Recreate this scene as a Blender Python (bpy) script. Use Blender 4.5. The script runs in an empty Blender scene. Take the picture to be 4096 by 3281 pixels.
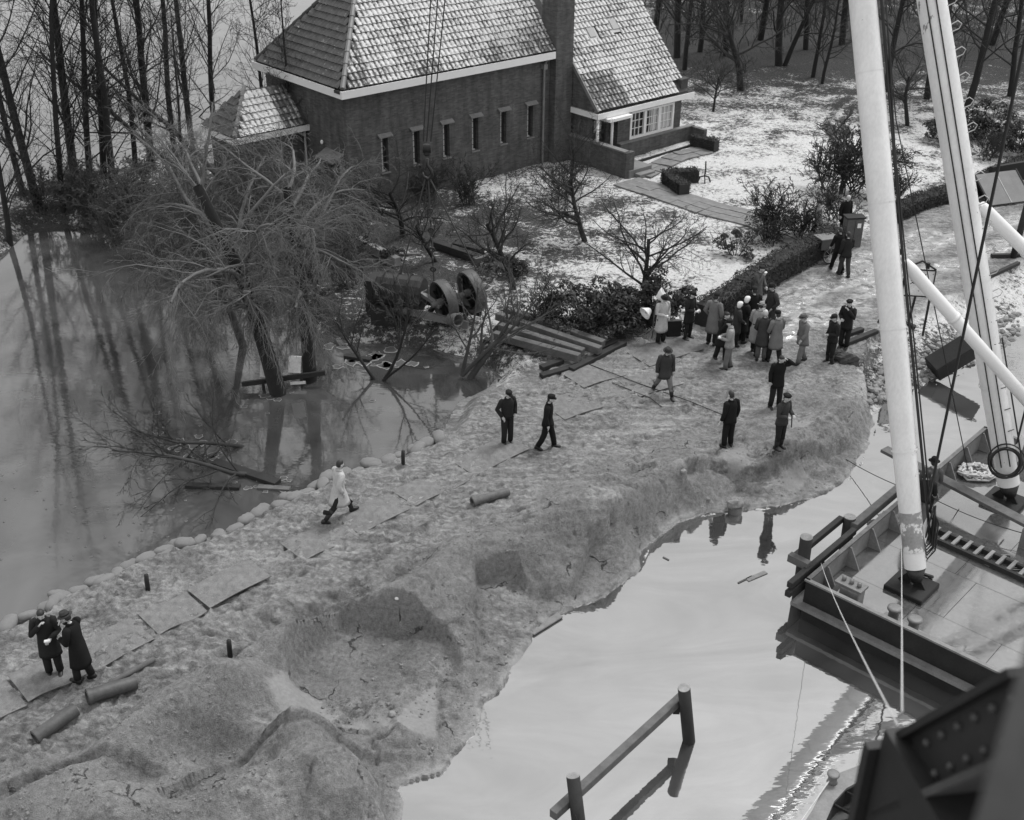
import bpy, math, random
import numpy as np
from mathutils import Vector, Matrix

# ------------------------------------------------------------------ camera, light, exposure
scene = bpy.context.scene
COL = scene.collection
FPX, TH, RO, HC = 1176.0, math.radians(29.1), math.radians(0.49), 17.6
_c, _s = math.cos(TH), math.sin(TH)
_M = np.array([[math.cos(RO), -math.sin(RO), 0], [math.sin(RO), math.cos(RO), 0], [0, 0, 1]])
WM = np.array([_M @ [1, 0, 0], _M @ [0, -_s, _c], _M @ [0, -_c, -_s]])   # camera (right, down, forward) -> world

cd = bpy.data.cameras.new('camera')
cam = bpy.data.objects.new('camera', cd); COL.objects.link(cam)
cm = Matrix(((WM[0][0], -WM[0][1], -WM[0][2], 0), (WM[1][0], -WM[1][1], -WM[1][2], 0), (WM[2][0], -WM[2][1], -WM[2][2], HC), (0, 0, 0, 1)))
cam.matrix_world = cm
cd.sensor_width = 36.0; cd.lens = FPX / 1024 * 36.0
cd.clip_start = 0.1; cd.clip_end = 6000
cd.dof.use_dof = True; cd.dof.focus_distance = 31.0; cd.dof.aperture_fstop = 1.6
scene.camera = cam

SUN_EL, SUN_ROT = math.radians(60), math.radians(46)      # soft light through cloud, from the right
world = bpy.data.worlds.new('World'); scene.world = world; world.use_nodes = True
wt = world.node_tree; wt.nodes.clear()
sky = wt.nodes.new('ShaderNodeTexSky'); sky.sky_type = 'NISHITA'; sky.sun_disc = False
sky.sun_elevation = SUN_EL; sky.sun_rotation = SUN_ROT; sky.dust_density = 6.0; sky.air_density = 1.0
bw = wt.nodes.new('ShaderNodeRGBToBW'); mixv = wt.nodes.new('ShaderNodeMix'); mixv.data_type = 'FLOAT'
mixv.inputs[0].default_value = 0.76; mixv.inputs[3].default_value = 8.2          # even cloud deck over the clear-sky gradient
bg = wt.nodes.new('ShaderNodeBackground'); bg.inputs[1].default_value = 0.1
wo = wt.nodes.new('ShaderNodeOutputWorld')
wt.links.new(sky.outputs[0], bw.inputs[0]); wt.links.new(bw.outputs[0], mixv.inputs[2])
wt.links.new(mixv.outputs[0], bg.inputs[0]); wt.links.new(bg.outputs[0], wo.inputs[0])

sl = bpy.data.lights.new('sun', 'SUN'); sl.energy = 1.5; sl.angle = math.radians(14); sl.color = (1, 1, 1)
sun = bpy.data.objects.new('sun', sl); COL.objects.link(sun)
_d = Vector((math.sin(SUN_ROT) * math.cos(SUN_EL), math.cos(SUN_ROT) * math.cos(SUN_EL), math.sin(SUN_EL)))
sun.rotation_euler = _d.to_track_quat('Z', 'Y').to_euler(); sun.location = (0, 0, 60)

vs = scene.view_settings
vs.view_transform = 'Standard'; vs.look = 'None'; vs.gamma = 1; vs.exposure = 0.47; vs.use_curve_mapping = False
scene.render.engine = 'CYCLES'

rnd = random.Random(7)
WL, WR = -0.6, -0.9          # flooded side, canal side

# ------------------------------------------------------------------ pixel -> place
def U(x, y, z=0.0):
    q = WM @ np.array([x - 512.0, y - 410.0, FPX]); t = (z - HC) / q[2]
    return Vector((q[0] * t, q[1] * t, z))
def CZ(x, y, depth):
    q = WM @ np.array([(x - 512.0) / FPX * depth, (y - 410.0) / FPX * depth, depth])
    return Vector((q[0], q[1], q[2] + HC))

# ------------------------------------------------------------------ mesh helpers
class MB:
    def __init__(s): s.v = []; s.f = []; s.m = []
    def add(s, vs_, fs, mi=0):
        o = len(s.v); s.v.extend([tuple(p) for p in vs_])
        for f in fs: s.f.append(tuple(i + o for i in f)); s.m.append(mi)
        return s
    def box(s, c, sz, rot=None, mi=0, taper=1.0):
        hx, hy, hz = sz[0] / 2, sz[1] / 2, sz[2] / 2
        ps = []
        for z in (-1, 1):
            k = taper if z > 0 else 1
            for x, y in ((-1, -1), (1, -1), (1, 1), (-1, 1)):
                ps.append(Vector((x * hx * k, y * hy * k, z * hz)))
        if rot is not None: ps = [rot @ p for p in ps]
        ps = [p + Vector(c) for p in ps]
        return s.add(ps, [(3, 2, 1, 0), (4, 5, 6, 7), (0, 1, 5, 4), (1, 2, 6, 5), (2, 3, 7, 6), (3, 0, 4, 7)], mi)
    def beam(s, a, b, w, h, mi=0, up=(0, 0, 1)):
        a, b = Vector(a), Vector(b); d = (b - a); L = d.length; d.normalize()
        u = Vector(up); x = d.cross(u)
        if x.length < 1e-4: x = d.cross(Vector((1, 0, 0)))
        x.normalize(); u = x.cross(d)
        R = Matrix((x, d, u)).transposed()
        return s.box((a + b) / 2, (w, L, h), R, mi)
    def tube(s, pts, rad, n=8, cap=True, mi=0):
        pts = [Vector(p) for p in pts]
        if not hasattr(rad, '__len__'): rad = [rad] * len(pts)
        o = len(s.v); K = len(pts)
        d0 = (pts[1] - pts[0]).normalized()
        x = d0.orthogonal().normalized()
        for i, p in enumerate(pts):
            d = (pts[min(i + 1, K - 1)] - pts[max(i - 1, 0)]).normalized()
            x = (x - d * x.dot(d))
            x = x.normalized() if x.length > 1e-5 else d.orthogonal().normalized()
            y = d.cross(x)
            for k in range(n):
                a = 2 * math.pi * k / n
                s.v.append(tuple(p + (x * math.cos(a) + y * math.sin(a)) * rad[i]))
        for i in range(K - 1):
            for k in range(n):
                k2 = (k + 1) % n
                s.f.append((o + i * n + k, o + i * n + k2, o + (i + 1) * n + k2, o + (i + 1) * n + k)); s.m.append(mi)
        if cap:
            s.f.append(tuple(o + k for k in reversed(range(n)))); s.m.append(mi)
            s.f.append(tuple(o + (K - 1) * n + k for k in range(n))); s.m.append(mi)
        return s
    def loft(s, rings, cap=True, mi=0):
        o = len(s.v); n = len(rings[0])
        for r in rings: s.v.extend([tuple(p) for p in r])
        for i in range(len(rings) - 1):
            for k in range(n):
                k2 = (k + 1) % n
                s.f.append((o + i * n + k, o + i * n + k2, o + (i + 1) * n + k2, o + (i + 1) * n + k)); s.m.append(mi)
        if cap:
            s.f.append(tuple(o + k for k in reversed(range(n)))); s.m.append(mi)
            s.f.append(tuple(o + (len(rings) - 1) * n + k for k in range(n))); s.m.append(mi)
        return s
    def ring(s, c, R, r, axis, n=20, m=6, mi=0):
        axis = Vector(axis).normalized(); x = axis.orthogonal().normalized(); y = axis.cross(x); c = Vector(c)
        o = len(s.v)
        for i in range(n):
            a = 2 * math.pi * i / n; d = x * math.cos(a) + y * math.sin(a)
            for k in range(m):
                b = 2 * math.pi * k / m
                s.v.append(tuple(c + d * (R + r * math.cos(b)) + axis * r * math.sin(b)))
        for i in range(n):
            for k in range(m):
                i2, k2 = (i + 1) % n, (k + 1) % m
                s.f.append((o + i * m + k, o + i2 * m + k, o + i2 * m + k2, o + i * m + k2)); s.m.append(mi)
        return s
    def ellipsoid(s, c, r, n=12, m=8, R=None, mi=0, jit=0, rg=None):
        o = len(s.v); c = Vector(c)
        P = [Vector((0, 0, -1))]
        for i in range(1, m):
            t = -math.pi / 2 + math.pi * i / m
            for k in range(n):
                a = 2 * math.pi * k / n
                P.append(Vector((math.cos(t) * math.cos(a), math.cos(t) * math.sin(a), math.sin(t))))
        P.append(Vector((0, 0, 1)))
        for p in P:
            q = Vector((p.x * r[0], p.y * r[1], p.z * r[2]))
            if jit: q *= 1 + rg.uniform(-jit, jit)
            if R is not None: q = R @ q
            s.v.append(tuple(c + q))
        for k in range(n):
            s.f.append((o, o + 1 + (k + 1) % n, o + 1 + k)); s.m.append(mi)
            s.f.append((o + 1 + (m - 2) * n + k, o + 1 + (m - 2) * n + (k + 1) % n, o + 1 + (m - 1) * n)); s.m.append(mi)
        for i in range(m - 2):
            for k in range(n):
                k2 = (k + 1) % n
                s.f.append((o + 1 + i * n + k, o + 1 + i * n + k2, o + 1 + (i + 1) * n + k2, o + 1 + (i + 1) * n + k)); s.m.append(mi)
        return s
    def build(s, name, mat, parent=None, origin=None, smooth=False, bevel=0):
        me = bpy.data.meshes.new(name)
        vv = s.v
        if origin is not None:
            ox, oy, oz = origin; vv = [(a - ox, b - oy, c - oz) for a, b, c in vv]
        me.from_pydata(vv, [], s.f)
        mats = mat if isinstance(mat, (list, tuple)) else [mat]
        for mm in mats: me.materials.append(mm)
        if len(mats) > 1: me.polygons.foreach_set('material_index', s.m)
        if smooth: me.polygons.foreach_set('use_smooth', [True] * len(me.polygons))
        me.update()
        o = bpy.data.objects.new(name, me); COL.objects.link(o)
        if parent is not None: o.parent = parent
        elif origin is not None: o.location = origin
        if bevel:
            b = o.modifiers.new('bevel', 'BEVEL'); b.width = bevel; b.segments = 1; b.limit_method = 'ANGLE'
        return o

def tag(o, label, cat, group=None, kind=None):
    if label: o['label'] = label
    if cat: o['category'] = cat
    if group: o['group'] = group
    if kind: o['kind'] = kind
    return o
def thing(name, label, cat, loc=(0, 0, 0), rz=0, group=None):
    o = bpy.data.objects.new(name, None); COL.objects.link(o); o.empty_display_size = .2
    o.location = loc; o.rotation_euler = (0, 0, rz)
    return tag(o, label, cat, group)
def struct(o): o['kind'] = 'structure'; return o
def dup(root, loc=None, rot=None, scale=None):
    r = root.copy(); COL.objects.link(r)
    if loc is not None: r.location = loc
    if rot is not None: r.rotation_euler = rot
    if scale is not None: r.scale = scale
    for ch in list(root.children):
        c = ch.copy(); COL.objects.link(c); c.parent = r
        for g in list(ch.children):
            d = g.copy(); COL.objects.link(d); d.parent = c
    return r

# ------------------------------------------------------------------ materials (all grey: the place is shown in black and white)
MATS = {}
def nodes_of(name):
    m = bpy.data.materials.new(name); m.use_nodes = True
    nt = m.node_tree; p = nt.nodes['Principled BSDF']; MATS[name] = m
    return m, nt, p
def N(nt, t, **kw):
    n = nt.nodes.new(t)
    for k, v in kw.items(): setattr(n, k, v)
    return n
def noise(nt, scale, detail=4, rough=.55, vec=None, dist=0):
    n = N(nt, 'ShaderNodeTexNoise'); n.inputs['Scale'].default_value = scale; n.inputs['Detail'].default_value = detail
    n.inputs['Roughness'].default_value = rough; n.inputs['Distortion'].default_value = dist
    if vec is not None: nt.links.new(vec, n.inputs['Vector'])
    return n.outputs['Fac']
def maprange(nt, v, a, b, c, d, smooth=False):
    n = N(nt, 'ShaderNodeMapRange'); n.inputs[1].default_value = a; n.inputs[2].default_value = b
    n.inputs[3].default_value = c; n.inputs[4].default_value = d
    if smooth: n.interpolation_type = 'SMOOTHSTEP'
    nt.links.new(v, n.inputs[0]); return n.outputs[0]
def math_(nt, op, a, b):
    n = N(nt, 'ShaderNodeMath', operation=op)
    for i, v in enumerate((a, b)):
        if isinstance(v, (int, float)): n.inputs[i].default_value = v
        else: nt.links.new(v, n.inputs[i])
    return n.outputs[0]
def mixf(nt, f, a, b):
    n = N(nt, 'ShaderNodeMix', data_type='FLOAT')
    for i, v in ((0, f), (2, a), (3, b)):
        if isinstance(v, (int, float)): n.inputs[i].default_value = v
        else: nt.links.new(v, n.inputs[i])
    return n.outputs[0]
def bump(nt, p, h, strength=.4, dist=.02):
    b = N(nt, 'ShaderNodeBump'); b.inputs['Strength'].default_value = strength; b.inputs['Distance'].default_value = dist
    nt.links.new(h, b.inputs['Height']); nt.links.new(b.outputs[0], p.inputs['Normal'])
def geo(nt): return N(nt, 'ShaderNodeNewGeometry').outputs['Position']
def objc(nt): return N(nt, 'ShaderNodeTexCoord').outputs['Object']
def attr(nt, name):
    a = N(nt, 'ShaderNodeAttribute'); a.attribute_name = name; return a.outputs['Fac']
def gray(name, val, rough=.8, amt=.25, scale=3.0, fine=25.0, bmp=.3, bd=.01, metal=0, spec=.5, stretch=None, wear=None):
    m, nt, p = nodes_of(name)
    vec = objc(nt)
    if stretch:
        mp = N(nt, 'ShaderNodeMapping'); mp.inputs['Scale'].default_value = stretch; nt.links.new(vec, mp.inputs[0]); vec = mp.outputs[0]
    a = noise(nt, scale, 4, .6, vec); b = noise(nt, fine, 3, .6, vec)
    s = math_(nt, 'ADD', math_(nt, 'MULTIPLY', a, .6), math_(nt, 'MULTIPLY', b, .4))
    v = maprange(nt, s, .3, .7, val * (1 - amt), val * (1 + amt))
    if wear:                                    # (amount threshold, value): chips and stains
        w = maprange(nt, noise(nt, wear[2], 5, .7, vec), wear[0], wear[0] + .03, 0, 1)
        v = mixf(nt, w, v, wear[1])
    nt.links.new(v, p.inputs['Base Color'])
    p.inputs['Roughness'].default_value = rough; p.inputs['Metallic'].default_value = metal
    p.inputs['Specular IOR Level'].default_value = spec
    if bmp: bump(nt, p, s, bmp, bd)
    return m

gray('brick', .085, .9, .45, 1.2, 9, .5, .02, stretch=(1, 1, 2.5))
gray('brick_dark', .06, .9, .35, 1.5, 12, .5, .02)
gray('white_paint', .74, .45, .06, 2, 30, .05, .003)
gray('white_mast', .74, .42, .14, 1.3, 16, .12, .006, wear=(.655, .22, 2.3), stretch=(1, 1, .5))
gray('mast_grey', .30, .5, .3, 2, 14, .2, .004, wear=(.53, .72, 2.0))
gray('black_iron', .018, .45, .4, 3, 30, .2, .004)
gray('dark_steel', .018, .6, .45, 2, 18, .3, .006, spec=.25)
gray('pipe_iron', .075, .55, .4, 3, 20, .3, .006)
gray('foreground_steel', .012, .6, .4, 2, 20, .3, .004)
gray('foreground_paint', .055, .6, .35, 3, 20, .2, .004)
gray('mid_steel', .16, .5, .35, 2.5, 22, .25, .005)
gray('pale_steel', .42, .45, .25, 2, 20, .2, .004)
gray('bulwark_grey', .2, .55, .35, 3, 20, .3, .005, wear=(.66, .06, 3))
gray('rust_steel', .11, .7, .5, 4, 25, .4, .006)
gray('timber_dark', .02, .8, .5, 3, 30, .5, .01, stretch=(1, 1, 1))
gray('timber', .10, .8, .45, 4, 40, .5, .01)
gray('timber_pale', .22, .8, .35, 4, 40, .4, .01)
gray('timber_top', .25, .85, .4, 5, 40, .4, .01)
gray('bark_dark', .018, .95, .4, 3, 20, .5, .02)
gray('bark_mid', .05, .95, .4, 3, 20, .4, .02)
gray('bark_pale', .12, .9, .35, 3, 20, .4, .02)
gray('twig_dark', .035, .95, .3, 3, 20, 0)
gray('twig_wood', .07, .95, .3, 3, 20, 0)
gray('twig_pale', .125, .9, .35, 2, 20, 0)
gray('leaf_dark', .024, .5, .5, 2.5, 20, 0, spec=.4)
gray('leaf_hedge', .035, .7, .5, 2.0, 20, 0, spec=.3)
gray('sack', .185, .9, .22, 4, 60, .5, .01)
gray('skin', .46, .6, .08, 6, 30, 0)
gray('hair', .02, .6, .3, 20, 60, .3, .004)
gray('hair_white', .5, .7, .2, 20, 60, .3, .004)
for nm, v in (('cloth_black', .012), ('cloth_dark', .02), ('cloth_darkgrey', .045), ('cloth_grey', .10), ('cloth_mid', .15), ('cloth_light', .27), ('cloth_pale', .36), ('cloth_rain', .43), ('cloth_white', .7)):
    gray(nm, v, .95, .25, 5, 40, .35, .012, spec=.2)
gray('rubber', .012, .5, .3, 6, 30, .1)
gray('rope', .5, .9, .2, 10, 60, .3)
gray('cable', .012, .5, .2, 10, 60, .1)
gray('enamel', .82, .3, .04, 3, 20, 0)
gray('sand_plate', .18, .95, .4, 5, 40, .8, .03, spec=.1)
gray('clod', .2, .95, .35, 8, 40, .5, .01, spec=.1)
gray('concrete', .26, .9, .3, 2, 25, .4, .01)
gray('stone', .22, .9, .45, 4, 30, .5, .02)
gray('slab', .17, .75, .35, 2, 20, .3, .01)
gray('ice', .26, .5, .45, 6, 30, .3, .01)
gray('paper', .75, .8, .05, 5, 30, 0)
gray('litter_dark', .04, .8, .3, 6, 30, 0)
gray('hatch', .13, .4, .25, 2, 20, .1)
gray('curtain', .55, .9, .15, 20, 60, .3, .01, stretch=(6, 6, .3))

m, nt, p = nodes_of('glass'); p.inputs['Base Color'].default_value = (.03, .03, .03, 1); p.inputs['Roughness'].default_value = .08
m, nt, p = nodes_of('frost_glass'); p.inputs['Base Color'].default_value = (.35, .35, .35, 1); p.inputs['Roughness'].default_value = .25

# brick walls: courses as fine relief
m, nt, p = nodes_of('brickwork')
vec = objc(nt)
sx = N(nt, 'ShaderNodeSeparateXYZ'); nt.links.new(vec, sx.inputs[0])
cx = N(nt, 'ShaderNodeCombineXYZ'); nt.links.new(math_(nt, 'ADD', sx.outputs[0], sx.outputs[1]), cx.inputs[0]); nt.links.new(sx.outputs[2], cx.inputs[1])
bt = N(nt, 'ShaderNodeTexBrick'); nt.links.new(cx.outputs[0], bt.inputs['Vector'])
bt.inputs['Scale'].default_value = 1; bt.inputs['Brick Width'].default_value = .22; bt.inputs['Row Height'].default_value = .065; bt.inputs['Mortar Size'].default_value = .006
bt.inputs['Color1'].default_value = (.055, .055, .055, 1); bt.inputs['Color2'].default_value = (.10, .10, .10, 1); bt.inputs['Mortar'].default_value = (.085, .085, .085, 1)
bw2 = N(nt, 'ShaderNodeRGBToBW'); nt.links.new(bt.outputs[0], bw2.inputs[0])
mp = N(nt, 'ShaderNodeMapping'); mp.inputs['Scale'].default_value = (1.6, 1.6, .35); nt.links.new(vec, mp.inputs[0])
st = maprange(nt, noise(nt, 1.6, 5, .65, mp.outputs[0]), .3, .7, .62, 1.35)
nt.links.new(math_(nt, 'MULTIPLY', bw2.outputs[0], st), p.inputs['Base Color']); p.inputs['Roughness'].default_value = .92
bump(nt, p, bw2.outputs[0], .4, .01)

# roof tile: clay with lying snow (per-tile amount in the attribute 'snow')
m, nt, p = nodes_of('roof_tile')
pos = geo(nt)
sn = attr(nt, 'snow'); big = noise(nt, .55, 4, .65, pos); fin = noise(nt, 9, 4, .65, pos)
k = math_(nt, 'ADD', math_(nt, 'MULTIPLY', big, .38), math_(nt, 'MULTIPLY', fin, .62))
cov = maprange(nt, math_(nt, 'ADD', k, sn), .93, 1.16, 0, 1, True)
tile = maprange(nt, noise(nt, 3, 4, .6, pos), .3, .7, .055, .10)
nt.links.new(mixf(nt, cov, tile, maprange(nt, fin, .3, .7, .40, .72)), p.inputs['Base Color']); p.inputs['Roughness'].default_value = .75

# ground: sand, snow on grass, mud road; the masks follow what lies where
m, nt, p = nodes_of('ground')
pos = geo(nt)
sand, wet, snow = attr(nt, 'sand'), attr(nt, 'wet'), attr(nt, 'snowy')
n1 = noise(nt, .8, 5, .6, pos); n2 = noise(nt, 9, 5, .75, pos); n3 = noise(nt, 45, 3, .75, pos); n4 = noise(nt, 2.2, 5, .65, pos, .6)
sv = math_(nt, 'ADD', math_(nt, 'ADD', math_(nt, 'MULTIPLY', n1, .25), math_(nt, 'MULTIPLY', n2, .45)), math_(nt, 'MULTIPLY', n3, .30))
sandc = maprange(nt, sv, .37, .63, .14, .46)
sandc = math_(nt, 'MULTIPLY', sandc, maprange(nt, attr(nt, 'damp'), 0, 2, 1.0, .66))
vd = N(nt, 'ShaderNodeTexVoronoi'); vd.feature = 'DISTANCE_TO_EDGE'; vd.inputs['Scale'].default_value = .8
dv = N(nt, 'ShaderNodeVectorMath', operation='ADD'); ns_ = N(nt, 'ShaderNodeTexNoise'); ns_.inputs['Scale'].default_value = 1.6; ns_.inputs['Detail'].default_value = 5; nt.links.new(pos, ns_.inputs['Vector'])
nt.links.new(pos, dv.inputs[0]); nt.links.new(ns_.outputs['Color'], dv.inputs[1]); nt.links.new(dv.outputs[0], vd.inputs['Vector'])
crk = math_(nt, 'MULTIPLY', math_(nt, 'MULTIPLY', maprange(nt, vd.outputs['Distance'], .004, .02, 1, 0), maprange(nt, noise(nt, .9, 3, .6, pos), .56, .62, 0, 1)), maprange(nt, attr(nt, 'damp'), .1, .6, 0, 1))     # cracks in the slumped sand; the shade of their depth is painted dark
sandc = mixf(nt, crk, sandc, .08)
mpt = N(nt, 'ShaderNodeMapping'); mpt.inputs['Rotation'].default_value = (0, 0, -.80); mpt.inputs['Scale'].default_value = (.22, 2.2, 1); nt.links.new(pos, mpt.inputs[0])
sandc = math_(nt, 'MULTIPLY', sandc, mixf(nt, maprange(nt, attr(nt, 'damp'), 0, .6, 1, 0), 1.0, maprange(nt, noise(nt, 1.6, 5, .65, mpt.outputs[0]), .32, .68, .68, 1.3)))
cvm = N(nt, 'ShaderNodeMapping'); cvm.inputs['Rotation'].default_value = (0, 0, -.80); cvm.inputs['Scale'].default_value = (4.4, 7.4, 4.4)
cvd = N(nt, 'ShaderNodeVectorMath', operation='ADD'); cns = N(nt, 'ShaderNodeTexNoise'); cns.inputs['Scale'].default_value = 5.0; cns.inputs['Detail'].default_value = 3; nt.links.new(pos, cns.inputs['Vector'])
csc = N(nt, 'ShaderNodeVectorMath', operation='SCALE'); csc.inputs['Scale'].default_value = .13; nt.links.new(cns.outputs['Color'], csc.inputs[0])
nt.links.new(pos, cvd.inputs[0]); nt.links.new(csc.outputs[0], cvd.inputs[1]); nt.links.new(cvd.outputs[0], cvm.inputs[0])
cv = N(nt, 'ShaderNodeTexVoronoi'); cv.feature = 'F1'; cv.inputs['Scale'].default_value = 1.0; nt.links.new(cvm.outputs[0], cv.inputs['Vector'])
track = math_(nt, 'MULTIPLY', maprange(nt, attr(nt, 'damp'), 0, .5, 1, 0), maprange(nt, noise(nt, .7, 4, .65, pos), .40, .52, .25, 1))
cell = maprange(nt, cv.outputs['Distance'], .25, .75, 1, 0)
sandc = math_(nt, 'MULTIPLY', sandc, mixf(nt, track, 1.0, maprange(nt, cell, 0, 1, .70, 1.08)))       # trodden cobbles half under sand
clay = attr(nt, 'clay'); sandc = mixf(nt, clay, sandc, maprange(nt, n2, .3, .7, .19, .27))
gv = noise(nt, 14, 4, .75, pos)
grassc = maprange(nt, gv, .3, .7, .02, .125)
snk = math_(nt, 'ADD', math_(nt, 'ADD', math_(nt, 'MULTIPLY', noise(nt, 5.0, 5, .85, pos, .5), 1.9), math_(nt, 'MULTIPLY', noise(nt, .55, 4, .6, pos), 1.3)), snow)
sncov = maprange(nt, snk, 1.92, 2.12, 0, 1)
lawn = mixf(nt, sncov, grassc, maprange(nt, n2, .3, .7, .55, .86))
col = mixf(nt, sand, lawn, sandc)
wetk = math_(nt, 'MULTIPLY', wet, maprange(nt, n4, .36, .50, 0, 1))
col = mixf(nt, math_(nt, 'MULTIPLY', wet, .45), col, .085)
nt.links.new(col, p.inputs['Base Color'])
nt.links.new(mixf(nt, wetk, .95, .10), p.inputs['Roughness']); nt.links.new(mixf(nt, wetk, .12, .7), p.inputs['Specular IOR Level']); nt.links.new(mixf(nt, wetk, 1.45, 3.0), p.inputs['IOR'])
hh = math_(nt, 'SUBTRACT', math_(nt, 'ADD', math_(nt, 'MULTIPLY', n2, .6), math_(nt, 'MULTIPLY', n3, .4)), math_(nt, 'MULTIPLY', crk, .5))
hh = math_(nt, 'ADD', hh, math_(nt, 'MULTIPLY', math_(nt, 'MULTIPLY', track, sand), math_(nt, 'MULTIPLY', cell, .38)))
bb = N(nt, 'ShaderNodeBump'); bb.inputs['Distance'].default_value = .17
nt.links.new(math_(nt, 'MULTIPLY', mixf(nt, wetk, .85, .1), maprange(nt, clay, 0, 1, 1, .3)), bb.inputs['Strength']); nt.links.new(hh, bb.inputs['Height']); nt.links.new(bb.outputs[0], p.inputs['Normal'])

def water_mat(name, alb, ior, rough, bs, bd, scl, amp):
    m, nt, p = nodes_of(name)
    pos = geo(nt)
    v = maprange(nt, noise(nt, .25, 4, .6, pos, 1.2), .3, .7, alb * (1 - amp), alb * (1 + amp))
    nt.links.new(v, p.inputs['Base Color'])
    p.inputs['Roughness'].default_value = rough; p.inputs['IOR'].default_value = ior
    mp = N(nt, 'ShaderNodeMapping'); mp.inputs['Rotation'].default_value = (0, 0, .5); mp.inputs['Scale'].default_value = (1, 2.2, 1); nt.links.new(pos, mp.inputs[0])
    h = math_(nt, 'ADD', math_(nt, 'MULTIPLY', noise(nt, scl, 3, .5, mp.outputs[0]), .7), math_(nt, 'MULTIPLY', noise(nt, scl * 5, 2, .5, mp.outputs[0]), .3))
    bump(nt, p, h, bs, bd)
water_mat('flood_water', .062, 2.0, .05, .10, .05, .8, .5)
water_mat('canal_water', .06, 4.6, .03, .12, .05, .45, .5)
nt = MATS['canal_water'].node_tree; p = nt.nodes['Principled BSDF']; pos = geo(nt)
mp = N(nt, 'ShaderNodeMapping'); mp.inputs['Rotation'].default_value = (0, 0, -.88); mp.inputs['Scale'].default_value = (.2, .5, 1); nt.links.new(pos, mp.inputs[0])
nt.links.new(maprange(nt, noise(nt, 1.0, 5, .6, mp.outputs[0], 1.4), .3, .7, .42, .54), p.inputs['Specular IOR Level'])        # silt and oil film drawn out by the current

# wet deck: puddled steel plates
m, nt, p = nodes_of('wet_deck')
pos = geo(nt)
nn = noise(nt, .7, 5, .65, pos, .5); fine = noise(nt, 9, 4, .6, pos)
nt.links.new(maprange(nt, fine, .3, .7, .06, .12), p.inputs['Base Color'])
nt.links.new(maprange(nt, nn, .40, .58, .16, .02), p.inputs['Roughness'])
p.inputs['IOR'].default_value = 3.0; p.inputs['Specular IOR Level'].default_value = .5
bump(nt, p, math_(nt, 'ADD', math_(nt, 'MULTIPLY', nn, .8), math_(nt, 'MULTIPLY', fine, .2)), .08, .02)
MT = MATS

# ------------------------------------------------------------------ terrain
def vnoise(x, y, seed):
    xi, yi = np.floor(x).astype(np.int64), np.floor(y).astype(np.int64)
    fx, fy = x - xi, y - yi
    fx = fx * fx * fx * (fx * (fx * 6 - 15) + 10); fy = fy * fy * fy * (fy * (fy * 6 - 15) + 10)
    def h(a, b):
        n = (a * 374761393 + b * 668265263 + seed * 1442695041) & 0x7fffffff
        n = ((n ^ (n >> 13)) * 1274126177) & 0x7fffffff
        return ((n ^ (n >> 16)) & 0xffff) / 65535.0 * 2 - 1
    a, b, c, d = h(xi, yi), h(xi + 1, yi), h(xi, yi + 1), h(xi + 1, yi + 1)
    return (a + (b - a) * fx) * (1 - fy) + (c + (d - c) * fx) * fy
def fbm(x, y, sc, oct_=4, seed=1, gain=.5, ridged=False):
    t = 0; a = 1; f = 1 / sc; w = 0
    for i in range(oct_):
        v = vnoise(x * f, y * f, seed + i * 17)
        if ridged: v = 1 - 2 * np.abs(v)
        t = t + a * v; w += a; a *= gain; f *= 2.03
    return t / w
def sstep(a, b, x):
    t = np.clip((x - a) / (b - a), 0, 1); return t * t * (3 - 2 * t)

SL_PX = [(-330, 800), (-120, 690), (8, 631), (37, 615), (57, 601), (90, 590), (127, 570), (172, 553), (217, 538), (252, 521), (287, 503), (310, 492), (330, 480), (365, 470), (400, 459),
         (432, 446), (441, 437), (451, 417), (459, 404), (488, 391), (497, 378), (480, 363), (440, 353), (400, 347), (350, 344), (318, 334), (285, 312), (250, 292), (200, 272), (150, 258),
         (115, 247), (88, 230), (60, 225), (35, 226), (12, 251), (-40, 265), (-160, 278)]
SL = [U(x, y, WL).to_2d() for x, y in SL_PX]
BACK = [U(x, y, WL).to_2d() for x, y in [(-160, 240), (-30, 222), (16, 198), (55, 180), (95, 174), (135, 162), (165, 152), (192, 146)]]
SR_PX = [(376, 1000), (398, 860), (404, 820), (408, 808), (401, 792), (404, 785), (420, 780), (440, 775), (450, 766), (463, 748), (480, 730), (483, 712), (483, 703), (498, 695), (511, 676), (524, 656),
         (533, 644), (533, 634), (557, 616), (584, 606), (606, 598), (623, 586), (639, 574), (645, 554), (652, 543), (666, 531), (680, 521), (709, 514), (736, 511), (773, 508), (798, 503),
         (827, 493), (846, 483), (858, 468), (865, 454), (872, 442), (876, 425), (880, 414), (905, 395), (920, 391), (942, 382), (975, 368), (992, 353), (1024, 332), (1080, 304), (1180, 268), (1330, 225), (1500, 180)]
SR = [U(x, y, WR).to_2d() for x, y in SR_PX]

HY = math.radians(41.2)
HD1 = Vector((math.cos(HY), math.sin(HY))); HD2 = Vector((-math.sin(HY), math.cos(HY)))
HP = U(547, 162).to_2d()
def house(u, v, z=0.0):
    q = HP + HD1 * u + HD2 * v; return Vector((q.x, q.y, z))
BEHIND = [house(-17, 9).to_2d(), house(-8, 12).to_2d(), house(4, 15).to_2d(), Vector((-4, 120)), Vector((-30, 420)), Vector((-200, 2500))]
LAND = [Vector((-30, 4)), Vector((-14, 6))] + SL[0:] + BACK + BEHIND + [Vector((2500, 2500)), Vector((2500, 200)), SR[-1] * 1.8] + SR[::-1] + [Vector((-1.2, 6)), Vector((-6, 2))]

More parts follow.
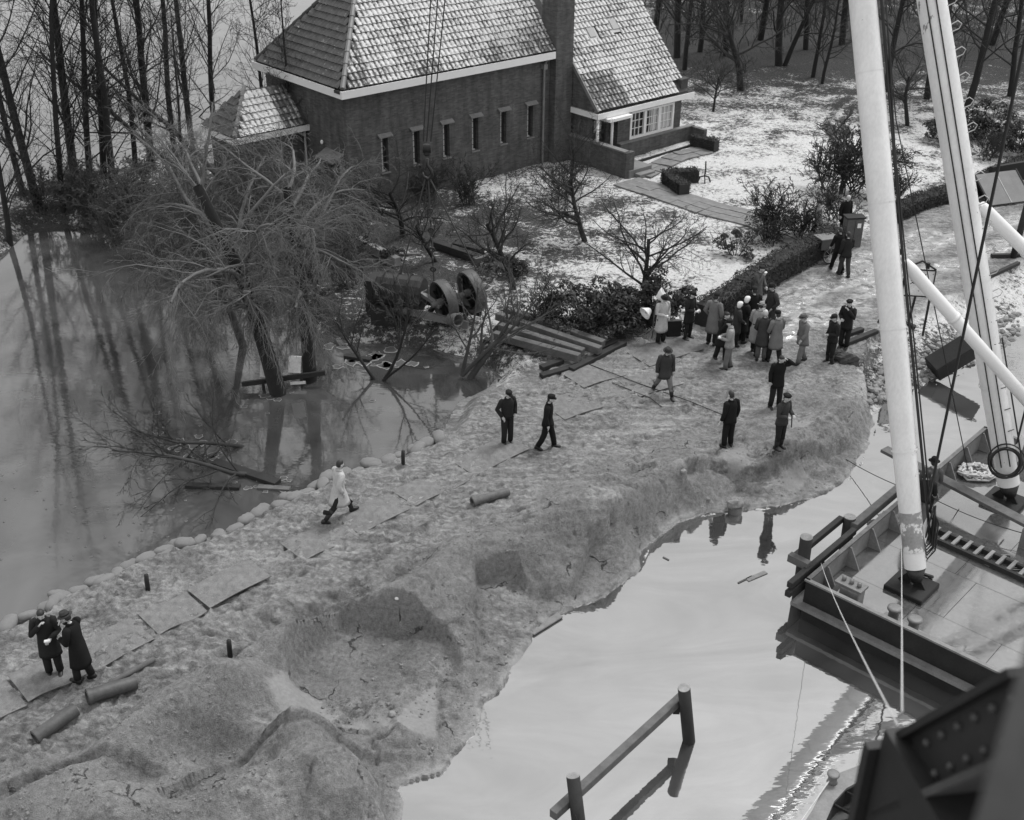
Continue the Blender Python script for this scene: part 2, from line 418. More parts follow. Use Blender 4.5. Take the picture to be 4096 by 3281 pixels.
def seg_dist(X, Y, pl, closed=False):
    D = np.full(X.shape, 1e9)
    n = len(pl)
    for i in range(n if closed else n - 1):
        ax, ay = pl[i]; bx, by = pl[(i + 1) % n]
        dx, dy = bx - ax, by - ay; L = dx * dx + dy * dy + 1e-9
        t = np.clip(((X - ax) * dx + (Y - ay) * dy) / L, 0, 1)
        D = np.minimum(D, (X - ax - t * dx) ** 2 + (Y - ay - t * dy) ** 2)
    return np.sqrt(D)
def inside(X, Y, pl):
    c = np.zeros(X.shape, bool); n = len(pl); j = n - 1
    for i in range(n):
        xi, yi = pl[i]; xj, yj = pl[j]
        k = ((yi > Y) != (yj > Y)) & (X < (xj - xi) * (Y - yi) / (yj - yi + 1e-12) + xi)
        c ^= k; j = i
    return c
def px2(l): return [U(x, y).to_2d() for x, y in l]
# sand region: dike and slumped bank; north edge runs along the timber skids, shrubs and hedge
SAND_N = px2([(497, 380), (520, 368), (560, 352), (600, 344), (650, 338), (690, 338), (722, 318), (770, 287), (828, 257), (880, 224), (930, 205), (985, 192), (1060, 170), (1200, 140)])
SAND_S = px2([(1300, 190), (1100, 238), (1024, 262), (985, 285), (950, 300), (905, 315), (872, 338), (862, 365), (872, 395)])
SANDPOLY = [Vector((-40, 4))] + px2([(-330, 800), (-120, 680), (0, 628)]) + SL[2:21] + SAND_N + SAND_S + SR[36::-1] + [Vector((-1, 4))]

MOUNDS = [  # pixel, radii along/across the dike, turn, height
    (190, 712, 1.5, .62, .45, .62), (236, 690, .7, .45, .4, .35), (286, 648, 1.1, .5, .6, .5), (120, 752, 1.5, .55, .4, .55), (60, 796, 1.2, .6, .3, .45), (330, 772, 1.3, .75, -.7, .85), (250, 796, 1.0, .6, .2, .5),
    (395, 606, 1.5, .5, .45, .45), (470, 552, 1.3, .55, .5, .4), (556, 524, 1.4, .8, .4, .62), (618, 518, 1.1, .7, .2, .45), (668, 482, 1.2, .7, .5, .35), (760, 430, 1.2, .5, .3, .28), (792, 446, .9, .55, .6, .25),
    (120, 818, 1.1, .6, .3, .5), (430, 582, .9, .4, .6, .3), (520, 556, .7, .4, .3, .35), (585, 490, 1.2, .5, .5, .28), (840, 415, 1.2, .6, .9, .25), (300, 738, .9, .45, .2, .4), (640, 500, .8, .5, .3, .3), (700, 468, .9, .4, .3, .22),
    (108, 736, .9, .42, .5, -.5), (60, 770, .9, .3, .4, -.3), (280, 614, 1.3, .42, .55, -.4), (330, 600, 1.0, .34, .55, -.32), (232, 652, .8, .3, .6, -.3), (360, 690, 1.3, .9, .4, -.25), (410, 566, .8, .3, .5, -.22), (520, 520, .7, .3, .5, -.2), (640, 470, .8, .3, .4, -.2), (215, 742, .8, .35, .3, -.35)]
SCARPS = [  # polyline in pixels; ground drops on its right-hand (canal) side
    ([(474, 650), (474, 598), (474, 566), (498, 564), (530, 572), (556, 572), (572, 566), (590, 540), (604, 532)], .62, 1.7),
    ([(655, 508), (690, 470), (716, 463), (752, 462), (790, 455), (812, 448), (836, 436)], .42, 1.3),
    ([(200, 772), (262, 735), (300, 742), (345, 738)], .30, 1.2), ([(20, 778), (70, 762), (130, 768)], .25, 1.0), ([(625, 545), (640, 520), (660, 505)], .35, 1.0)]

ROADEDGE = px2([(-260, 830), (-20, 772), (60, 752), (120, 722), (180, 690), (225, 668), (262, 640), (300, 608), (360, 584), (425, 556), (480, 530), (540, 486), (640, 446), (705, 428), (760, 408), (812, 388), (850, 380), (872, 395)])
SLUMP = ROADEDGE + SR[36::-1] + [Vector((-1, 4)), Vector((-14, 10))]
CLAY = [px2(l) for l in ([(262, 690), (285, 668), (318, 680), (338, 698), (332, 714), (300, 722), (276, 708)], [(390, 704), (404, 686), (438, 652), (441, 690), (437, 714), (415, 718), (398, 714)], [(338, 702), (392, 700), (395, 714), (335, 716)],
        [(713, 458), (735, 445), (752, 452), (753, 463), (735, 467)], [(768, 466), (800, 452), (817, 458), (800, 471)], [(782, 428), (812, 418), (818, 430), (790, 437)], [(560, 596), (532, 634), (505, 640), (520, 616)])]
def height(X, Y, micro=True):
    X = np.asarray(X, float); Y = np.asarray(Y, float)
    ins = inside(X, Y, LAND)
    dl = seg_dist(X, Y, SL + BACK); dr = seg_dist(X, Y, SR)
    dl = dl + fbm(X, Y, .7, 3, 5) * .10; dr = dr + fbm(X, Y, .8, 5, 9, .62) * .22
    far = Y > 52
    sand = inside(X, Y, SANDPOLY)
    nearw = sstep(26, 15, Y)                               # the slumped foreground bank is wider
    wR = np.where(sand, 1.1 + 1.6 * nearw + .5 * fbm(X, Y, 3, 2, 21), 3.2)
    pr = np.clip(dr / wR, 0, 1); pr = np.where(sand, pr ** .75, pr)
    zr = WR - .05 + (-WR + .05) * (pr * pr * (3 - 2 * pr) * .5 + pr * .5)
    pl = np.clip(dl / .9, 0, 1); zl = WL - .05 + (-WL + .05) * (pl * pl * (3 - 2 * pl))
    z = np.where(ins, np.minimum(zr, zl), -1)
    zo = np.maximum(-2.6, np.where(dr < dl, WR, WL) - .05 - .9 * np.minimum(dl, dr))
    z = np.where(ins, z, zo)
    edge = sstep(.05, .7, np.minimum(dl, dr)) * ins
    # slumps and heaps on the sand
    for (px, py, ra, rb, a, h) in MOUNDS:
        c = U(px, py, .1); ca, sa = math.cos(a), math.sin(a)
        dx, dy = X - c.x, Y - c.y
        u = (dx * ca + dy * sa) / ra; v = (-dx * sa + dy * ca) / rb
        z = z + 1.3 * h * np.exp(-(u * u + v * v) ** 1.4) * edge * ins
    for (px, py, ra, rb, a, h) in [(374, 668, 1.95, 1.72, .25, 1.0)]:                     # the scooped-out pit
        c = U(px, py, -.3); ca, sa = math.cos(a), math.sin(a); dx, dy = X - c.x + .10 * fbm(X, Y, .8, 3, 35), Y - c.y + .14 * fbm(X, Y, .6, 3, 36)
        q = np.sqrt(((dx * ca + dy * sa) / ra) ** 2 + ((-dx * sa + dy * ca) / rb) ** 2); t = np.clip(1 - q ** 6, 0, 1) ** .75
        z = z * (1 - .8 * t) - h * t * (.62 + .38 * np.clip(.5 + dy * .45, 0, 1)) * ins
    for pl_, drop, ext in SCARPS:
        pts = px2(pl_); wob = fbm(X, Y, .6, 3, 33, .5) * .18
        best = np.full(X.shape, 1e9); side = np.zeros(X.shape)
        for i in range(len(pts) - 1):
            ax, ay = pts[i]; bx, by = pts[i + 1]; dx, dy = bx - ax, by - ay; L = dx * dx + dy * dy
            t = np.clip(((X - ax) * dx + (Y - ay) * dy) / L, 0, 1)
            d = np.hypot(X - ax - t * dx, Y - ay - t * dy); sd = -((X - ax) * dy - (Y - ay) * dx) / math.sqrt(L)
            k = d < best; best = np.where(k, d, best); side = np.where(k, sd, side)
        d = np.where(side < 0, best, -best) + wob
        endfade = 1.0
        z = z - drop * sstep(0, .07, d) * sstep(ext, ext * .35, d) * edge * ins
    z = np.where(ins & sand & (dr > .05), np.maximum(z, WR + .06 + .22 * np.minimum(dr, 1.6)), z)
    if micro:
        slump = inside(X, Y, SLUMP); rough = np.where(sand, np.where(slump, .85, .25), .3) * edge
        z = z + fbm(X, Y, 1.5, 4, 41, .5) * .17 * rough + fbm(X, Y, .8, 6, 57, .66, True) * .115 * rough * slump
        z = z + fbm(X, Y, .26, 4, 71, .68) * np.where(slump, .04, np.where(sand, .055, .03)) * edge
        z = z + fbm(X, Y, 6, 3, 83) * .10 * edge * (~sand & ins)
        ck = np.abs(fbm(X + .25 * fbm(X, Y, .5, 2, 61), Y, 1.1, 3, 63, .5)); near = slump * sstep(3.6, 1.6, dr) * edge
        z = z - .17 * sstep(.035, .0, ck) * near * sstep(-.1, .3, fbm(X, Y, 1.7, 2, 67))
        al, ac = X * .63 + Y * .77, -X * .77 + Y * .63
        gu_ = fbm(al * 2.6 + .6 * fbm(X, Y, .8, 2, 79), ac * .45, 1.0, 5, 75, .6, True)
        z = z + .13 * (gu_ - .2) * slump * sstep(2.6, .9, dr) * sstep(.05, .5, dr) * ins
        st_ = fbm(X, Y, .9, 2, 73) * .3 + z * 6; z = z + .022 * np.sin(st_ * 6.28) * near
    return z
def gz(x, y): return float(height(np.array([x]), np.array([y]))[0])
def G(px, py, dz=0.0):
    z = 0.0
    for i in range(4):
        q = U(px, py, z); z = gz(q.x, q.y)
    q = U(px, py, z); q.z = z + dz; return q

def G2(px, py, dz=0.0):
    z = 1.3
    while z > -1.2:
        q = U(px, py, z)
        if gz(q.x, q.y) >= z: break
        z -= .02
    q = U(px, py, z); q.z = gz(q.x, q.y) + dz; return q
def spaced(lo, hi, f):
    out = [lo]
    while out[-1] < hi: out.append(out[-1] + f(out[-1]))
    return np.array(out)
ys = spaced(6.0, 2400, lambda y:   .05 if 14 < y < 31 else (.4 if y <= 14 else .05 + (y - 31) * .006 if y < 70 else .3 + (y - 70) * .12))
xr = spaced(0.0, 2400, lambda x: .06 if x < 14 else (.06 + (x - 14) * .012 if x < 45 else .45 + (x - 45) * .15))
xl = spaced(0.0, 800, lambda x: .06 if x < 12 else (.06 + (x - 12) * .012 if x < 45 else .45 + (x - 45) * .15))
xs = np.concatenate([-xl[:0:-1], xr])
GX, GY = np.meshgrid(xs, ys)
GZ = height(GX, GY)
# footprints, trampled mud and wheel ruts pressed into the sand
frng = np.random.RandomState(3)
def dent(cx, cy, r, dep, ang=0, asp=1.8):
    i0, i1 = np.searchsorted(xs, (cx - 3 * r, cx + 3 * r)); j0, j1 = np.searchsorted(ys, (cy - 3 * r, cy + 3 * r))
    if i1 <= i0 or j1 <= j0: return
    dx, dy = GX[j0:j1, i0:i1] - cx, GY[j0:j1, i0:i1] - cy; ca, sa = math.cos(ang), math.sin(ang)
    q = ((dx * ca + dy * sa) / (r * asp)) ** 2 + ((-dx * sa + dy * ca) / r) ** 2
    GZ[j0:j1, i0:i1] += -dep * np.exp(-q * 1.4) + dep * .45 * np.exp(-((np.sqrt(q) - 1.5) ** 2) * 3)
cand = 0
pxs = np.stack([frng.uniform(-20, 900, 11000), frng.uniform(330, 800, 11000)], 1)
fw_ = [U(a, b).to_2d() for a, b in pxs]
FX = np.array([q.x for q in fw_]); FY = np.array([q.y for q in fw_])
ok = inside(FX, FY, SANDPOLY) & (~inside(FX, FY, SLUMP) | (frng.uniform(0, 1, len(FX)) < .06)) & (seg_dist(FX, FY, SR) > 1.0) & (seg_dist(FX, FY, SL) > .5)
for x, y in zip(FX[ok], FY[ok]): dent(x, y, frng.uniform(.045, .095), frng.uniform(.025, .075), frng.uniform(.1, 1.3))
for px, py in [(785, 389), (775, 393), (815, 382), (830, 385), (250, 655), (225, 668), (180, 675), (330, 610), (352, 598), (375, 590), (405, 570), (362, 585), (390, 577), (300, 628), (268, 640), (420, 560), (560, 470), (600, 480), (640, 470)]:
    q = U(px, py); dent(q.x, q.y, .2, .10, .6)

def gz(x, y):                    # ground height read from the finished sheet
    i = min(max(int(np.searchsorted(xs, x)) - 1, 0), len(xs) - 2); j = min(max(int(np.searchsorted(ys, y)) - 1, 0), len(ys) - 2)
    a = (x - xs[i]) / (xs[i + 1] - xs[i]); b = (y - ys[j]) / (ys[j + 1] - ys[j])
    return float((GZ[j, i] * (1 - a) + GZ[j, i + 1] * a) * (1 - b) + (GZ[j + 1, i] * (1 - a) + GZ[j + 1, i + 1] * a) * b)
G = G2
SND = inside(GX, GY, SANDPOLY).astype(float)
DL, DR = seg_dist(GX, GY, SL + BACK), seg_dist(GX, GY, SR)
edge_d = seg_dist(GX, GY, SAND_N); edge_s = seg_dist(GX, GY, SAND_S)
wobb = fbm(GX, GY, .9, 4, 99) * .6
dsg = np.where(SND > .5, 1, -1) * np.minimum(edge_d, edge_s)
SNDS = np.where(np.minimum(edge_d, edge_s) < 2, sstep(-.45, .45, dsg + wobb), SND)
# wet wheel tracks on the road at the upper right
WETL = [px2([(640, 372), (712, 335), (790, 303), (872, 268), (985, 228), (1100, 196)]), px2([(700, 372), (770, 340), (850, 304), (905, 277), (1024, 240)]), px2([(745, 318), (800, 295), (860, 262), (930, 235)])]
WET = np.zeros(GX.shape)
for l in WETL: WET = np.maximum(WET, sstep(.9, .1, seg_dist(GX, GY, l) + fbm(GX, GY, 1.5, 3, 12) * .5))
WET *= sstep(6.0, 9.5, GX) * .95
WET = np.maximum(WET, np.where(SND > .5, sstep(.35, .05, DR) * .5, 0))
SLP = inside(GX, GY, SLUMP).astype(float)
DAMP = SLP * sstep(-.25, .2, fbm(GX, GY, 1.2, 3, 19) + .12)                   # freshly slumped sand is damp
pitm = inside(GX, GY, [U(x, y, -.5).to_2d() for x, y in [(302, 648), (318, 634), (352, 640), (395, 632), (440, 632), (438, 655), (405, 688), (385, 702), (345, 698), (318, 678)]]); DAMP = np.where(pitm, 1.5, DAMP)
CLY = np.zeros(GX.shape)
for l in CLAY: m_ = inside(GX, GY, l); CLY = np.maximum(CLY, m_ * sstep(.02, .14, seg_dist(GX, GY, l, True) + fbm(GX, GY, .3, 3, 91) * .06))
GZs = GZ.copy()
for k in range(14): GZs[1:-1, 1:-1] = (GZs[1:-1, 1:-1] * 2 + GZs[:-2, 1:-1] + GZs[2:, 1:-1] + GZs[1:-1, :-2] + GZs[1:-1, 2:]) / 6
GZ = GZ * (1 - CLY) + GZs * CLY                                              # smooth scraped clay
# snow lies thicker to the right of the house, thin under the fruit trees and along the flooded shore
SNOW = np.full(GX.shape, .44)
def snowspot(px, py, r, d):
    global SNOW
    c = U(px, py); SNOW = SNOW + d * np.exp(-((GX - c.x) ** 2 + (GY - c.y) ** 2) / r ** 2)
for a in [(760, 170, 7, .04), (700, 165, 4, .08), (850, 150, 7, .04), (620, 250, 3, .08), (700, 270, 3.5, .12), (860, 200, 4, .12), (560, 175, 4, .10), (640, 180, 2.2, .1), (500, 230, 4, -.12), (430, 225, 4, -.10), (620, 205, 2.5, -.12), (300, 260, 8, -.22), (200, 230, 9, -.22), (120, 200, 8, -.12), (400, 330, 3, -.02), (690, 45, 9, -.32), (800, 30, 14, -.34), (950, 45, 13, -.32), (960, 290, 3, .06), (1000, 310, 3, .06), (900, 350, 3, -.06), (430, 345, 1.6, .1)]: snowspot(*a)
SNOW = np.where(GY > 100, SNOW - .22, SNOW)
for l in ([(905, 52), (872, 80), (838, 106), (827, 122), (838, 150), (862, 176)], [(920, 58), (886, 84), (852, 108), (841, 122), (850, 146), (872, 172)]):      # cart tracks through the snow
    SNOW = SNOW - .2 * sstep(.34, .08, seg_dist(GX, GY, px2(l)) + fbm(GX, GY, .7, 3, 23) * .12)

def grid_obj(name, facemask):
    ny, nx = GX.shape
    idx = np.arange(ny * nx).reshape(ny, nx)
    q = np.stack([idx[:-1, :-1], idx[:-1, 1:], idx[1:, 1:], idx[1:, :-1]], -1)[facemask]
    used, inv = np.unique(q.ravel(), return_inverse=True)
    V = np.stack([GX.ravel()[used], GY.ravel()[used], GZ.ravel()[used]], 1)
    me = bpy.data.meshes.new(name)
    me.vertices.add(len(used)); me.vertices.foreach_set('co', V.ravel())
    nf = len(q); me.loops.add(nf * 4); me.loops.foreach_set('vertex_index', inv.astype(np.int32))
    me.polygons.add(nf); me.polygons.foreach_set('loop_start', np.arange(0, nf * 4, 4, dtype=np.int32)); me.polygons.foreach_set('loop_total', np.full(nf, 4, np.int32))
    me.polygons.foreach_set('use_smooth', np.ones(nf, bool))
    for an, A in (('sand', SNDS), ('wet', WET), ('snowy', SNOW), ('damp', DAMP), ('clay', CLY)):
        at = me.attributes.new(an, 'FLOAT', 'POINT'); at.data.foreach_set('value', A.ravel()[used].astype(np.float32))
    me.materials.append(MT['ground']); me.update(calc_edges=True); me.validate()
    o = bpy.data.objects.new(name, me); COL.objects.link(o); return struct(o)
fs = (SND[:-1, :-1] > .5)
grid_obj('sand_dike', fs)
deep = (np.maximum(np.maximum(GZ[:-1, :-1], GZ[1:, :-1]), np.maximum(GZ[:-1, 1:], GZ[1:, 1:])) < -1.75)      # lake bed that the murky water hides
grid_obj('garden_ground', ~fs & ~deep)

DIV = [Vector((-6, -60)), Vector((-8, 8))] + px2([(0, 740), (150, 690), (330, 600), (520, 500), (650, 410), (800, 310), (1000, 215), (1200, 150)]) + [Vector((300, 200)), Vector((2400, 900))]
def sheet(name, poly, z, mat):
    o = MB().add([(p[0], p[1], z) for p in poly], [tuple(range(len(poly)))]).build(name, mat); return struct(o)
sheet('flood_water', DIV[::-1] + [Vector((-6, -60)), Vector((-2400, -60)), Vector((-2400, 2400)), Vector((2400, 2400))], WL, MT['flood_water'])
sheet('canal_water', DIV + [Vector((2400, -60))], WR, MT['canal_water'])

# ------------------------------------------------------------------ brick pumping station
HOUSE = thing('pumping_station', 'dark brick building with steep snow-dusted tiled roofs, tall chimney and low wing', 'building', (HP.x, HP.y, 0), HY)
def hp(mb, name, mat, parent=None, smooth=False, bevel=0): return mb.build(name, MT[mat] if isinstance(mat, str) else mat, parent or HOUSE, None, smooth, bevel)
def wall_holes(mb, axis, c, a0, a1, z0, z1, holes, depth, mi=0):
    """wall face in the plane v=c (axis 'v', running along u) or u=c (axis 'u', running along v); holes (a0,a1,z0,z1) get reveals going inwards"""
    P = (lambda a, d, z: (a, c + d, z)) if axis == 'v' else (lambda a, d, z: (c + d, a, z))
    As = sorted({a0, a1, *[h[0] for h in holes], *[h[1] for h in holes]}); Zs = sorted({z0, z1, *[h[2] for h in holes], *[h[3] for h in holes]})
    for i in range(len(As) - 1):
        for j in range(len(Zs) - 1):
            am, zm = (As[i] + As[i + 1]) / 2, (Zs[j] + Zs[j + 1]) / 2
            if any(h[0] < am < h[1] and h[2] < zm < h[3] for h in holes): continue
            mb.add([P(As[i], 0, Zs[j]), P(As[i + 1], 0, Zs[j]), P(As[i + 1], 0, Zs[j + 1]), P(As[i], 0, Zs[j + 1])], [(0, 1, 2, 3)], mi)
    for (b0, b1, y0, y1) in holes:
        for (s0, t0), (s1, t1) in (((b0, y0), (b0, y1)), ((b0, y1), (b1, y1)), ((b1, y1), (b1, y0)), ((b1, y0), (b0, y0))):
            mb.add([P(s0, 0, t0), P(s1, 0, t1), P(s1, depth, t1), P(s0, depth, t0)], [(0, 1, 2, 3)], mi)
    return mb
def qbox(mb, u0, u1, v0, v1, z0, z1, mi=0): return mb.box(((u0 + u1) / 2, (v0 + v1) / 2, (z0 + z1) / 2), (u1 - u0, v1 - v0, z1 - z0), None, mi)

# main block walls
mb = MB(); WIN_U = [-9.7, -7.98, -6.28, -4.58, -2.86, -1.16]
wall_holes(mb, 'v', 0, -11.6, .05, -.8, 5.35, [(u - .19, u + .19, 1.46, 3.08) for u in WIN_U], .22)
wall_holes(mb, 'u', -11.6, 0, 6.45, -.8, 5.35, [(.55, 1.45, .05, 2.1)], .3)
mb.add([(-11.6, 6.45, -.8), (.6, 6.45, -.8), (.6, 6.45, 5.35), (-11.6, 6.45, 5.35)], [(3, 2, 1, 0)])
mb.add([(.6, 6.45, -.8), (.6, 0, -.8), (.6, 0, 5.35), (.6, 6.45, 5.35)], [(0, 3, 2, 1)])
hp(mb, 'wall', 'brickwork')
hp(qbox(MB(), -11.28, -11.24, .5, 1.5, 0, 2.15), 'door', 'black_iron')
hp(MB().add([(-12.2, .35, 2.25), (-11.59, .35, 2.55), (-11.59, 1.75, 2.55), (-12.2, 1.75, 2.25), (-12.2, .35, 2.19), (-11.59, .35, 2.49), (-11.59, 1.75, 2.49), (-12.2, 1.75, 2.19)],
   [(0, 3, 2, 1), (4, 5, 6, 7), (0, 1, 5, 4), (1, 2, 6, 5), (2, 3, 7, 6), (3, 0, 4, 7)]), 'door_hood', 'mid_steel')
hp(MB().ellipsoid((-11.7, 1.9, 2.75), (.07, .07, .1), 8, 6), 'wall_lamp', 'enamel')
for u in WIN_U:
    w = hp(qbox(MB(), u - .19, u + .19, .20, .215, 1.46, 3.08), 'window', 'glass')
    f = MB(); qbox(f, u - .13, u - .05, .10, .19, 1.52, 3.06); qbox(f, u - .13, u + .05, .101, .189, 1.46, 1.518)
    hp(f, 'frame', 'cloth_pale', w)
    g = MB()
    for k in range(5): qbox(g, u - .17, u - .03, .09, .2, 1.72 + k * .27, 1.745 + k * .27)
    hp(g, 'glazing_bars', 'dark_steel', w)['kind'] = 'stuff'
    l = MB(); x0, x1 = u - .36, u + .36
    l.add([(x0, -.002, 3.2), (x1, -.002, 3.2), (x1, -.18, 3.10), (x0, -.18, 3.10), (x0, -.002, 3.12), (x1, -.002, 3.12), (x1, -.18, 3.04), (x0, -.18, 3.04)],
          [(0, 1, 2, 3)[::-1], (4, 5, 6, 7), (2, 3, 7, 6)[::-1], (0, 3, 7, 4), (1, 5, 6, 2)])
    hp(l, 'lintel', 'mid_steel', w)
    hp(qbox(MB(), u - .24, u + .24, -.07, .09, 1.40, 1.455), 'sill', 'slab', w)
# white fascia and gutters of the main eaves
OV = .43
fa = MB(); qbox(fa, -11.6 - OV, .02, -OV, -OV + .06, 5.10, 5.42); hp(fa, 'fascia', 'white_paint')
fa = MB(); qbox(fa, -11.6 - OV, -11.6 - OV + .06, -OV + .061, 6.88, 5.10, 5.42); hp(fa, 'fascia', 'white_paint')
so = MB(); qbox(so, -11.97, .02, -.368, 0, 5.12, 5.16); qbox(so, -11.968, -11.6, .002, 6.85, 5.121, 5.161); hp(so, 'soffit', 'cloth_pale')
gu = MB(); qbox(gu, -12.06, .02, -.30, .1, 5.30, 5.425); qbox(gu, -11.9, -11.5, .1, 6.85, 5.302, 5.426); hp(gu, 'gutter', 'black_iron')
PITCH = math.radians(50); TP = math.tan(PITCH)
A0 = (-11.86, -.26); D_ = 6.97; HALF = D_ / 2; ZE = 5.44; ZR = ZE + HALF * TP
r = MB(); ur = .60
r.add([(A0[0], A0[1], ZE), (ur, A0[1], ZE), (ur, A0[1] + HALF, ZR), (A0[0] + HALF, A0[1] + HALF, ZR), (A0[0], A0[1] + D_, ZE), (ur, A0[1] + D_, ZE)],
      [(0, 1, 2, 3), (0, 3, 4), (4, 3, 2, 5), (1, 5, 2), (0, 4, 5, 1)])
ROOF = hp(r, 'roof', 'brick_dark')

# tiles --------------------------------------------------------------------------------
TW, TE = .25, .335
def tile_mesh(snow, i):
    prof = [(0, .0), (.05, .052), (.105, .062), (.165, .03), (.252, .0)]
    vs_, fs_ = [], []
    for (y, lift, sh) in ((0, .062, 0), (.2, .034, 0), (.385, .004, 0)):
        for x, h in prof: vs_.append((x, y, h + lift))
    for j in range(2):
        for k in range(4): fs_.append((j * 5 + k, j * 5 + k + 1, j * 5 + k + 6, j * 5 + k + 5))
    o = len(vs_)
    for x, h in prof: vs_.append((x, .004, h + .006))
    for k in range(4): fs_.append((o + k, o + k + 1, k + 1, k))
    return vs_, fs_
TV, TF = tile_mesh(0, 0)
TVn = np.array(TV)
tile_variants = {}
def tile_variant(sn):
    key = round(sn * 40)
    if key in tile_variants: return tile_variants[key]
    me = bpy.data.meshes.new('tile'); me.from_pydata(TV, [], TF)
    at = me.attributes.new('snow', 'FLOAT', 'POINT'); vals = np.full(len(TV), key / 40.0, np.float32); vals[15:] = -.3; vals[[0, 5, 10, 4, 9, 14]] -= .16; vals[10:15] -= .05
    at.data.foreach_set('value', vals); me.materials.append(MT['roof_tile']); me.update()
    tile_variants[key] = me; return me
trng = random.Random(11)
tile_count = 0; TILE_MAX = 300
def lay(org, ax, up, width, rows, keep, snowf, single_rows=0, parent=None):
    global tile_count
    org, ax, up = Vector(org), Vector(ax).normalized(), Vector(up).normalized(); nz = ax.cross(up)
    R = np.array([ax, up, nz]).T
    VV, FF, SS = [], [], []
    for r_ in range(rows):
        for c_ in range(int(width / TW)):
            u, w = c_ * TW, r_ * TE
            if not keep(u + TW / 2, w + TE / 2): continue
            sn = snowf(u, w) + trng.uniform(-.06, .06)
            base = org + ax * (u + trng.uniform(-.006, .006)) + up * (w + trng.uniform(-.008, .008)) + nz * trng.uniform(.0, .006)
            if r_ < single_rows and tile_count < TILE_MAX:
                o = bpy.data.objects.new('tile', tile_variant(sn)); COL.objects.link(o); o.parent = parent or ROOF
                mm = Matrix(((R[0][0], R[0][1], R[0][2], base.x), (R[1][0], R[1][1], R[1][2], base.y), (R[2][0], R[2][1], R[2][2], base.z), (0, 0, 0, 1)))
                o.matrix_local = mm; tile_count += 1
            else:
                o = len(VV) * len(TV)
                VV.append((R @ TVn.T).T + np.array(base)); FF.append([tuple(i + o for i in f) for f in TF])
                s_ = np.full(len(TV), sn, np.float32); s_[15:] = -.3; s_[[0, 5, 10, 4, 9, 14]] -= .16; s_[10:15] -= .05; SS.append(s_)
    return VV, FF, SS
ALLV, ALLF, ALLS = [], [], []
def lay_all(*a, **k):
    VV, FF, SS = lay(*a, **k); off = sum(len(x) for x in ALLV)
    for v_, f_, s_ in zip(VV, FF, SS):
        ALLF.extend([tuple(i + off for i in f) for f in f_] if False else [tuple(i - f_[0][0] + off for i in f) for f in f_]); ALLV.append(v_); ALLS.append(s_); off += len(v_)
SLOPE = HALF / math.cos(PITCH); NR = int(SLOPE / TE)
lay_all((A0[0], A0[1] - .05, ZE + .0), (1, 0, 0), (0, math.cos(PITCH), math.sin(PITCH)), 12.0, NR, lambda u, w: u > w * math.cos(PITCH) + .08, lambda u, w: .65 - .10 * (u < 1.4) - .05 * (w < .5) - .08 * (u > 10.8), 8, ROOF)
lay_all((A0[0] - .05, A0[1] + D_, ZE), (0, -1, 0), (math.cos(PITCH), 0, math.sin(PITCH)), D_, NR, lambda u, w: w * math.cos(PITCH) + .08 < u < D_ - w * math.cos(PITCH) - .08, lambda u, w: .36)
hip = MB()
for k in range(11):
    t0, t1 = k * .33, k * .33 + .38
    a = Vector((A0[0] + t0, A0[1] + t0, ZE + t0 * TP + .05)); b = Vector((A0[0] + t1, A0[1] + t1, ZE + t1 * TP + .04)); hip.tube([a, b], [.125, .105], 8)
hp(hip, 'hip_tiles', 'mid_steel', ROOF)
hip = MB()
for k in range(11):
    t0, t1 = k * .33, k * .33 + .38
    a = Vector((A0[0] + t0, A0[1] + D_ - t0, ZE + t0 * TP + .05)); b = Vector((A0[0] + t1, A0[1] + D_ - t1, ZE + t1 * TP + .04)); hip.tube([a, b], [.125, .105], 8)
hp(hip, 'hip_tiles', 'brick_dark', ROOF)
# chimney
hp(qbox(MB(), .051, 1.16, -.42, .62, -.8, 13.2), 'chimney', 'brickwork', None, False)
# downspout at the right end of the long wall
dsp = MB(); dsp.tube([(-.42, -.12, -.2), (-.42, -.12, 4.75), (-.42, -.3, 5.12)], .055, 8); qbox(dsp, -.53, -.31, -.24, -.01, 4.62, 4.86); hp(dsp, 'downspout', 'mid_steel')

# wing ---------------------------------------------------------------------------------
WV = -1.85; WP = math.radians(47); WT = math.tan(WP)
mb = MB(); wall_holes(mb, 'v', WV, 3.0, 7.62, -.6, 2.42, [(3.85, 7.06, .83, 2.19)], .16)
wall_holes(mb, 'v', -1.3, 1.4, 3.0, -.6, 2.42, [(1.75, 2.75, .35, 2.3)], .18)
mb.add([(3.0, -1.3, -.6), (3.0, WV, -.6), (3.0, WV, 2.42), (3.0, -1.3, 2.42)], [(0, 1, 2, 3)])
mb.add([(1.4, .2, -.6), (1.4, -1.3, -.6), (1.4, -1.3, 2.42), (1.4, .2, 2.42)], [(0, 1, 2, 3)])
mb.add([(7.62, WV, -.6), (7.62, 5.2, -.6), (7.62, 5.2, 3.2), (7.62, 1.2, 5.9), (7.62, WV, 2.9)], [(0, 1, 2, 3, 4)])
hp(mb, 'wing_wall', 'brickwork')
gbl = MB()    # gable under the left verge, beside the chimney
yv = lambda z: -2.25 + (z - 2.72) / WT
gbl.add([(1.22, -1.95, 2.66), (1.22, yv(9.6), 2.66), (1.22, yv(9.6), 9.5), (1.22, -1.95, 2.92)], [(3, 2, 1, 0)])
hp(gbl, 'gable_wall', 'brickwork')
fa = MB(); qbox(fa, 1.10, 7.62 + .42, -2.32, -2.26, 2.38, 2.64); hp(fa, 'fascia', 'white_paint')
fa = MB(); qbox(fa, 1.10, 1.16, -2.258, -.05, 2.38, 2.64); hp(fa, 'fascia', 'white_paint')
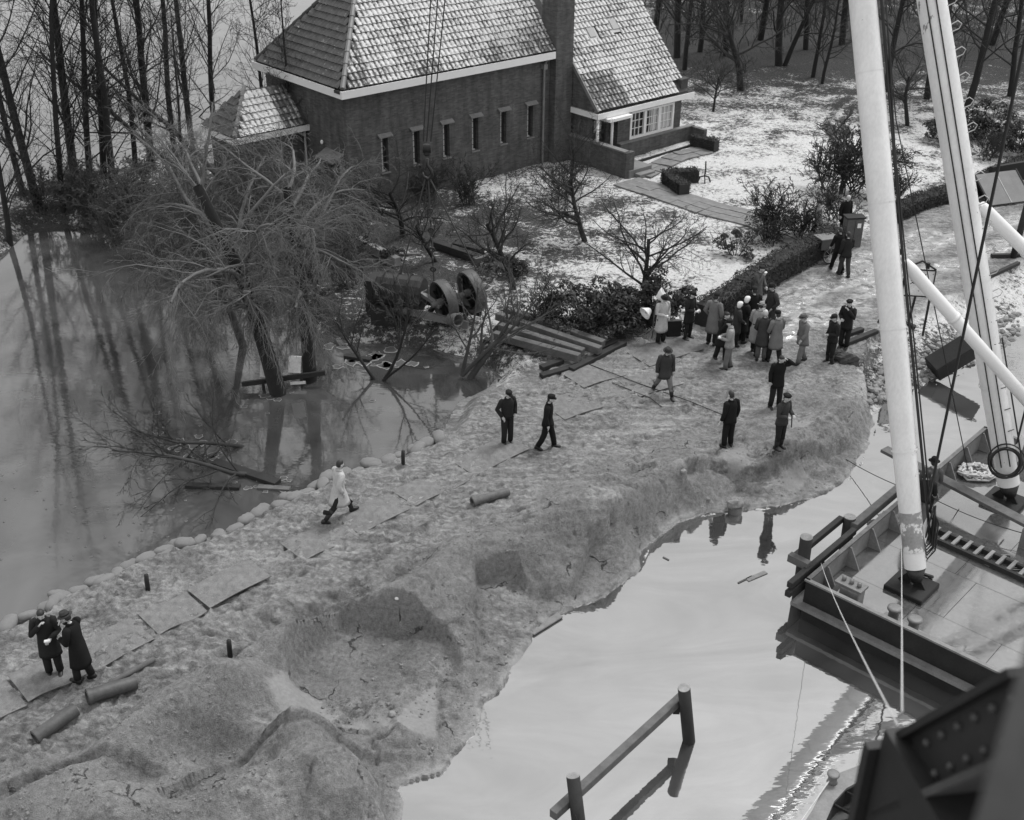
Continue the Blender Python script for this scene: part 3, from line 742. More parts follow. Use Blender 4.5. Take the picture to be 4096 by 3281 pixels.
fl = MB(); qbox(fl, 1.162, 8.0, -2.258, -.1, 2.42, 2.60); hp(fl, 'soffit', 'cloth_pale')
gu = MB(); qbox(gu, 1.16, 8.03, -2.25, -2.02, 2.601, 2.68); hp(gu, 'gutter', 'black_iron')
WE = (1.24, -2.12, 2.72); WL_ = 7.0 / math.cos(WP) * 1.0
r = MB(); wu1 = 7.75; top = 6.6
r.add([WE, (wu1, WE[1], WE[2]), (wu1, WE[1] + top, WE[2] + top * WT), (WE[0], WE[1] + top, WE[2] + top * WT),
       (WE[0], WE[1], WE[2] - .12), (wu1, WE[1], WE[2] - .12), (wu1, WE[1] + top, WE[2] + top * WT - .3), (WE[0], WE[1] + top, WE[2] + top * WT - .3)],
      [(0, 1, 2, 3), (7, 6, 5, 4), (0, 3, 7, 4), (1, 5, 6, 2), (0, 4, 5, 1)])
WROOF = hp(r, 'wing_roof', 'brick_dark')
sky_spots = [(2.05, 4.05), (3.75, 4.25)]
lay_all((WE[0] - .03, WE[1] - .05, WE[2] + .01), (1, 0, 0), (0, math.cos(WP), math.sin(WP)), wu1 - WE[0] + .05, 31,
        lambda u, w: (u < 5.75 or w > .75) and not any(abs(u - a) < .36 and abs(w - b) < .42 for a, b in sky_spots), lambda u, w: .65 - .12 * (u < 2.2 and w < 1.9) - .04 * (u < 1.0), 0, WROOF)
for a, b in sky_spots:
    pn = Vector((0, -math.sin(WP), math.cos(WP))); upv = Vector((0, math.cos(WP), math.sin(WP))); R = Matrix((Vector((1, 0, 0)), upv, pn)).transposed()
    c = Vector(WE) + Vector((a, 0, 0)) + upv * b
    sk = hp(MB().box(c + pn * .05, (.72, .86, .06), R), 'skylight', 'pale_steel', WROOF)
    hp(MB().box(c + pn * .10, (.42, .52, .05), R), 'pane', 'frost_glass', WROOF)
ver = MB().beam((WE[0] - .02, WE[1] - .08, WE[2] - .02), (WE[0] - .02, WE[1] + top, WE[2] + top * WT + .0), .10, .16); hp(ver, 'verge_board', 'mid_steel', WROOF)
kn = MB(); qbox(kn, 7.30, 7.80, -2.02, -1.5, 2.62, 3.25); qbox(kn, 7.25, 7.85, -2.07, -1.45, 3.251, 3.33); hp(kn, 'kneeler_block', 'brick_dark')
# wide white window with three lights
win = hp(qbox(MB(), 3.86, 7.05, WV + .12, WV + .14, .84, 2.18), 'window', 'glass')
fr = MB(); qbox(fr, 3.85, 7.06, WV - .04, WV + .08, .83, .95); qbox(fr, 3.85, 7.06, WV - .04, WV + .08, 2.10, 2.19)
for a, b in ((3.85, 3.97), (4.84, 5.02), (5.90, 6.08), (6.94, 7.06)): qbox(fr, a, b, WV - .041, WV + .079, .951, 2.099)
hp(fr, 'frame', 'white_paint', win)
bars = MB()
for a, b in ((3.97, 4.84), (5.02, 5.90), (6.08, 6.94)):
    for t in (1 / 3, 2 / 3): hp(qbox(MB(), a + (b - a) * t - .016, a + (b - a) * t + .016, WV + .03, WV + .07, .952, 2.098), 'glazing_bar', 'white_paint', win)
    for z in (1.33, 1.72): hp(qbox(MB(), a, b, WV + .031, WV + .069, z - .016, z + .016), 'glazing_bar', 'white_paint', win)
for a, b in ((5.45, 5.88), (6.1, 6.92)):
    cu = MB(); n = 14
    for k in range(n):
        x0, x1 = a + (b - a) * k / n, a + (b - a) * (k + 1) / n; y0, y1 = WV + .09 + .025 * (k % 2), WV + .09 + .025 * ((k + 1) % 2)
        cu.add([(x0, y0, .96), (x1, y1, .96), (x1, y1, 2.09), (x0, y0, 2.09)], [(0, 1, 2, 3)])
    hp(cu, 'curtain', 'curtain', win)
for u in (1.27, 2.26): hp(MB().tube([(u, -2.17, .3), (u, -2.17, 2.37)], .075, 10), 'porch_column', 'white_paint', None, True)
hp(qbox(MB(), 1.62, 3.2, -2.62, -1.32, 2.22, 2.36), 'porch_roof', 'white_paint')
door = hp(qbox(MB(), 1.76, 2.74, -1.16, -1.12, .35, 2.3), 'front_door', 'dark_steel')
hp(qbox(MB(), 2.0, 2.5, -1.19, -1.165, 1.35, 1.95), 'pane', 'frost_glass', door)
gb = MB(); [qbox(gb, x, x + .03, -1.21, -1.191, 1.35, 1.95) for x in (2.14, 2.32)]; qbox(gb, 2.0, 2.5, -1.211, -1.192, 1.63, 1.66); hp(gb, 'glazing_bars', 'white_paint', door)['kind'] = 'stuff'
hp(qbox(MB(), 2.08, 2.42, -1.2, -1.165, .98, 1.04), 'letter_flap', 'pale_steel', door)

# annex --------------------------------------------------------------------------------
mb = MB(); ax0, ax1, av0, av1, ah = -15.0, -11.602, 3.35, 5.75, 3.12
qbox(mb, ax0, ax1, av0, av1, -.8, ah); hp(mb, 'annex_wall', 'brickwork')
fa = MB(); qbox(fa, ax0 - .36, ax1, av0 - .36, av0 - .30, ah - .1, ah + .16); hp(fa, 'fascia', 'cloth_white')
fa = MB(); qbox(fa, ax0 - .36, ax0 - .30, av0 - .299, av1 + .3, ah - .1, ah + .16); hp(fa, 'fascia', 'cloth_white')
r = MB(); b0, c0, bd = ax0 - .28, av0 - .28, av1 - av0 + .56; hh_ = bd / 2; atp = math.tan(math.radians(46)); za = ah + .17; ab = ax1 + 0.0
r.add([(b0, c0, za), (ab, c0, za), (ab, c0 + hh_, za + hh_ * atp), (b0 + hh_, c0 + hh_, za + hh_ * atp), (b0, c0 + bd, za), (ab, c0 + bd, za)], [(0, 1, 2, 3), (0, 3, 4), (4, 3, 2, 5), (0, 4, 5, 1)])
AROOF = hp(r, 'annex_roof', 'brick_dark')
aP = math.radians(46); aNR = int(hh_ / math.cos(aP) / TE)
lay_all((b0, c0 - .04, za), (1, 0, 0), (0, math.cos(aP), math.sin(aP)), ab - b0, aNR, lambda u, w: u > w * math.cos(aP) + .06, lambda u, w: .72 if u < 2.4 else .5)
lay_all((b0 - .04, c0 + bd, za), (0, -1, 0), (math.cos(aP), 0, math.sin(aP)), bd, aNR, lambda u, w: w * math.cos(aP) + .06 < u < bd - w * math.cos(aP) - .06, lambda u, w: .36)
hip = MB()
for k in range(5):
    t0, t1 = k * .31, k * .31 + .35
    hip.tube([(b0 + t0, c0 + t0, za + t0 * atp + .05), (b0 + t1, c0 + t1, za + t1 * atp + .04)], [.11, .09], 7)
hp(hip, 'hip_tiles', 'mid_steel', AROOF)
hp(MB().tube([(-11.75, 3.2, -.2), (-11.75, 3.2, 2.9), (-11.75, 3.05, 3.1)], .05, 7), 'downspout', 'pale_steel')
# the rest of the tiles as one piece
me = bpy.data.meshes.new('tiles_beyond'); V_ = np.concatenate(ALLV); me.from_pydata(V_.tolist(), [], ALLF)
at = me.attributes.new('snow', 'FLOAT', 'POINT'); at.data.foreach_set('value', np.concatenate(ALLS)); me.materials.append(MT['roof_tile']); me.update()
o = bpy.data.objects.new('roof_tiles', me); COL.objects.link(o); o.parent = HOUSE; o['kind'] = 'stuff'

# garden walls, landing, planter and paths by the wing
GW = thing('garden_wall', 'tall dark brick terrace wall left of the porch columns', 'wall', house(1.07, -2.2), HY)
mb = MB(); qbox(mb, -.02, .20, -2.17, 2.2, -.6, 1.24); mb.build('wall', MT['brickwork'], GW)
mb = MB(); n = 9
for k in range(n):
    t = thing if False else None
    MB().box((.09, -2.1 + (k + .5) * 4.3 / n, 1.275), (.34, 4.3 / n - .012, .07)).build('coping_slab', MT['slab'], GW)
mb = MB(); qbox(mb, .21, .55, -2.16, -1.9, -.6, 1.239); mb.build('return_wall', MT['brickwork'], GW)
SB = thing('entrance_landing', 'dark stone landing with one step in front of the porch', 'steps', house(2.0, -3.4), HY)
mb = MB(); qbox(mb, -.72, .85, -1.0, 1.2, -.2, .35); mb.build('landing', MT['slab'], SB, bevel=.015)
mb = MB(); qbox(mb, -.35, .72, -1.36, -1.002, -.2, .17); mb.build('step', MT['slab'], SB, bevel=.015)
LW = thing('planter_wall', 'low brick planter wall under the white three-part window', 'wall', house(5.7, -2.11), HY)
mb = MB(); qbox(mb, -2.7, 2.75, -.0, .22, -.4, .78); qbox(mb, 2.53, 2.75, -.9, -.001, -.4, .779); mb.build('wall', MT['brickwork'], LW)
mb = MB(); qbox(mb, -2.74, 2.79, -.03, .25, .781, .83); mb.build('coping', MT['slab'], LW)
BE = thing('bed_edging', 'dark timber edging strip across the snowy flower bed below the wing', 'edging', house(5.0, -3.0), HY)
MB().beam((-1.7, -.0, .06), (2.6, .15, .06), .07, .16).build('plank', MT['timber_dark'], BE)
# paved garden path: slabs laid on the lawn
PATH = struct(bpy.data.objects.new('garden_path', None)); COL.objects.link(PATH)
prng = random.Random(5)
slabmeshes = []
for k in range(5):
    b_ = MB(); b_.box((0, 0, 0), (.86, .56, .06)); o_ = b_.build('paving_slab', MT['slab'], PATH, bevel=.01); slabmeshes.append(o_.data); bpy.data.objects.remove(o_)
def pave(pts, width):
    for (a, b) in zip(pts[:-1], pts[1:]):
        d = (b - a); L = d.length; d = d.normalized(); nrm = Vector((-d.y, d.x)); ang = math.atan2(d.y, d.x)
        nc, nr = max(1, round(L / .88)), max(1, int(width / .59))
        for i in range(nc):
            for j in range(nr):
                q = a + d * ((i + .5) * L / nc) + nrm * ((j + .5 - nr / 2) * .59)
                o = bpy.data.objects.new('paving_slab', slabmeshes[prng.randrange(5)]); COL.objects.link(o); o.parent = PATH
                o.location = (q.x, q.y, gz(q.x, q.y) + .055 + prng.uniform(-.006, .006)); o.rotation_euler = (prng.uniform(-.012, .012), prng.uniform(-.012, .012), ang)
pave(px2([(626, 182), (668, 196), (708, 209), (760, 222), (806, 243)]), 1.9)
pave(px2([(640, 176), (680, 157), (706, 151)]), 1.5)

# ------------------------------------------------------------------ vegetation
_COS = {n: (np.cos(np.arange(n) * 2 * math.pi / n)[None, :, None], np.sin(np.arange(n) * 2 * math.pi / n)[None, :, None]) for n in (3, 4, 5, 6, 7, 8)}
_FACE = {}
def tube_faces(K, n):
    if (K, n) not in _FACE:
        i, k = np.meshgrid(np.arange(K - 1), np.arange(n), indexing='ij'); k2 = (k + 1) % n
        _FACE[(K, n)] = np.stack([i * n + k, i * n + k2, (i + 1) * n + k2, (i + 1) * n + k], -1).reshape(-1, 4)
    return _FACE[(K, n)]
def quad_mesh(name, V, F, mat, parent, smooth=True):
    me = bpy.data.meshes.new(name); nf = len(F)
    me.vertices.add(len(V)); me.vertices.foreach_set('co', np.asarray(V, np.float32).ravel())
    me.loops.add(nf * 4); me.loops.foreach_set('vertex_index', np.asarray(F, np.int32).ravel())
    me.polygons.add(nf); me.polygons.foreach_set('loop_start', np.arange(0, nf * 4, 4, dtype=np.int32)); me.polygons.foreach_set('loop_total', np.full(nf, 4, np.int32))
    me.polygons.foreach_set('use_smooth', np.full(nf, smooth)); me.materials.append(MT[mat]); me.update(calc_edges=True)
    o = bpy.data.objects.new(name, me); COL.objects.link(o); o.parent = parent; return o
class Fast:
    """tubes for twigs, gathered quickly"""
    def __init__(s): s.V = []; s.F = []; s.n = 0
    def tube(s, pts, r0, r1, n=3):
        K = len(pts); d = np.empty_like(pts); d[1:-1] = pts[2:] - pts[:-2]; d[0] = pts[1] - pts[0]; d[-1] = pts[-1] - pts[-2]
        ref = (.31, .95, .05) if abs(d[0][1]) < .8 * abs(d[0][2]) + .01 else (1.0, .1, 0)
        x = np.stack([d[:, 1] * ref[2] - d[:, 2] * ref[1], d[:, 2] * ref[0] - d[:, 0] * ref[2], d[:, 0] * ref[1] - d[:, 1] * ref[0]], 1)
        y = np.stack([d[:, 1] * x[:, 2] - d[:, 2] * x[:, 1], d[:, 2] * x[:, 0] - d[:, 0] * x[:, 2], d[:, 0] * x[:, 1] - d[:, 1] * x[:, 0]], 1)
        r = np.linspace(r0, r1, K)[:, None]
        x *= r / (np.sqrt((x * x).sum(1))[:, None] + 1e-9); y *= r / (np.sqrt((y * y).sum(1))[:, None] + 1e-9)
        c, s_ = _COS[n]
        s.V.append((pts[:, None, :] + x[:, None, :] * c + y[:, None, :] * s_).reshape(-1, 3)); s.F.append(tube_faces(K, n) + s.n); s.n += K * n
    def build(s, name, mat, parent): return quad_mesh(name, np.concatenate(s.V), np.concatenate(s.F), mat, parent)
def path(rg, p, d, L, n, wob, grav):
    st = L / n; d = d / (math.sqrt(d[0] * d[0] + d[1] * d[1] + d[2] * d[2]) + 1e-9)
    w = rg.normal(0, wob, (n, 3)); w[:, 2] += grav; pts = np.empty((n + 1, 3)); pts[0] = p
    x, y, z = d; px_, py_, pz_ = p
    for i in range(n):
        x += w[i, 0]; y += w[i, 1]; z += w[i, 2]; l = st / math.sqrt(x * x + y * y + z * z)
        px_ += x * l; py_ += y * l; pz_ += z * l; pts[i + 1] = (px_, py_, pz_); l /= st; x *= l; y *= l; z *= l
    return pts
def side(rg, d, ang):
    d = d / np.linalg.norm(d); r = rg.normal(0, 1, 3); r -= d * r.dot(d); r /= np.linalg.norm(r)
    return d * math.cos(ang) + r * math.sin(ang)
def grow(rg, fs_, p, d, L, r, lev, st):
    """st: list per level of dict(n children, ang, len factor, wob, grav, seg, sides)"""
    S = st[min(lev, len(st) - 1)]
    pts = path(rg, p, d, L, S['seg'], S['wob'], S['grav'])
    fs_[min(lev, 1)].tube(pts, r, max(r * S.get('tip', .3), st[0].get('rmin', .006) * .7), S['sides'])
    if lev + 1 >= len(st): return
    C = st[lev + 1]; n = S['n']
    for k in range(n):
        t = S['t0'] + (1 - S['t0']) * (k + rg.uniform(0, 1)) / n
        i = min(int(t * S['seg']), S['seg'] - 1); f = t * S['seg'] - i
        q = pts[i] * (1 - f) + pts[i + 1] * f; dd = pts[i + 1] - pts[i]
        nd = side(rg, dd, S['ang'] * rg.uniform(.7, 1.25)) + np.array([0, 0, S.get('lift', 0)])
        rr = max(r * (1 - (1 - S.get('tip', .3)) * t) * S.get('rf', .45), st[0].get('rmin', .006))
        grow(rg, fs_, q, nd, L * S['lf'] * rg.uniform(.6, 1.2) * (1 - S.get('tap', .5) * t), rr, lev + 1, st)
_PROTO = {}
def tree(name, label, base, height_, r, lean, st, seed, group=None, bark='bark_dark', twig='twig_dark', extra=None, share=0):
    """share=n: meshes come from n shared variants of this style, turned and scaled for each tree"""
    T = thing(name, label, 'tree', base, 0, group)
    key = (id(st), seed % share, bark, twig) if share else None
    if key in _PROTO:
        tm, cm_, h0 = _PROTO[key]
        for nm, me in (('trunk', tm), ('crown', cm_)):
            o = bpy.data.objects.new(nm, me); COL.objects.link(o); o.parent = T
    else:
        rg = np.random.RandomState(seed); fs_ = [Fast(), Fast()]; h0 = height_
        d = np.array([0, 0, 1.0]) if share else np.array([lean[0], lean[1], 1.0])
        grow(rg, fs_, np.array([0, 0, -.35]), d, height_, r, 0, st)
        if extra:
            for (dx, dy, dz, ln, rr) in extra: grow(rg, fs_, np.array([0, 0, .2]), np.array([dx, dy, dz]), ln, rr, 0, st)
        t_ = fs_[0].build('trunk', bark, T); c_ = fs_[1].build('crown', twig, T)
        if share: _PROTO[key] = (t_.data, c_.data, h0)
    if share:
        k = height_ / h0; T.scale = (k, k, k)
        q = Vector((lean[0], lean[1], 1)).to_track_quat('Z', 'Y') @ Matrix.Rotation(seed * 2.4, 3, 'Z').to_quaternion()
        T.rotation_euler = q.to_euler()
    return T
def lv(n, ang, lf, wob, grav, seg, sides, t0=.25, **k): return dict(n=n, ang=ang, lf=lf, wob=wob, grav=grav, seg=seg, sides=sides, t0=t0, **k)
POPLAR = [lv(42, .8, .25, .03, .0, 12, 7, .08, tip=.25, rf=.27, tap=.3, rmin=.008), lv(8, .75, .5, .12, .05, 5, 4, .12, rf=.5), lv(4, .75, .55, .14, .02, 4, 3, .1, rf=.6), lv(0, 0, 0, .15, .02, 3, 3)]
FOREST = [lv(26, .95, .42, .05, .0, 9, 7, .14, tip=.25, rf=.36, tap=.4, rmin=.01), lv(7, .8, .5, .14, .03, 5, 4, .15, rf=.5), lv(5, .8, .5, .16, .0, 4, 3, .1, rf=.6), lv(0, 0, 0, .18, .0, 3, 3)]
FRUIT = [lv(13, 1.05, 1.1, .09, .0, 6, 7, .40, tip=.5, rf=.55, tap=.3, rmin=.006), lv(9, .8, .55, .15, .06, 6, 5, .15, rf=.5), lv(6, .85, .5, .18, .03, 4, 3, .1, rf=.6), lv(3, .8, .5, .2, .0, 3, 3, .1, rf=.6), lv(0, 0, 0, .2, 0, 2, 3)]
WILLOW = [lv(13, .95, .66, .05, .0, 8, 8, .40, tip=.5, rf=.5, tap=.25, lift=.25), lv(11, .8, .62, .10, -.085, 8, 5, .15, rf=.45, tap=.3), lv(10, .65, .55, .12, -.13, 7, 3, .08, rf=.5, tap=.3), lv(5, .6, .45, .16, -.12, 5, 3, .1, rf=.6), lv(0, 0, 0, .18, -.1, 3, 3)]
BRUSH = [lv(7, .6, .6, .12, .0, 6, 4, .1, tip=.3, rf=.55, tap=.3), lv(6, .7, .5, .16, .0, 4, 3, .1, rf=.6), lv(4, .7, .5, .18, 0, 3, 3, .1, rf=.6), lv(0, 0, 0, .2, 0, 2, 3)]

def lean_for(px, slope):            # sideways lean that shows as dx/dy = slope in the picture
    vert = (522 - px) / 2300.0
    return -(slope - vert)
POP = [(75, 186, 21, .26, .165, 'thickest bare poplar trunk on the bank, forking high up, left of the annex'),
       (91, 192, 19, .19, .13, 'slim bare poplar just right of the thickest bank poplar'),
       (113, 197, 20, .21, .05, 'upright bare poplar on the bank above the dark shrubs'),
       (151, 165, 20, .24, .14, 'bare poplar standing behind the leaning willow trunks'),
       (176, 157, 19, .19, .14, 'bare poplar nearest the left corner of the annex'),
       (39, 209, 20, .24, .21, 'bare poplar with its foot at the water on the left bank'),
       (63, 211, 17, .16, .20, 'bare poplar with many low side branches rising from the waterline'),
       (10, 244, 15, .17, .16, 'leftmost bare poplar at the edge of the picture'),
       (104, 178, 17, .12, .10, 'thin bare poplar between the second and third poplars'),
       (213, 120, 21, .25, .09, 'dark bare poplar rising behind the annex roof'),
       (190, 128, 19, .20, .10, 'pale-grey bare poplar just behind the annex ridge'),
       (24, 196, 18, .15, .2, 'bare poplar behind the one with its foot at the water'),
       (135, 168, 16, .11, .13, 'slender bare poplar right of the upright one')]
for i, (px, py, h_, r_, sl_, lab) in enumerate(POP):
    b = G(px, py); tree('poplar_tree', lab, b, h_, r_ * .82, (lean_for(px, sl_) * .8, 0), POPLAR, 100 + i, 'bare poplars on the flooded bank', share=5)
THICK = [lv(16, .9, .5, .06, .0, 9, 7, .3, tip=.3, rf=.4, tap=.4), lv(7, .8, .5, .14, .05, 5, 4, .1, rf=.5), lv(5, .8, .5, .16, .02, 4, 3, .1, rf=.6), lv(0, 0, 0, .18, .0, 3, 3)]
b = G(205, 184); tree('leaning_tree', 'dark trunk leaning far left over the bank in front of the annex', b, 9.5, .17, (-1.15, .1), THICK, 140, 'leaning trunks by the annex', 'bark_mid')
b = G(228, 180); tree('leaning_tree', 'second leaning trunk, crossing the annex wall corner', b, 9.0, .15, (-.95, .2), THICK, 141, 'leaning trunks by the annex', 'bark_mid')
for i, (px, py, h_, lab) in enumerate([(268, 150, 13, 'tall bare birch-like tree in front of the annex roof'), (296, 190, 9, 'bare tree before the door of the building')]):
    b = G(px, py); tree('bare_tree', lab, b, h_, .11, (-.02, 0), POPLAR, 150 + i, None, 'bark_dark')
for i, (px, py, h_, r_, sl_, lab) in enumerate([(190, 236, 9, .11, .12, 'bare alder at the shore behind the willow twigs')]):
    b = G(px, py); tree('alder_tree', lab, b, h_, r_, (lean_for(px, sl_) * .8, 0), POPLAR, 160 + i, 'bare alders on the shore', 'bark_dark', 'twig_dark', share=5)
LIMB = [lv(14, .7, .6, .10, -.02, 8, 6, .15, tip=.3, rf=.5, tap=.3), lv(8, .6, .5, .14, -.02, 5, 4, .1, rf=.55), lv(6, .6, .5, .16, .0, 4, 3, .1, rf=.6), lv(0, 0, 0, .18, 0, 3, 3)]
b = U(268, 468, WL + .15); tree('fallen_limb', 'broken bare limb lying low over the pond towards the lower left', b, 4.6, .08, (-3.2, -1.2), LIMB, 171, None, 'bark_mid', 'twig_dark')
b = U(252, 440, WL + .15); tree('fallen_limb', 'second bare limb drooping over the pond above the floating timbers', b, 4.0, .07, (-2.2, -.5), LIMB, 172, None, 'bark_mid', 'twig_dark')
# two willows standing in the flood water
b = U(282, 402, WL - .3); tree('willow_tree', 'big bare willow standing in the water with drooping pale twigs, left of its twin', b, 7.8, .29, (-.03, .04), WILLOW, 207, 'willows in the flood', 'bark_dark', 'twig_pale')
b = U(309, 389, WL - .3); tree('willow_tree', 'bare willow standing in the water just right of the biggest one', b, 7.2, .26, (.05, .08), WILLOW, 212, 'willows in the flood', 'bark_dark', 'twig_pale')
b = U(246, 352, WL - .2); tree('willow_tree', 'smaller bare willow behind the big pair at the shore', b, 5.2, .15, (-.15, .1), WILLOW, 222, 'willows in the flood', 'bark_mid', 'twig_wood', share=2)
b = G(320, 318); tree('willow_tree', 'bare willow on the shore in front of the building', b, 4.2, .13, (-.25, .1), WILLOW, 226, 'willows in the flood', 'bark_mid', 'twig_wood', share=2)
YTREE = [lv(7, .75, .75, .06, .02, 7, 6, .3, tip=.35, rf=.6, tap=.3), lv(6, .6, .55, .12, .04, 5, 4, .15, rf=.5), lv(4, .7, .5, .15, .02, 4, 3, .1, rf=.6), lv(0, 0, 0, .18, 0, 3, 3)]
b = U(384, 386, WL - .2); tree('sapling', 'forked bare sapling standing in the shallow water beside the sandbags', b, 3.0, .07, (-.55, .05), YTREE, 231, None, 'bark_dark', 'twig_dark', [(.6, .1, 1, 3.2, .06), (.95, -.1, 1, 3.0, .045)])
b = U(462, 381, WL - .1); tree('leaning_tree', 'leaning bare tree at the pond edge in front of the wheeled machine', b, 3.4, .13, (.62, .15), YTREE, 236, None, 'bark_mid', 'twig_wood', [(.95, .1, 1, 3.6, .08), (.35, .2, 1, 3.0, .07)])
FT = [(402, 236, 3.6, .13, -.13, 'fruit tree with leaning trunk below the slit windows'), (586, 241, 4.0, .13, -.14, 'forked fruit tree on the lawn below the terrace wall'),
      (513, 290, 4.2, .13, -.14, 'many-stemmed fruit tree beside the timber beams on the lawn'), (645, 313, 4.3, .12, -.16, 'spreading fruit tree among the evergreen shrubs'),
      (571, 191, 3.4, .10, -.12, 'small fruit tree close to the terrace wall'), (713, 112, 3.2, .08, .0, 'small round-headed tree on the snow right of the wing'),
      (741, 90, 6.5, .2, .02, 'wide-crowned bare tree on the snow beyond the wing'), (908, 126, 4.2, .08, .03, 'young bare tree between the two white masts'), (436, 262, 3.0, .06, -.3, 'thin bare sapling beside the hanging hook')]
for i, (px, py, h_, r_, sl_, lab) in enumerate(FT):
    b = G(px, py); tree('fruit_tree', lab, b, h_ * .72, r_, (sl_ * 1.0, 0), FRUIT, 300 + i, 'bare trees in the garden', 'bark_dark', 'twig_dark', share=6)
BG = [(685, 70, 13, .17, 'bare tree nearest the right verge of the wing roof'), (677, 58, 15, .24, 'thick dark trunk beside the wing roof at the wood edge'), (700, 52, 14, .2, 'tall wood tree a little right of the wing roof'),
      (726, 56, 14, .2, 'tall wood tree behind the wide-crowned one'), (779, 66, 15, .26, 'straight thick wood tree with a leaning neighbour at its foot'), (785, 66, 13, .2, 'wood tree leaning right from a shared foot'),
      (813, 77, 9, .12, 'slim wood tree at the edge of the snow'), (822, 84, 8, .09, 'thin young tree right of the slim wood tree'), (806, 50, 14, .18, 'wood tree deep behind the slim ones'),
      (760, 40, 14, .17, 'wood tree far back above the snow clearing'), (886, 92, 15, .24, 'dark wood tree seen between the two white masts'), (927, 99, 13, .16, 'wood tree half hidden by the right mast'),
      (968, 106, 16, .34, 'very thick old tree right of the masts'), (1010, 96, 13, .2, 'tall tree at the right edge behind the evergreen clumps'), (842, 45, 14, .18, 'wood tree just left of the left mast'), (1035, 60, 14, .22, 'wood tree at the far right edge'),
      (655, 30, 14, .18, 'wood tree seen over the wing roof edge'), (740, 22, 15, .18, 'one of the farthest wood trees, above the clearing'), (945, 50, 14, .18, 'wood tree right of the right mast, far back'), (992, 45, 14, .2, 'wood tree behind the very thick old tree')]
for i, (px, py, h_, r_, lab) in enumerate(BG):
    b = G(px, py); ln = .35 if 'leaning right' in lab else (.16 if 'very thick' in lab else random.Random(i).uniform(-.05, .08))
    tree('wood_tree', lab, b, h_, r_, (ln, 0), FOREST, 400 + i, 'bare trees of the wood behind the garden', 'bark_dark', 'twig_dark', share=5)
SH = [(44, 210, 1.8, 10, 'bare brush between the two waterline poplars'), (74, 210, 2.0, 10, 'bare brush at the foot of the thickest poplar'), (98, 212, 2.2, 10, 'bare brush right of the thickest poplar'), (140, 215, 2.6, 10, 'bare brush under the leaning trunks'), (92, 224, 1.8, 10, 'low brush right at the waterline below the poplars'),
      (848, 194, 3.4, 10, 'tall twiggy shrub left of the left mast'), (830, 190, 2.2, 8, 'low twiggy shrub beside the garden path'), (800, 238, 1.8, 9, 'bare shrub behind the hedge beside the walking man'),
      (770, 236, 2.2, 14, 'dense bare shrub bulging over the hedge'), (835, 222, 1.7, 8, 'bare shrub next to the grey cabinet'), (893, 200, 1.6, 8, 'bare shrub between the mast and the far hedge'),
      (120, 240, 2.2, 14, 'dark brush at the shore below the poplars'), (160, 250, 2.4, 14, 'dark brush hanging over the pond left of the willows'), (205, 262, 2.6, 14, 'dark brush behind the drooping willow twigs'),
      (250, 240, 2.6, 12, 'brush between the annex and the willows'), (330, 262, 2.6, 12, 'brush left of the fruit tree under the slit windows'), (352, 286, 1.6, 12, 'brush at the end of the concrete wall'),
      (300, 290, 2.6, 14, 'thick brush behind the willow trunks'), (545, 330, 1.6, 9, 'bare brush at the end of the timber skids'), (470, 205, 1.8, 9, 'bare brush against the long brick wall'), (350, 228, 2.2, 10, 'bare brush at the corner of the long brick wall'),
      (560, 200, 1.6, 8, 'bare shrub under the terrace wall'), (402, 330, 1.4, 9, 'brush at the pond edge in front of the dark engine housing'), (430, 200, 1.7, 9, 'bare brush behind the hanging hook'), (985, 160, 1.4, 8, 'bare shrub near the leaning hatch')]
for i, (px, py, h_, n_, lab) in enumerate(SH):
    b = G(px, py); T = thing('bare_shrub', lab, 'shrub', b, i * 1.9, 'bare garden shrubs'); key = ('shrub', i % 3, px < 420)
    if key not in _PROTO:
        rg = np.random.RandomState(500 + i); fs_ = [Fast(), Fast()]
        for k in range(12):
            a = rg.uniform(0, 6.28); sp = rg.uniform(.1, .8)
            grow(rg, fs_, np.array([rg.uniform(-.15, .15), rg.uniform(-.15, .15), -.05]), np.array([math.cos(a) * sp, math.sin(a) * sp, 1]), rg.uniform(.7, 1.1), .011, 0, BRUSH)
        s_ = fs_[0].build('stem', 'bark_mid' if px < 420 else 'twig_dark', T); c_ = fs_[1].build('crown', 'twig_dark' if px > 420 else 'twig_wood', T); _PROTO[key] = (s_.data, c_.data)
    else:
        for nm, me in zip(('stem', 'crown'), _PROTO[key]): o = bpy.data.objects.new(nm, me); COL.objects.link(o); o.parent = T
    T.scale = (h_, h_, h_)
# undergrowth of the wood: nobody could count it
rg = np.random.RandomState(77); fs_ = [Fast(), Fast()]
UG = [lv(6, .7, .6, .15, .0, 5, 3, .1, tip=.3, rf=.55, tap=.3), lv(5, .7, .5, .18, 0, 3, 3, .1, rf=.6), lv(0, 0, 0, .2, 0, 2, 3)]
UP = []
for k in range(14):
    f0 = [Fast(), Fast()]; grow(rg, f0, np.array([0, 0, -.1]), np.array([rg.normal(0, .25), rg.normal(0, .25), 1]), 2.4, .03, 0, UG)
    UP.append([(np.concatenate(f.V), np.concatenate(f.F)) for f in f0])
for k in range(620):
    px, py = rg.uniform(640, 1060), abs(rg.normal(0, 1)) * 30 - 12
    if px < 700: py = min(py, 45)
    lim = 52 + max(0, (px - 850)) * .22
    if py > lim: continue
    q = U(px, py); sc_ = rg.uniform(.5, 1.5); a = rg.uniform(0, 6.28); R_ = np.array([[math.cos(a), -math.sin(a), 0], [math.sin(a), math.cos(a), 0], [0, 0, 1]]) * sc_
    for f, (V_, F_) in zip(fs_, UP[k % 14]): f.V.append(V_ @ R_.T + np.array([q.x, q.y, 0])); f.F.append(F_ + f.n); f.n += len(V_)
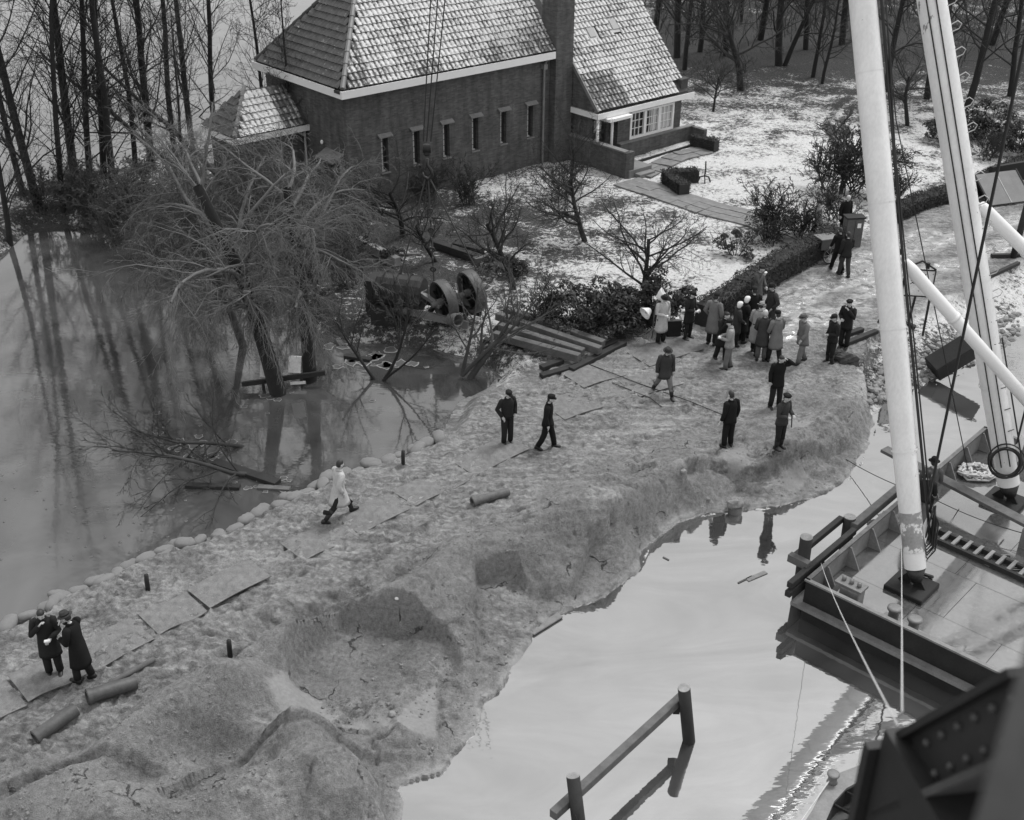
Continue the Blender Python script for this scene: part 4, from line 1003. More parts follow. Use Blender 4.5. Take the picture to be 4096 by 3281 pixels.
root = thing('undergrowth', 'tangled bare undergrowth of the wood behind the garden', 'undergrowth'); root['kind'] = 'stuff'
fs_[0].build('stem', 'twig_dark', root)['kind'] = 'stuff'; fs_[1].build('twig', 'twig_wood', root)['kind'] = 'stuff'

def leaves(rg, pts, nrm, size):
    pts = np.asarray(pts); n = len(pts); nn = np.asarray(nrm) + rg.normal(0, .55, (n, 3)); nn /= np.linalg.norm(nn, axis=1)[:, None]
    a = np.cross(nn, rg.normal(0, 1, (n, 3))); a /= np.linalg.norm(a, axis=1)[:, None] + 1e-9; b = np.cross(nn, a)
    s_ = (size * rg.uniform(.6, 1.3, n))[:, None]
    return np.stack([pts - a * s_, pts - b * s_ * .42, pts + a * s_, pts + b * s_ * .42], 1).reshape(-1, 3)
def leafobj(name, V, mat, parent):
    V = np.concatenate(V); return quad_mesh(name, V, np.arange(len(V)).reshape(-1, 4), mat, parent, False)
def evergreen(px, py, rx, ry, rz, n, size, lab, seed, name='evergreen_shrub', group='evergreen shrubs'):
    rg = np.random.RandomState(seed); b = G(px, py); T = thing(name, lab, 'shrub', b, 0, group); V, F = [], []; clumps = []
    nc = max(9, int(rx * ry * 26))
    for k in range(nc):
        a = rg.uniform(0, 6.28); rr = math.sqrt(rg.uniform(0, 1)); ph = rg.uniform(.15, 1)
        clumps.append((np.array([math.cos(a) * rr * rx, math.sin(a) * rr * ry, rz * ph * math.sqrt(max(.12, 1 - rr * rr * .8))]), rg.uniform(.2, .42) * min(rx, 1)))
    for c, r_ in clumps:
        m_ = n // nc; d = rg.normal(0, 1, (m_, 3)); d /= np.linalg.norm(d, axis=1)[:, None]; d[:, 2] = np.abs(d[:, 2]) * .9 - .15
        V.append(leaves(rg, c + d * r_ * rg.uniform(.7, 1.05, (m_, 1)), d + np.array([0, 0, .5]), size))
    leafobj('foliage', V, 'leaf_dark', T)
    fs_ = [Fast(), Fast()]
    for c, r_ in clumps[::2]:
        grow(rg, fs_, np.array([0, 0, -.1]) + np.array([c[0], c[1], 0]) * .2, c, np.linalg.norm(c) * 1.05, .03, 0, [lv(3, .6, .4, .08, 0, 5, 3, .4, rf=.5), lv(0, 0, 0, .2, 0, 3, 3)])
    fs_[0].build('stem', 'twig_dark', T); fs_[1].build('twigs', 'twig_dark', T)['kind'] = 'stuff'
evergreen(585, 330, 1.9, 1.2, 1.9, 7000, .075, 'big dark evergreen shrub right of the timber skids', 1)
evergreen(655, 322, 1.6, 1.1, 1.8, 5600, .075, 'dark evergreen shrub behind the two round lamps', 2)
evergreen(620, 325, 1.2, .9, 1.6, 3600, .075, 'evergreen shrub between the two larger ones', 3)
evergreen(735, 256, .72, .62, 1.25, 2600, .05, 'compact round evergreen bush on the snowy lawn before the hedge', 4)
evergreen(767, 243, 1.0, .8, 1.6, 2200, .05, 'evergreen bush crowding the hedge beside the compact round one', 5)
evergreen(982, 139, 1.9, 1.3, 2.0, 4200, .09, 'dark evergreen clump behind the leaning hatch', 6)
evergreen(1018, 152, 1.4, 1.1, 1.7, 3000, .09, 'dark evergreen clump at the right edge', 7)
evergreen(945, 142, 1.1, .9, 1.4, 2200, .09, 'evergreen clump seen right of the right mast', 8)
evergreen(505, 276, .9, .6, .9, 1800, .06, 'low evergreen bush behind the big drum wheels', 9)
evergreen(392, 262, .55, .45, .6, 900, .05, 'little evergreen bush beside the leaning fruit trunk', 10)
# clipped hedges
def hedge(lab, pts, w, h, seed, group='clipped hedges'):
    rg = np.random.RandomState(seed); b = pts[0]; T = thing('hedge', lab, 'hedge', (b.x, b.y, gz(b.x, b.y)), 0, group); V, F = [], []; core = MB()
    for (p, q) in zip(pts[:-1], pts[1:]):
        d = (q - p); L = d.length; d.normalize(); nn = Vector((-d.y, d.x)); m_ = int(L * 1100)
        z0 = gz(*((p + q) / 2)) - gz(b.x, b.y)
        zc = z0 + h * .45
        core.beam(((p.x - b.x), (p.y - b.y), zc), ((q.x - b.x), (q.y - b.y), zc), w * .86, h * .9)
        t = rg.uniform(0, L, m_); s_ = rg.uniform(0, w + 2 * h, m_); hv = h * (1 + .05 * np.sin(t * 2.3 + seed) + .03 * np.sin(t * 7))
        lo, hi = s_ < h, s_ > h + w; off = np.where(lo, -w / 2, np.where(hi, w / 2, s_ - h - w / 2)) + rg.normal(0, .025, m_)
        zz = np.where(lo, s_ / h, np.where(hi, (s_ - h - w) / h, 1)) * hv + rg.normal(0, .025, m_) + z0; sg = np.where(lo, -1, np.where(hi, 1, 0))
        V.append(leaves(rg, np.stack([p.x - b.x + d.x * t + nn.x * off, p.y - b.y + d.y * t + nn.y * off, zz], 1), np.stack([nn.x * sg, nn.y * sg, np.where(sg == 0, 1.0, .1)], 1), .05))
    core.build('hedge_core', MT['leaf_hedge'], T); leafobj('foliage', V, 'leaf_hedge', T)
hedge('long clipped hedge between the snowy lawn and the sand road', px2([(702, 327), (740, 302), (785, 274), (834, 246)]), .75, .95, 1)
hedge('low overgrown hedge continuing right of the left mast', px2([(888, 222), (920, 207), (945, 200), (972, 188)]), .8, .6, 2)
hedge('short hedge stub left end of the garden path, shaped like an L', px2([(697, 181), (668, 182), (667, 184), (684, 196)]), .6, .6, 3)
hedge('short dark hedge at the right end of the planter wall', px2([(692, 146), (716, 152)]), .5, .6, 4)
hedge('hedge stretch in front of the leaning hatch at the right edge', px2([(980, 184), (1010, 172), (1050, 158)]), .8, .5, 5)

# ------------------------------------------------------------------ sandbags along the flooded edge
bag_me = []
for k in range(5):
    rg_ = random.Random(k); b_ = MB(); rings = []
    for i in range(9):
        t = -1 + 2 * i / 8; w = max(.05, (1 - abs(t) ** 3.2)) ** .5; sag = rg_.uniform(.9, 1.1)
        rings.append([(t * .27, math.copysign(abs(math.cos(a)) ** .7, math.cos(a)) * .155 * w * sag, max(-.06, math.copysign(abs(math.sin(a)) ** .8, math.sin(a)) * .105 * (w * .85 + .15) + .012 * rg_.uniform(-1, 1))) for a in [2 * math.pi * q / 12 for q in range(12)]])
    b_.loft(rings); o_ = b_.build('sandbag', MT['sack'], None, None, True); bag_me.append(o_.data); bpy.data.objects.remove(o_)
def along(pts, step):
    out = []; acc = 0; nxt = 0
    for a, b in zip(pts[:-1], pts[1:]):
        L = (b - a).length
        while nxt <= acc + L: t = (nxt - acc) / L; out.append((a.lerp(b, t), (b - a).normalized())); nxt += step
        acc += L
    return out
brng = random.Random(21)
bag_line = along(SL[2:17], .47)
for i, (q, d) in enumerate(bag_line):
    nn = Vector((d.y, -d.x))            # inland
    for lay_ in range(2 if (i % 7 in (2, 3, 5)) else 1):
        p_ = q + nn * (.16 + lay_ * .26 + brng.uniform(-.08, .12))
        o = bpy.data.objects.new('sandbag', bag_me[brng.randrange(5)]); COL.objects.link(o)
        o.location = (p_.x, p_.y, max(gz(p_.x, p_.y), WL + .12) + .10 + brng.uniform(-.02, .05)); o.rotation_euler = (brng.uniform(-.3, .3), brng.uniform(-.2, .2), math.atan2(d.y, d.x) + brng.uniform(-1.0, 1.0)); sc = brng.uniform(.9, 1.3); o.scale = (sc, sc, sc * brng.uniform(.9, 1.15))
        tag(o, 'plump pale sandbag in the long row along the flooded edge of the sand', 'sandbag', 'sandbags lining the flooded edge')

# ------------------------------------------------------------------ pipes, poles, stakes, plates on the dike
def pipe(name, lab, a, b, r, mat, hollow=True, lift=0.0, cat='pipe'):
    A, B = G(*a), G(*b); A.z += r + lift; B.z += r + lift; T = thing(name, lab, cat, A); O = (A.x, A.y, A.z)
    mb = MB(); mb.tube([A, A.lerp(B, .3) + Vector((0, 0, .01)), B], r, 12, not hollow)
    if hollow:
        mb.tube([A, B], r * .82, 12, False)
        d = (B - A).normalized()
        for P_ in (A, B):
            x = d.orthogonal().normalized(); y = d.cross(x)
            o_ = [P_ + (x * math.cos(t) + y * math.sin(t)) * r for t in [k * math.pi / 6 for k in range(12)]]; i_ = [P_ + (x * math.cos(t) + y * math.sin(t)) * r * .82 for t in [k * math.pi / 6 for k in range(12)]]
            mb.loft([o_, i_], False)
    mb.build('barrel', MT[mat], T, O, True)
    if hollow:
        d = (B - A).normalized(); MB().tube([A + d * .01, A + d * .10], r * 1.14, 12, False).build('collar', MT[mat], T, O, True)
    return T
pipe('iron_pipe', 'short thick iron pipe lying on the sand near the two men in dark coats', (88, 703), (137, 688), .155, 'pipe_iron')
pipe('iron_pipe', 'open-ended iron pipe half buried at the lower left', (36, 744), (77, 715), .15, 'pipe_iron', lift=-.02)
pipe('iron_pipe', 'rusty hollow pipe lying alone in the middle of the sand dike', (472, 507), (508, 496), .12, 'rust_steel')
pipe('timber_pole', 'thin pointed timber pole lying beside the thick iron pipe', (103, 691), (155, 664), .065, 'timber', False, cat='pole')
for (x0, y0, h_, r_, lab) in [(148, 590, .45, .06, 'dark stake standing by the sandbags near the left'), (230, 655, .42, .06, 'weathered stake at the top of the slumped sand'), (403, 464, .42, .055, 'short stake at the right end of the sandbag row')]:
    b = G(x0, y0); T = thing('stake', lab, 'stake', b); MB().tube([(0, 0, -.2), (.01, 0, h_ * .6), (.02, 0, h_)], [r_, r_, r_ * .9], 8).build('post', MT['timber_dark'], T, None, True)
def plate(lab, a, b, w, seed):
    A, B = U(*a), U(*b); d = (B - A); L = d.length; d.normalize(); nn = Vector((-d.y, d.x, 0)); rg_ = random.Random(seed)
    c = (A + B) / 2 + nn * (w / 2); z = max(gz(c.x, c.y), gz(A.x, A.y), gz(B.x, B.y), gz(c.x + nn.x * w / 2, c.y + nn.y * w / 2))
    T = thing('steel_plate', lab, 'plate', (c.x, c.y, z + .008), math.atan2(d.y, d.x) + rg_.uniform(-.02, .02), 'steel plates laid along the sand track')
    T.rotation_euler[0] = rg_.uniform(-.02, .03); T.rotation_euler[1] = rg_.uniform(-.02, .02)
    b_ = MB(); n = 8; up_, lo_ = [], []
    for i in range(n + 1):
        x = -L / 2 + L * i / n; bow = .035 * math.sin(i / n * 3.14 * (1 + seed % 2)) 
        for j in (0, 1): up_.append((x, -w / 2 + w * j, bow)); 
    V_ = up_ + [(x, y, z_ - .02) for x, y, z_ in up_]; m_ = len(up_); F_ = []
    for i in range(n): F_ += [(2 * i, 2 * i + 2, 2 * i + 3, 2 * i + 1), (m_ + 2 * i, m_ + 2 * i + 1, m_ + 2 * i + 3, m_ + 2 * i + 2), (2 * i, m_ + 2 * i, m_ + 2 * i + 2, 2 * i + 2), (2 * i + 1, 2 * i + 3, m_ + 2 * i + 3, m_ + 2 * i + 1)]
    F_ += [(0, 1, m_ + 1, m_), (2 * n, m_ + 2 * n, m_ + 2 * n + 1, 2 * n + 1)]
    b_.add(V_, F_).build('sheet', MT['sand_plate'], T)

for i, (a, b, w, lab) in enumerate([((-20, 731), (28, 707), 1.05, 'sand-covered steel plate at the lower left edge of the sand track'), ((30, 706), (88, 677), 1.05, 'steel plate under the feet of the two men in dark coats'), ((96, 672), (155, 641), 1.05, 'steel plate right of the two men in dark coats'),
        ((160, 638), (208, 614), 1.0, 'steel plate above the weathered stake'), ((211, 612), (272, 580), 1.0, 'long steel plate halfway between the dark coats and the raincoat walker'), ((304, 563), (356, 537), 1.0, 'steel plate behind the man in the pale raincoat'), ((360, 535), (412, 509), 1.0, 'sand-covered plate left of the rusty hollow pipe'), ((416, 507), (470, 480), 1.0, 'sand-covered plate just above the rusty hollow pipe'), ((476, 477), (530, 450), 1.0, 'sand-covered plate in front of the two walking men'),
        ((565, 420), (632, 398), 1.3, 'flat steel plate with a sharp corner right of the two walking men'), ((640, 397), (692, 382), 1.2, 'steel plate under the striding man in the hat'), ((584, 389), (646, 368), 1.2, 'steel plate in front of the timber skid ends'), ((650, 367), (712, 347), 1.2, 'steel plate in front of the lamp stand and the pale coat')]): plate(lab, a, b, w, i)

# ------------------------------------------------------------------ timber skids, beams and the wheeled machine
def timber(lab, a, b, w, h, za=0.0, zb=0.0, mat='timber', name='timber_beam', group=None):
    A, B = G(*a), G(*b); A.z += h / 2 + za; B.z += h / 2 + zb
    T = thing(name, lab, 'beam', A, 0, group); MB().beam(A, B, w, h).build('beam', MT[mat], T, (A.x, A.y, A.z), bevel=.012); return T
for i, (a, b, lab) in enumerate([((494, 347), (579, 366), 'nearest of the long skid timbers running from the machine to the sand'), ((500, 338), (583, 361), 'second nearest long skid timber'), ((497, 327), (600, 359), 'third long skid timber from the sand side'), ((505, 321), (603, 353), 'farthest long skid timber, next to the evergreen shrub')]):
    timber(lab, a, b, .26, .26, .30, .17, 'timber', 'skid_timber', 'long skid timbers below the machine')
for (a, b, lab) in [((571, 372), (624, 345), 'cross timber under the ends of the skids'), ((541, 378), (578, 368), 'short dark timber end poking out on the sand, nearest one'), ((541, 370), (562, 363), 'short timber end beside the cross timber'), ((595, 352), (616, 343), 'short cross timber nearest the evergreen shrub'), ((486, 344), (506, 322), 'cross timber under the upper ends of the skids')]:
    timber(lab, a, b, .24, .16, -.02, -.02, 'timber_dark', 'cross_timber', 'cross timbers under the skids')
timber('dark squared beam lying on the lawn behind the machine', (436, 248), (478, 262), .32, .3, 0, 0, 'timber_dark')
timber('second dark beam lying against the first on the lawn', (455, 249), (482, 258), .3, .28, .0, .12, 'timber_dark')
timber('short beam end with a pale cut top next to the fruit tree', (474, 265), (501, 258), .3, .28, 0, 0, 'timber')
timber('thin pale rail lying on the snow left of the hook', (398, 256), (420, 256), .09, .09, .02, .02, 'timber_pale')
timber('concrete kerb rail sloping down towards the engine housing', (350, 240), (398, 266), .28, .55, -.2, -.2, 'concrete', 'concrete_kerb')
timber('sawn log leaning out of the pond near the willows', (337, 350), (347, 358), .2, .2, .3, 0, 'timber', 'log')

mo = G(432, 322); MA = math.radians(-14)
MC = thing('wheeled_engine', 'toppled dark engine with two big pale-rimmed drum wheels on a steel frame', 'machine', (mo.x, mo.y, mo.z), MA)
def drum(c, R, w, axis, nm):
    axis = Vector(axis).normalized(); x = axis.orthogonal().normalized(); y = axis.cross(x); c = Vector(c); n = 30
    circ = lambda rr, off: [c + axis * off + (x * math.cos(2 * math.pi * k / n) + y * math.sin(2 * math.pi * k / n)) * rr for k in range(n)]
    rim = MB().loft([circ(R, -w / 2), circ(R * 1.02, -w / 4), circ(R * 1.02, w / 4), circ(R, w / 2), circ(R * .9, w / 2), circ(R * .88, 0), circ(R * .9, -w / 2), circ(R, -w / 2)], False).build('wheel', MT['pipe_iron'], MC, None, True)
    MB().loft([circ(R * .885, .015), circ(.02, .03)], True).build('disc', MT['dark_steel'], rim)
    MB().tube([c - axis * w * .8, c + axis * w * .8], .13, 12).build('hub', MT['rust_steel'], rim)
    for k in range(8):
        a = 2 * math.pi * k / 8; d = x * math.cos(a) + y * math.sin(a); MB().beam(c + d * .1 - axis * .05, c + d * R * .9 - axis * .05, .07, .05).build('spoke', MT['dark_steel'], rim)
AXW = (.70, .70, .12)
drum((.55, -.25, .98), .74, .36, AXW, 'a'); drum((1.36, .42, 1.14), .76, .38, AXW, 'b')
MB().tube([Vector((.2, -.6, .9)), Vector((1.8, .86, 1.2))], .10, 10).build('axle', MT['rust_steel'], MC)
MB().beam((-1.1, -.55, .62), (1.5, -.55, .30), .12, .26).build('frame_beam', MT['mid_steel'], MC)
MB().beam((-1.1, .45, .66), (1.7, .45, .34), .12, .26).build('frame_beam', MT['dark_steel'], MC)
for x0 in (-.9, .0, 1.2): MB().beam((x0, -.48, .55 - .12 * (x0 + .9)), (x0, .38, .58 - .12 * (x0 + .9)), .12, .16).build('cross_member', MT['dark_steel'], MC)
hs = MB(); rings = []
for i, x0 in enumerate((-1.95, -1.9, -1.2, -.35, -.28)):
    k = .9 if i in (0, 4) else 1.0
    rings.append([(x0, math.cos(a) * .62 * k, .95 + (math.sin(a) * .72 if math.sin(a) > 0 else math.sin(a) * .55) * k) for a in [2 * math.pi * q / 16 for q in range(16)]])
hs.loft(rings).build('engine_housing', MT['black_iron'], MC)
for x0 in (-1.7, -1.2, -.75): MB().tube([(x0, math.cos(a) * .64, .95 + math.sin(a) * .74) for a in [math.pi * q / 10 for q in range(11)]], .03, 5).build('rib', MT['dark_steel'], MC)
MB().box((-1.55, -.2, .35), (.9, 1.2, .7)).build('engine_base', MT['black_iron'], MC)
MB().box((-2.15, .1, .8), (.35, .9, 1.3)).build('radiator', MT['black_iron'], MC)
for k in range(6): MB().beam((-2.34, -.3 + k * .16, .25), (-2.34, -.3 + k * .16, 1.4), .05, .04, 0, (1, 0, 0)).build('radiator_bar', MT['dark_steel'], MC)
pr_ = MB(); pr_.tube([(.95, -.75, .55), (1.25, -.95, .62)], .24, 14, False); pr_.tube([(.95, -.75, .55), (1.25, -.95, .62)], .19, 14, False); pr_.build('pipe_mouth', MT['rust_steel'], MC, None, True)
pr_ = MB().ring((1.25, -.95, .62), .215, .035, (.3, -.2, .07), 18, 6); pr_.build('pipe_flange', MT['rust_steel'], MC, None, True)
MB().beam((-.3, -.2, 1.15), (.5, -.5, .85), .18, .12).build('linkage', MT['mid_steel'], MC)
MB().beam((-.9, -.58, .8), (-.1, -.1, 1.25), .06, .06).build('stay', MT['mid_steel'], MC)

# hoisting tackle above the machine
TIP2 = CZ(470, -420, 34)
h0 = CZ(427, 150, 41); hk = thing('hook_block', 'dark crane hook block hanging on wires over the machine', 'hook', h0)
bl = MB(); bl.box((0, 0, 0), (.24, .18, .42)); bl.build('block', MT['black_iron'], hk, None, bevel=.05)
MB().tube([(-.14, 0, .05), (.14, 0, .05)], .15, 14).build('sheave', MT['dark_steel'], hk)
MB().tube([(0, 0, -.3), (0, 0, -.55), (.12, 0, -.72), (.16, 0, -.9), (.02, 0, -1.05), (-.15, 0, -.95), (-.17, 0, -.8)], [.06, .06, .07, .07, .065, .05, .02], 8).build('hook', MT['black_iron'], hk, None, True)
eng = Vector((mo.x, mo.y, mo.z))
for nm, a, b, lab in (('hoist_wire', h0 + Vector((-.12, 0, .3)), TIP2 + Vector((-.5, 0, 0)), 'left one of the hoist wires crossing the long brick wall'), ('hoist_wire', h0 + Vector((.0, 0, .3)), TIP2, 'middle one of the hoist wires crossing the long brick wall'), ('hoist_wire', h0 + Vector((.14, 0, .3)), TIP2 + Vector((.5, 0, 0)), 'right one of the hoist wires crossing the long brick wall')):
    T = thing(nm, lab, 'cable', a, 0, 'hoist wires of the hook'); MB().tube([a, b], .022, 5).build('wire', MT['cable'], T, tuple(a))
for a, b, lab in ((Vector((-.08, 0, -1)), eng + Vector((-1.1, .3, 1.6)), 'left lifting sling from the hook to the engine housing'), (Vector((.02, 0, -1.02)), eng + Vector((.1, .2, 1.0)), 'middle lifting sling with shackles down to the machine'), (Vector((.06, 0, -1)), eng + Vector((1.6, .2, 1.9)), 'right lifting sling down to the far drum wheel')):
    a = h0 + a; T = thing('lifting_sling', lab, 'sling', a, 0, 'slings below the hook'); mb = MB(); mb.tube([a, a.lerp(b, .5) + Vector((0, 0, -.05)), b], .028, 5); mb.build('sling', MT['cable'], T, tuple(a))
    if 'middle' in lab:
        for k in range(7):
            c_ = a.lerp(b, .28 + k * .085); MB().ring(c_, .085, .03, (1, 0, 0) if k % 2 else (0, 1, 0), 10, 5).build('chain_link', MT['black_iron'], T, tuple(a))

# ------------------------------------------------------------------ timber guide in the canal and drifting wood
def gpost(T, O, base, top, r, name='pile'):
    o = MB(); n = 14; o.tube([base, base.lerp(top, .5), top], [r, r, r * .98], n); ob = o.build(name, MT['timber_dark'], T, O, True)
    d = (top - base).normalized(); MB().tube([top + d * .001, top + d * .012], r * .965, n).build('cut_top', MT['timber_top'], ob, O); return ob
pa0, pa1 = U(592, 905, WR - 1.2), None
def lean_post(px_t, px_b, zt, zb):
    return U(*px_b, zb), U(*px_t, zt)
b2, t2 = U(690, 742, WR), None
q2 = U(689, 741, WR); t2 = U(684, 688, .62)
q1 = U(583, 858, WR); t1 = U(573, 776, .66)
FN = thing('mooring_guide', 'timber guide of two round piles joined by a beam in the canal', 'mooring', (q1.x, q1.y, WR)); O = (q1.x, q1.y, WR)
d2_ = (t2 - q2) * .5; d1_ = (t1 - q1) * .5
gpost(FN, O, q2 - d2_, t2, .135); gpost(FN, O, q1 - d1_, t1, .135)
m1, m2 = q1.lerp(t1, .62), q2.lerp(t2, .66); dd = (m2 - m1).normalized(); off = Vector((-dd.y, dd.x, 0)).normalized() * .22
MB().beam(m1 + off - dd * .45, m2 + off + dd * .30, .17, .20).build('rail', MT['timber'], FN, O, bevel=.01)
MB().beam(m2 + off - Vector((0, 0, .32)), m2 + off - Vector((0, 0, .12)), .1, .14).build('chock', MT['timber_dark'], FN, O)
tw = MB(); rg_ = random.Random(4)
for k in range(9): tw.tube([m1 - dd * .2 - off * .9 + Vector((0, 0, -.1)), m1 - dd * .2 - off * .9 + Vector((rg_.uniform(-.25, .05), rg_.uniform(-.15, .15), rg_.uniform(-.25, .1)))], .012, 3)
tw.build('snagged_twigs', MT['timber_dark'], FN, O)['kind'] = 'stuff'
def drift(lab, a, b, w, h, z, mat, name='driftwood'):
    A, B = U(*a, z), U(*b, z); T = thing(name, lab, 'plank', A, 0, None); mb = MB(); n = 5
    mb.beam(A, B, w, h); mb.build('plank', MT[mat], T, tuple(A), bevel=.008)
drift('long pale plank floating in the canal left of the barge', (747, 580), (766, 572), .14, .03, WR + .01, 'timber_pale', 'floating_plank')
drift('narrow strip of wood floating beside the long plank', (738, 583), (752, 576), .05, .03, WR + .01, 'timber', 'floating_plank')
drift('small floating stick in the canal below the slumped bank', (663, 557), (669, 560), .05, .03, WR + .01, 'timber', 'floating_stick')
drift('plank lying at the waterline of the slumped bank', (531, 633), (560, 615), .2, .05, WR + .04, 'timber_pale', 'stranded_plank')
drift('dark timber floating among the willow twigs, upper one', (214, 463), (278, 484), .3, .2, WL + .03, 'timber_dark', 'floating_timber')
drift('dark straight timber floating below the willow twigs', (186, 486), (240, 488), .2, .16, WL + .02, 'timber_dark', 'floating_timber')
drift('short plank floating against the sandbags', (258, 487), (290, 489), .2, .08, WL + .03, 'timber', 'floating_plank')
drift('half sunken timber by the forked sapling', (345, 357), (371, 361), .22, .2, WL + .02, 'timber_dark', 'floating_timber')
po_ = U(735, 512, WR); T = thing('mooring_pile', 'broken pile stump with sand on top at the foot of the slumped bank', 'pile', po_); MB().tube([(0, 0, -.6), (0, 0, .2)], .19, 12).build('stump', MT['timber'], T, None, True); MB().ellipsoid((0, .05, .26), (.26, .22, .16), 9, 6, None, 0, .15, random.Random(2)).build('sand_clump', MT['stone'], T)
# pale ice and scum floating on the pond
icem = MB(); rg_ = random.Random(9)
def floe(px, py, r, z=WL + .012):
    c = U(px, py, z); n = 11; pts = [(c.x + math.cos(k / n * 6.283) * r * rg_.uniform(.45, 1.2), c.y + math.sin(k / n * 6.283) * r * rg_.uniform(.45, 1.2), z) for k in range(n)]
    inn = [(c.x + (x - c.x) * .82, c.y + (y - c.y) * .82, z + .006) for x, y, _ in pts]
    icem.loft([pts, inn], False, 0); icem.add([inn[k] for k in range(n)], [tuple(range(n))], 1)
for k in range(70):
    a = rg_.random()
    if a < .45: floe(rg_.gauss(375, 26), rg_.gauss(358, 9), rg_.uniform(.08, .34))
    elif a < .7: floe(rg_.gauss(205, 28), rg_.gauss(440, 14), rg_.uniform(.06, .26))
    elif a < .85: floe(rg_.gauss(265, 22), rg_.gauss(490, 7) - 10, rg_.uniform(.05, .2))
    else: floe(rg_.gauss(300, 40), rg_.gauss(400, 14), rg_.uniform(.05, .2))
for k in range(60): floe(rg_.uniform(0, 190), rg_.uniform(470, 560), rg_.uniform(.015, .05))
tag(icem.build('floating_ice', [MT['ice'], MT['pipe_iron']]), 'thin broken ice and scum floating on the flooded pond', 'ice', None, 'stuff')

# ------------------------------------------------------------------ crane barge
DK, BT = -.35, .24
BY = math.radians(-42.7); E1 = Vector((math.cos(BY), math.sin(BY), 0)); E2 = Vector((-math.sin(BY), math.cos(BY), 0))
B0 = U(806, 581, BT); FAR = U(984.4, 427.7, BT); BW_ = (FAR - B0).dot(E2); BL = 26.0
BG_ = thing('crane_barge', 'wide flat steel barge with low bulwarks and wet plated deck', 'barge', (B0.x, B0.y, 0), BY)
def bl_(p): q = Vector(p) - Vector((B0.x, B0.y, 0)); return Vector((q.dot(E1), q.dot(E2), q.z))      # world -> barge
hull = MB()
hull.add([(0, 0, WR - .9), (BL, 0, WR - .9), (BL, BW_, WR - .9), (0, BW_, WR - .9), (0, 0, DK - .03), (BL, 0, DK - .03), (BL, BW_, DK - .03), (0, BW_, DK - .03)], [(3, 2, 1, 0), (4, 5, 6, 7), (0, 1, 5, 4), (1, 2, 6, 5), (2, 3, 7, 6), (3, 0, 4, 7)])
hull.build('hull', MT['dark_steel'], BG_)
for (u0, u1, v0, v1, mt) in ((0, BL, -.0, .05, 'dark_steel'), (0, .05, .051, BW_ - .051, 'bulwark_grey'), (0, BL, BW_ - .05, BW_, 'mid_steel')):
    b_ = MB(); qbox(b_, u0, u1, v0, v1, DK - .029, BT); b_.build('bulwark', MT[mt], BG_)
    b_ = MB(); qbox(b_, u0 - .03, u1 + .03, v0 - .03, v1 + .03, BT + .001, BT + .05); b_.build('gunwale', MT['mid_steel' if v1 < 1 and u1 > 1 else 'rust_steel'], BG_)
b_ = MB(); qbox(b_, -.22, BL, -.20, -.002, WR + .42, WR + .52); b_.build('rubbing_strake', MT['mid_steel'], BG_)
b_ = MB(); qbox(b_, -.22, -.002, -.198, BW_, WR + .421, WR + .519); b_.build('rubbing_strake', MT['mid_steel'], BG_)
for k in range(9):                          # gusset brackets inside the left bulwark
    v = .9 + k * (BW_ - 1.2) / 8
    b_ = MB().add([(.051, v - .02, DK), (.42, v - .02, DK), (.12, v - .02, BT - .02), (.051, v - .02, BT - .02), (.051, v + .02, DK), (.42, v + .02, DK), (.12, v + .02, BT - .02), (.051, v + .02, BT - .02)], [(3, 2, 1, 0), (4, 5, 6, 7), (0, 1, 5, 4), (1, 2, 6, 5), (2, 3, 7, 6), (3, 0, 4, 7)])
    b_.build('bracket', MT['bulwark_grey'], BG_)
rows = [.06, 1.75, 3.6, 5.5, 7.4, BW_ - .06]; prg = random.Random(3)
for j in range(len(rows) - 1):
    u = .06 + (j % 2) * 1.1 * 0; cuts = [.06]
    while cuts[-1] < 14: cuts.append(cuts[-1] + (2.1 if j % 2 == 0 else 2.7) + prg.uniform(-.1, .1))
    for a, b in zip(cuts[:-1], cuts[1:]):
        p_ = MB(); qbox(p_, a + .006, b - .006, rows[j] + .006, rows[j + 1] - .006, DK - .028, DK + prg.uniform(-.002, .002)); p_.build('deck_plate', MT['wet_deck'], BG_)
p_ = MB(); qbox(p_, cuts[-1] + .3, BL - .1, .06, BW_ - .06, DK - .028, DK - .001); p_.build('deck_plate', MT['wet_deck'], BG_)

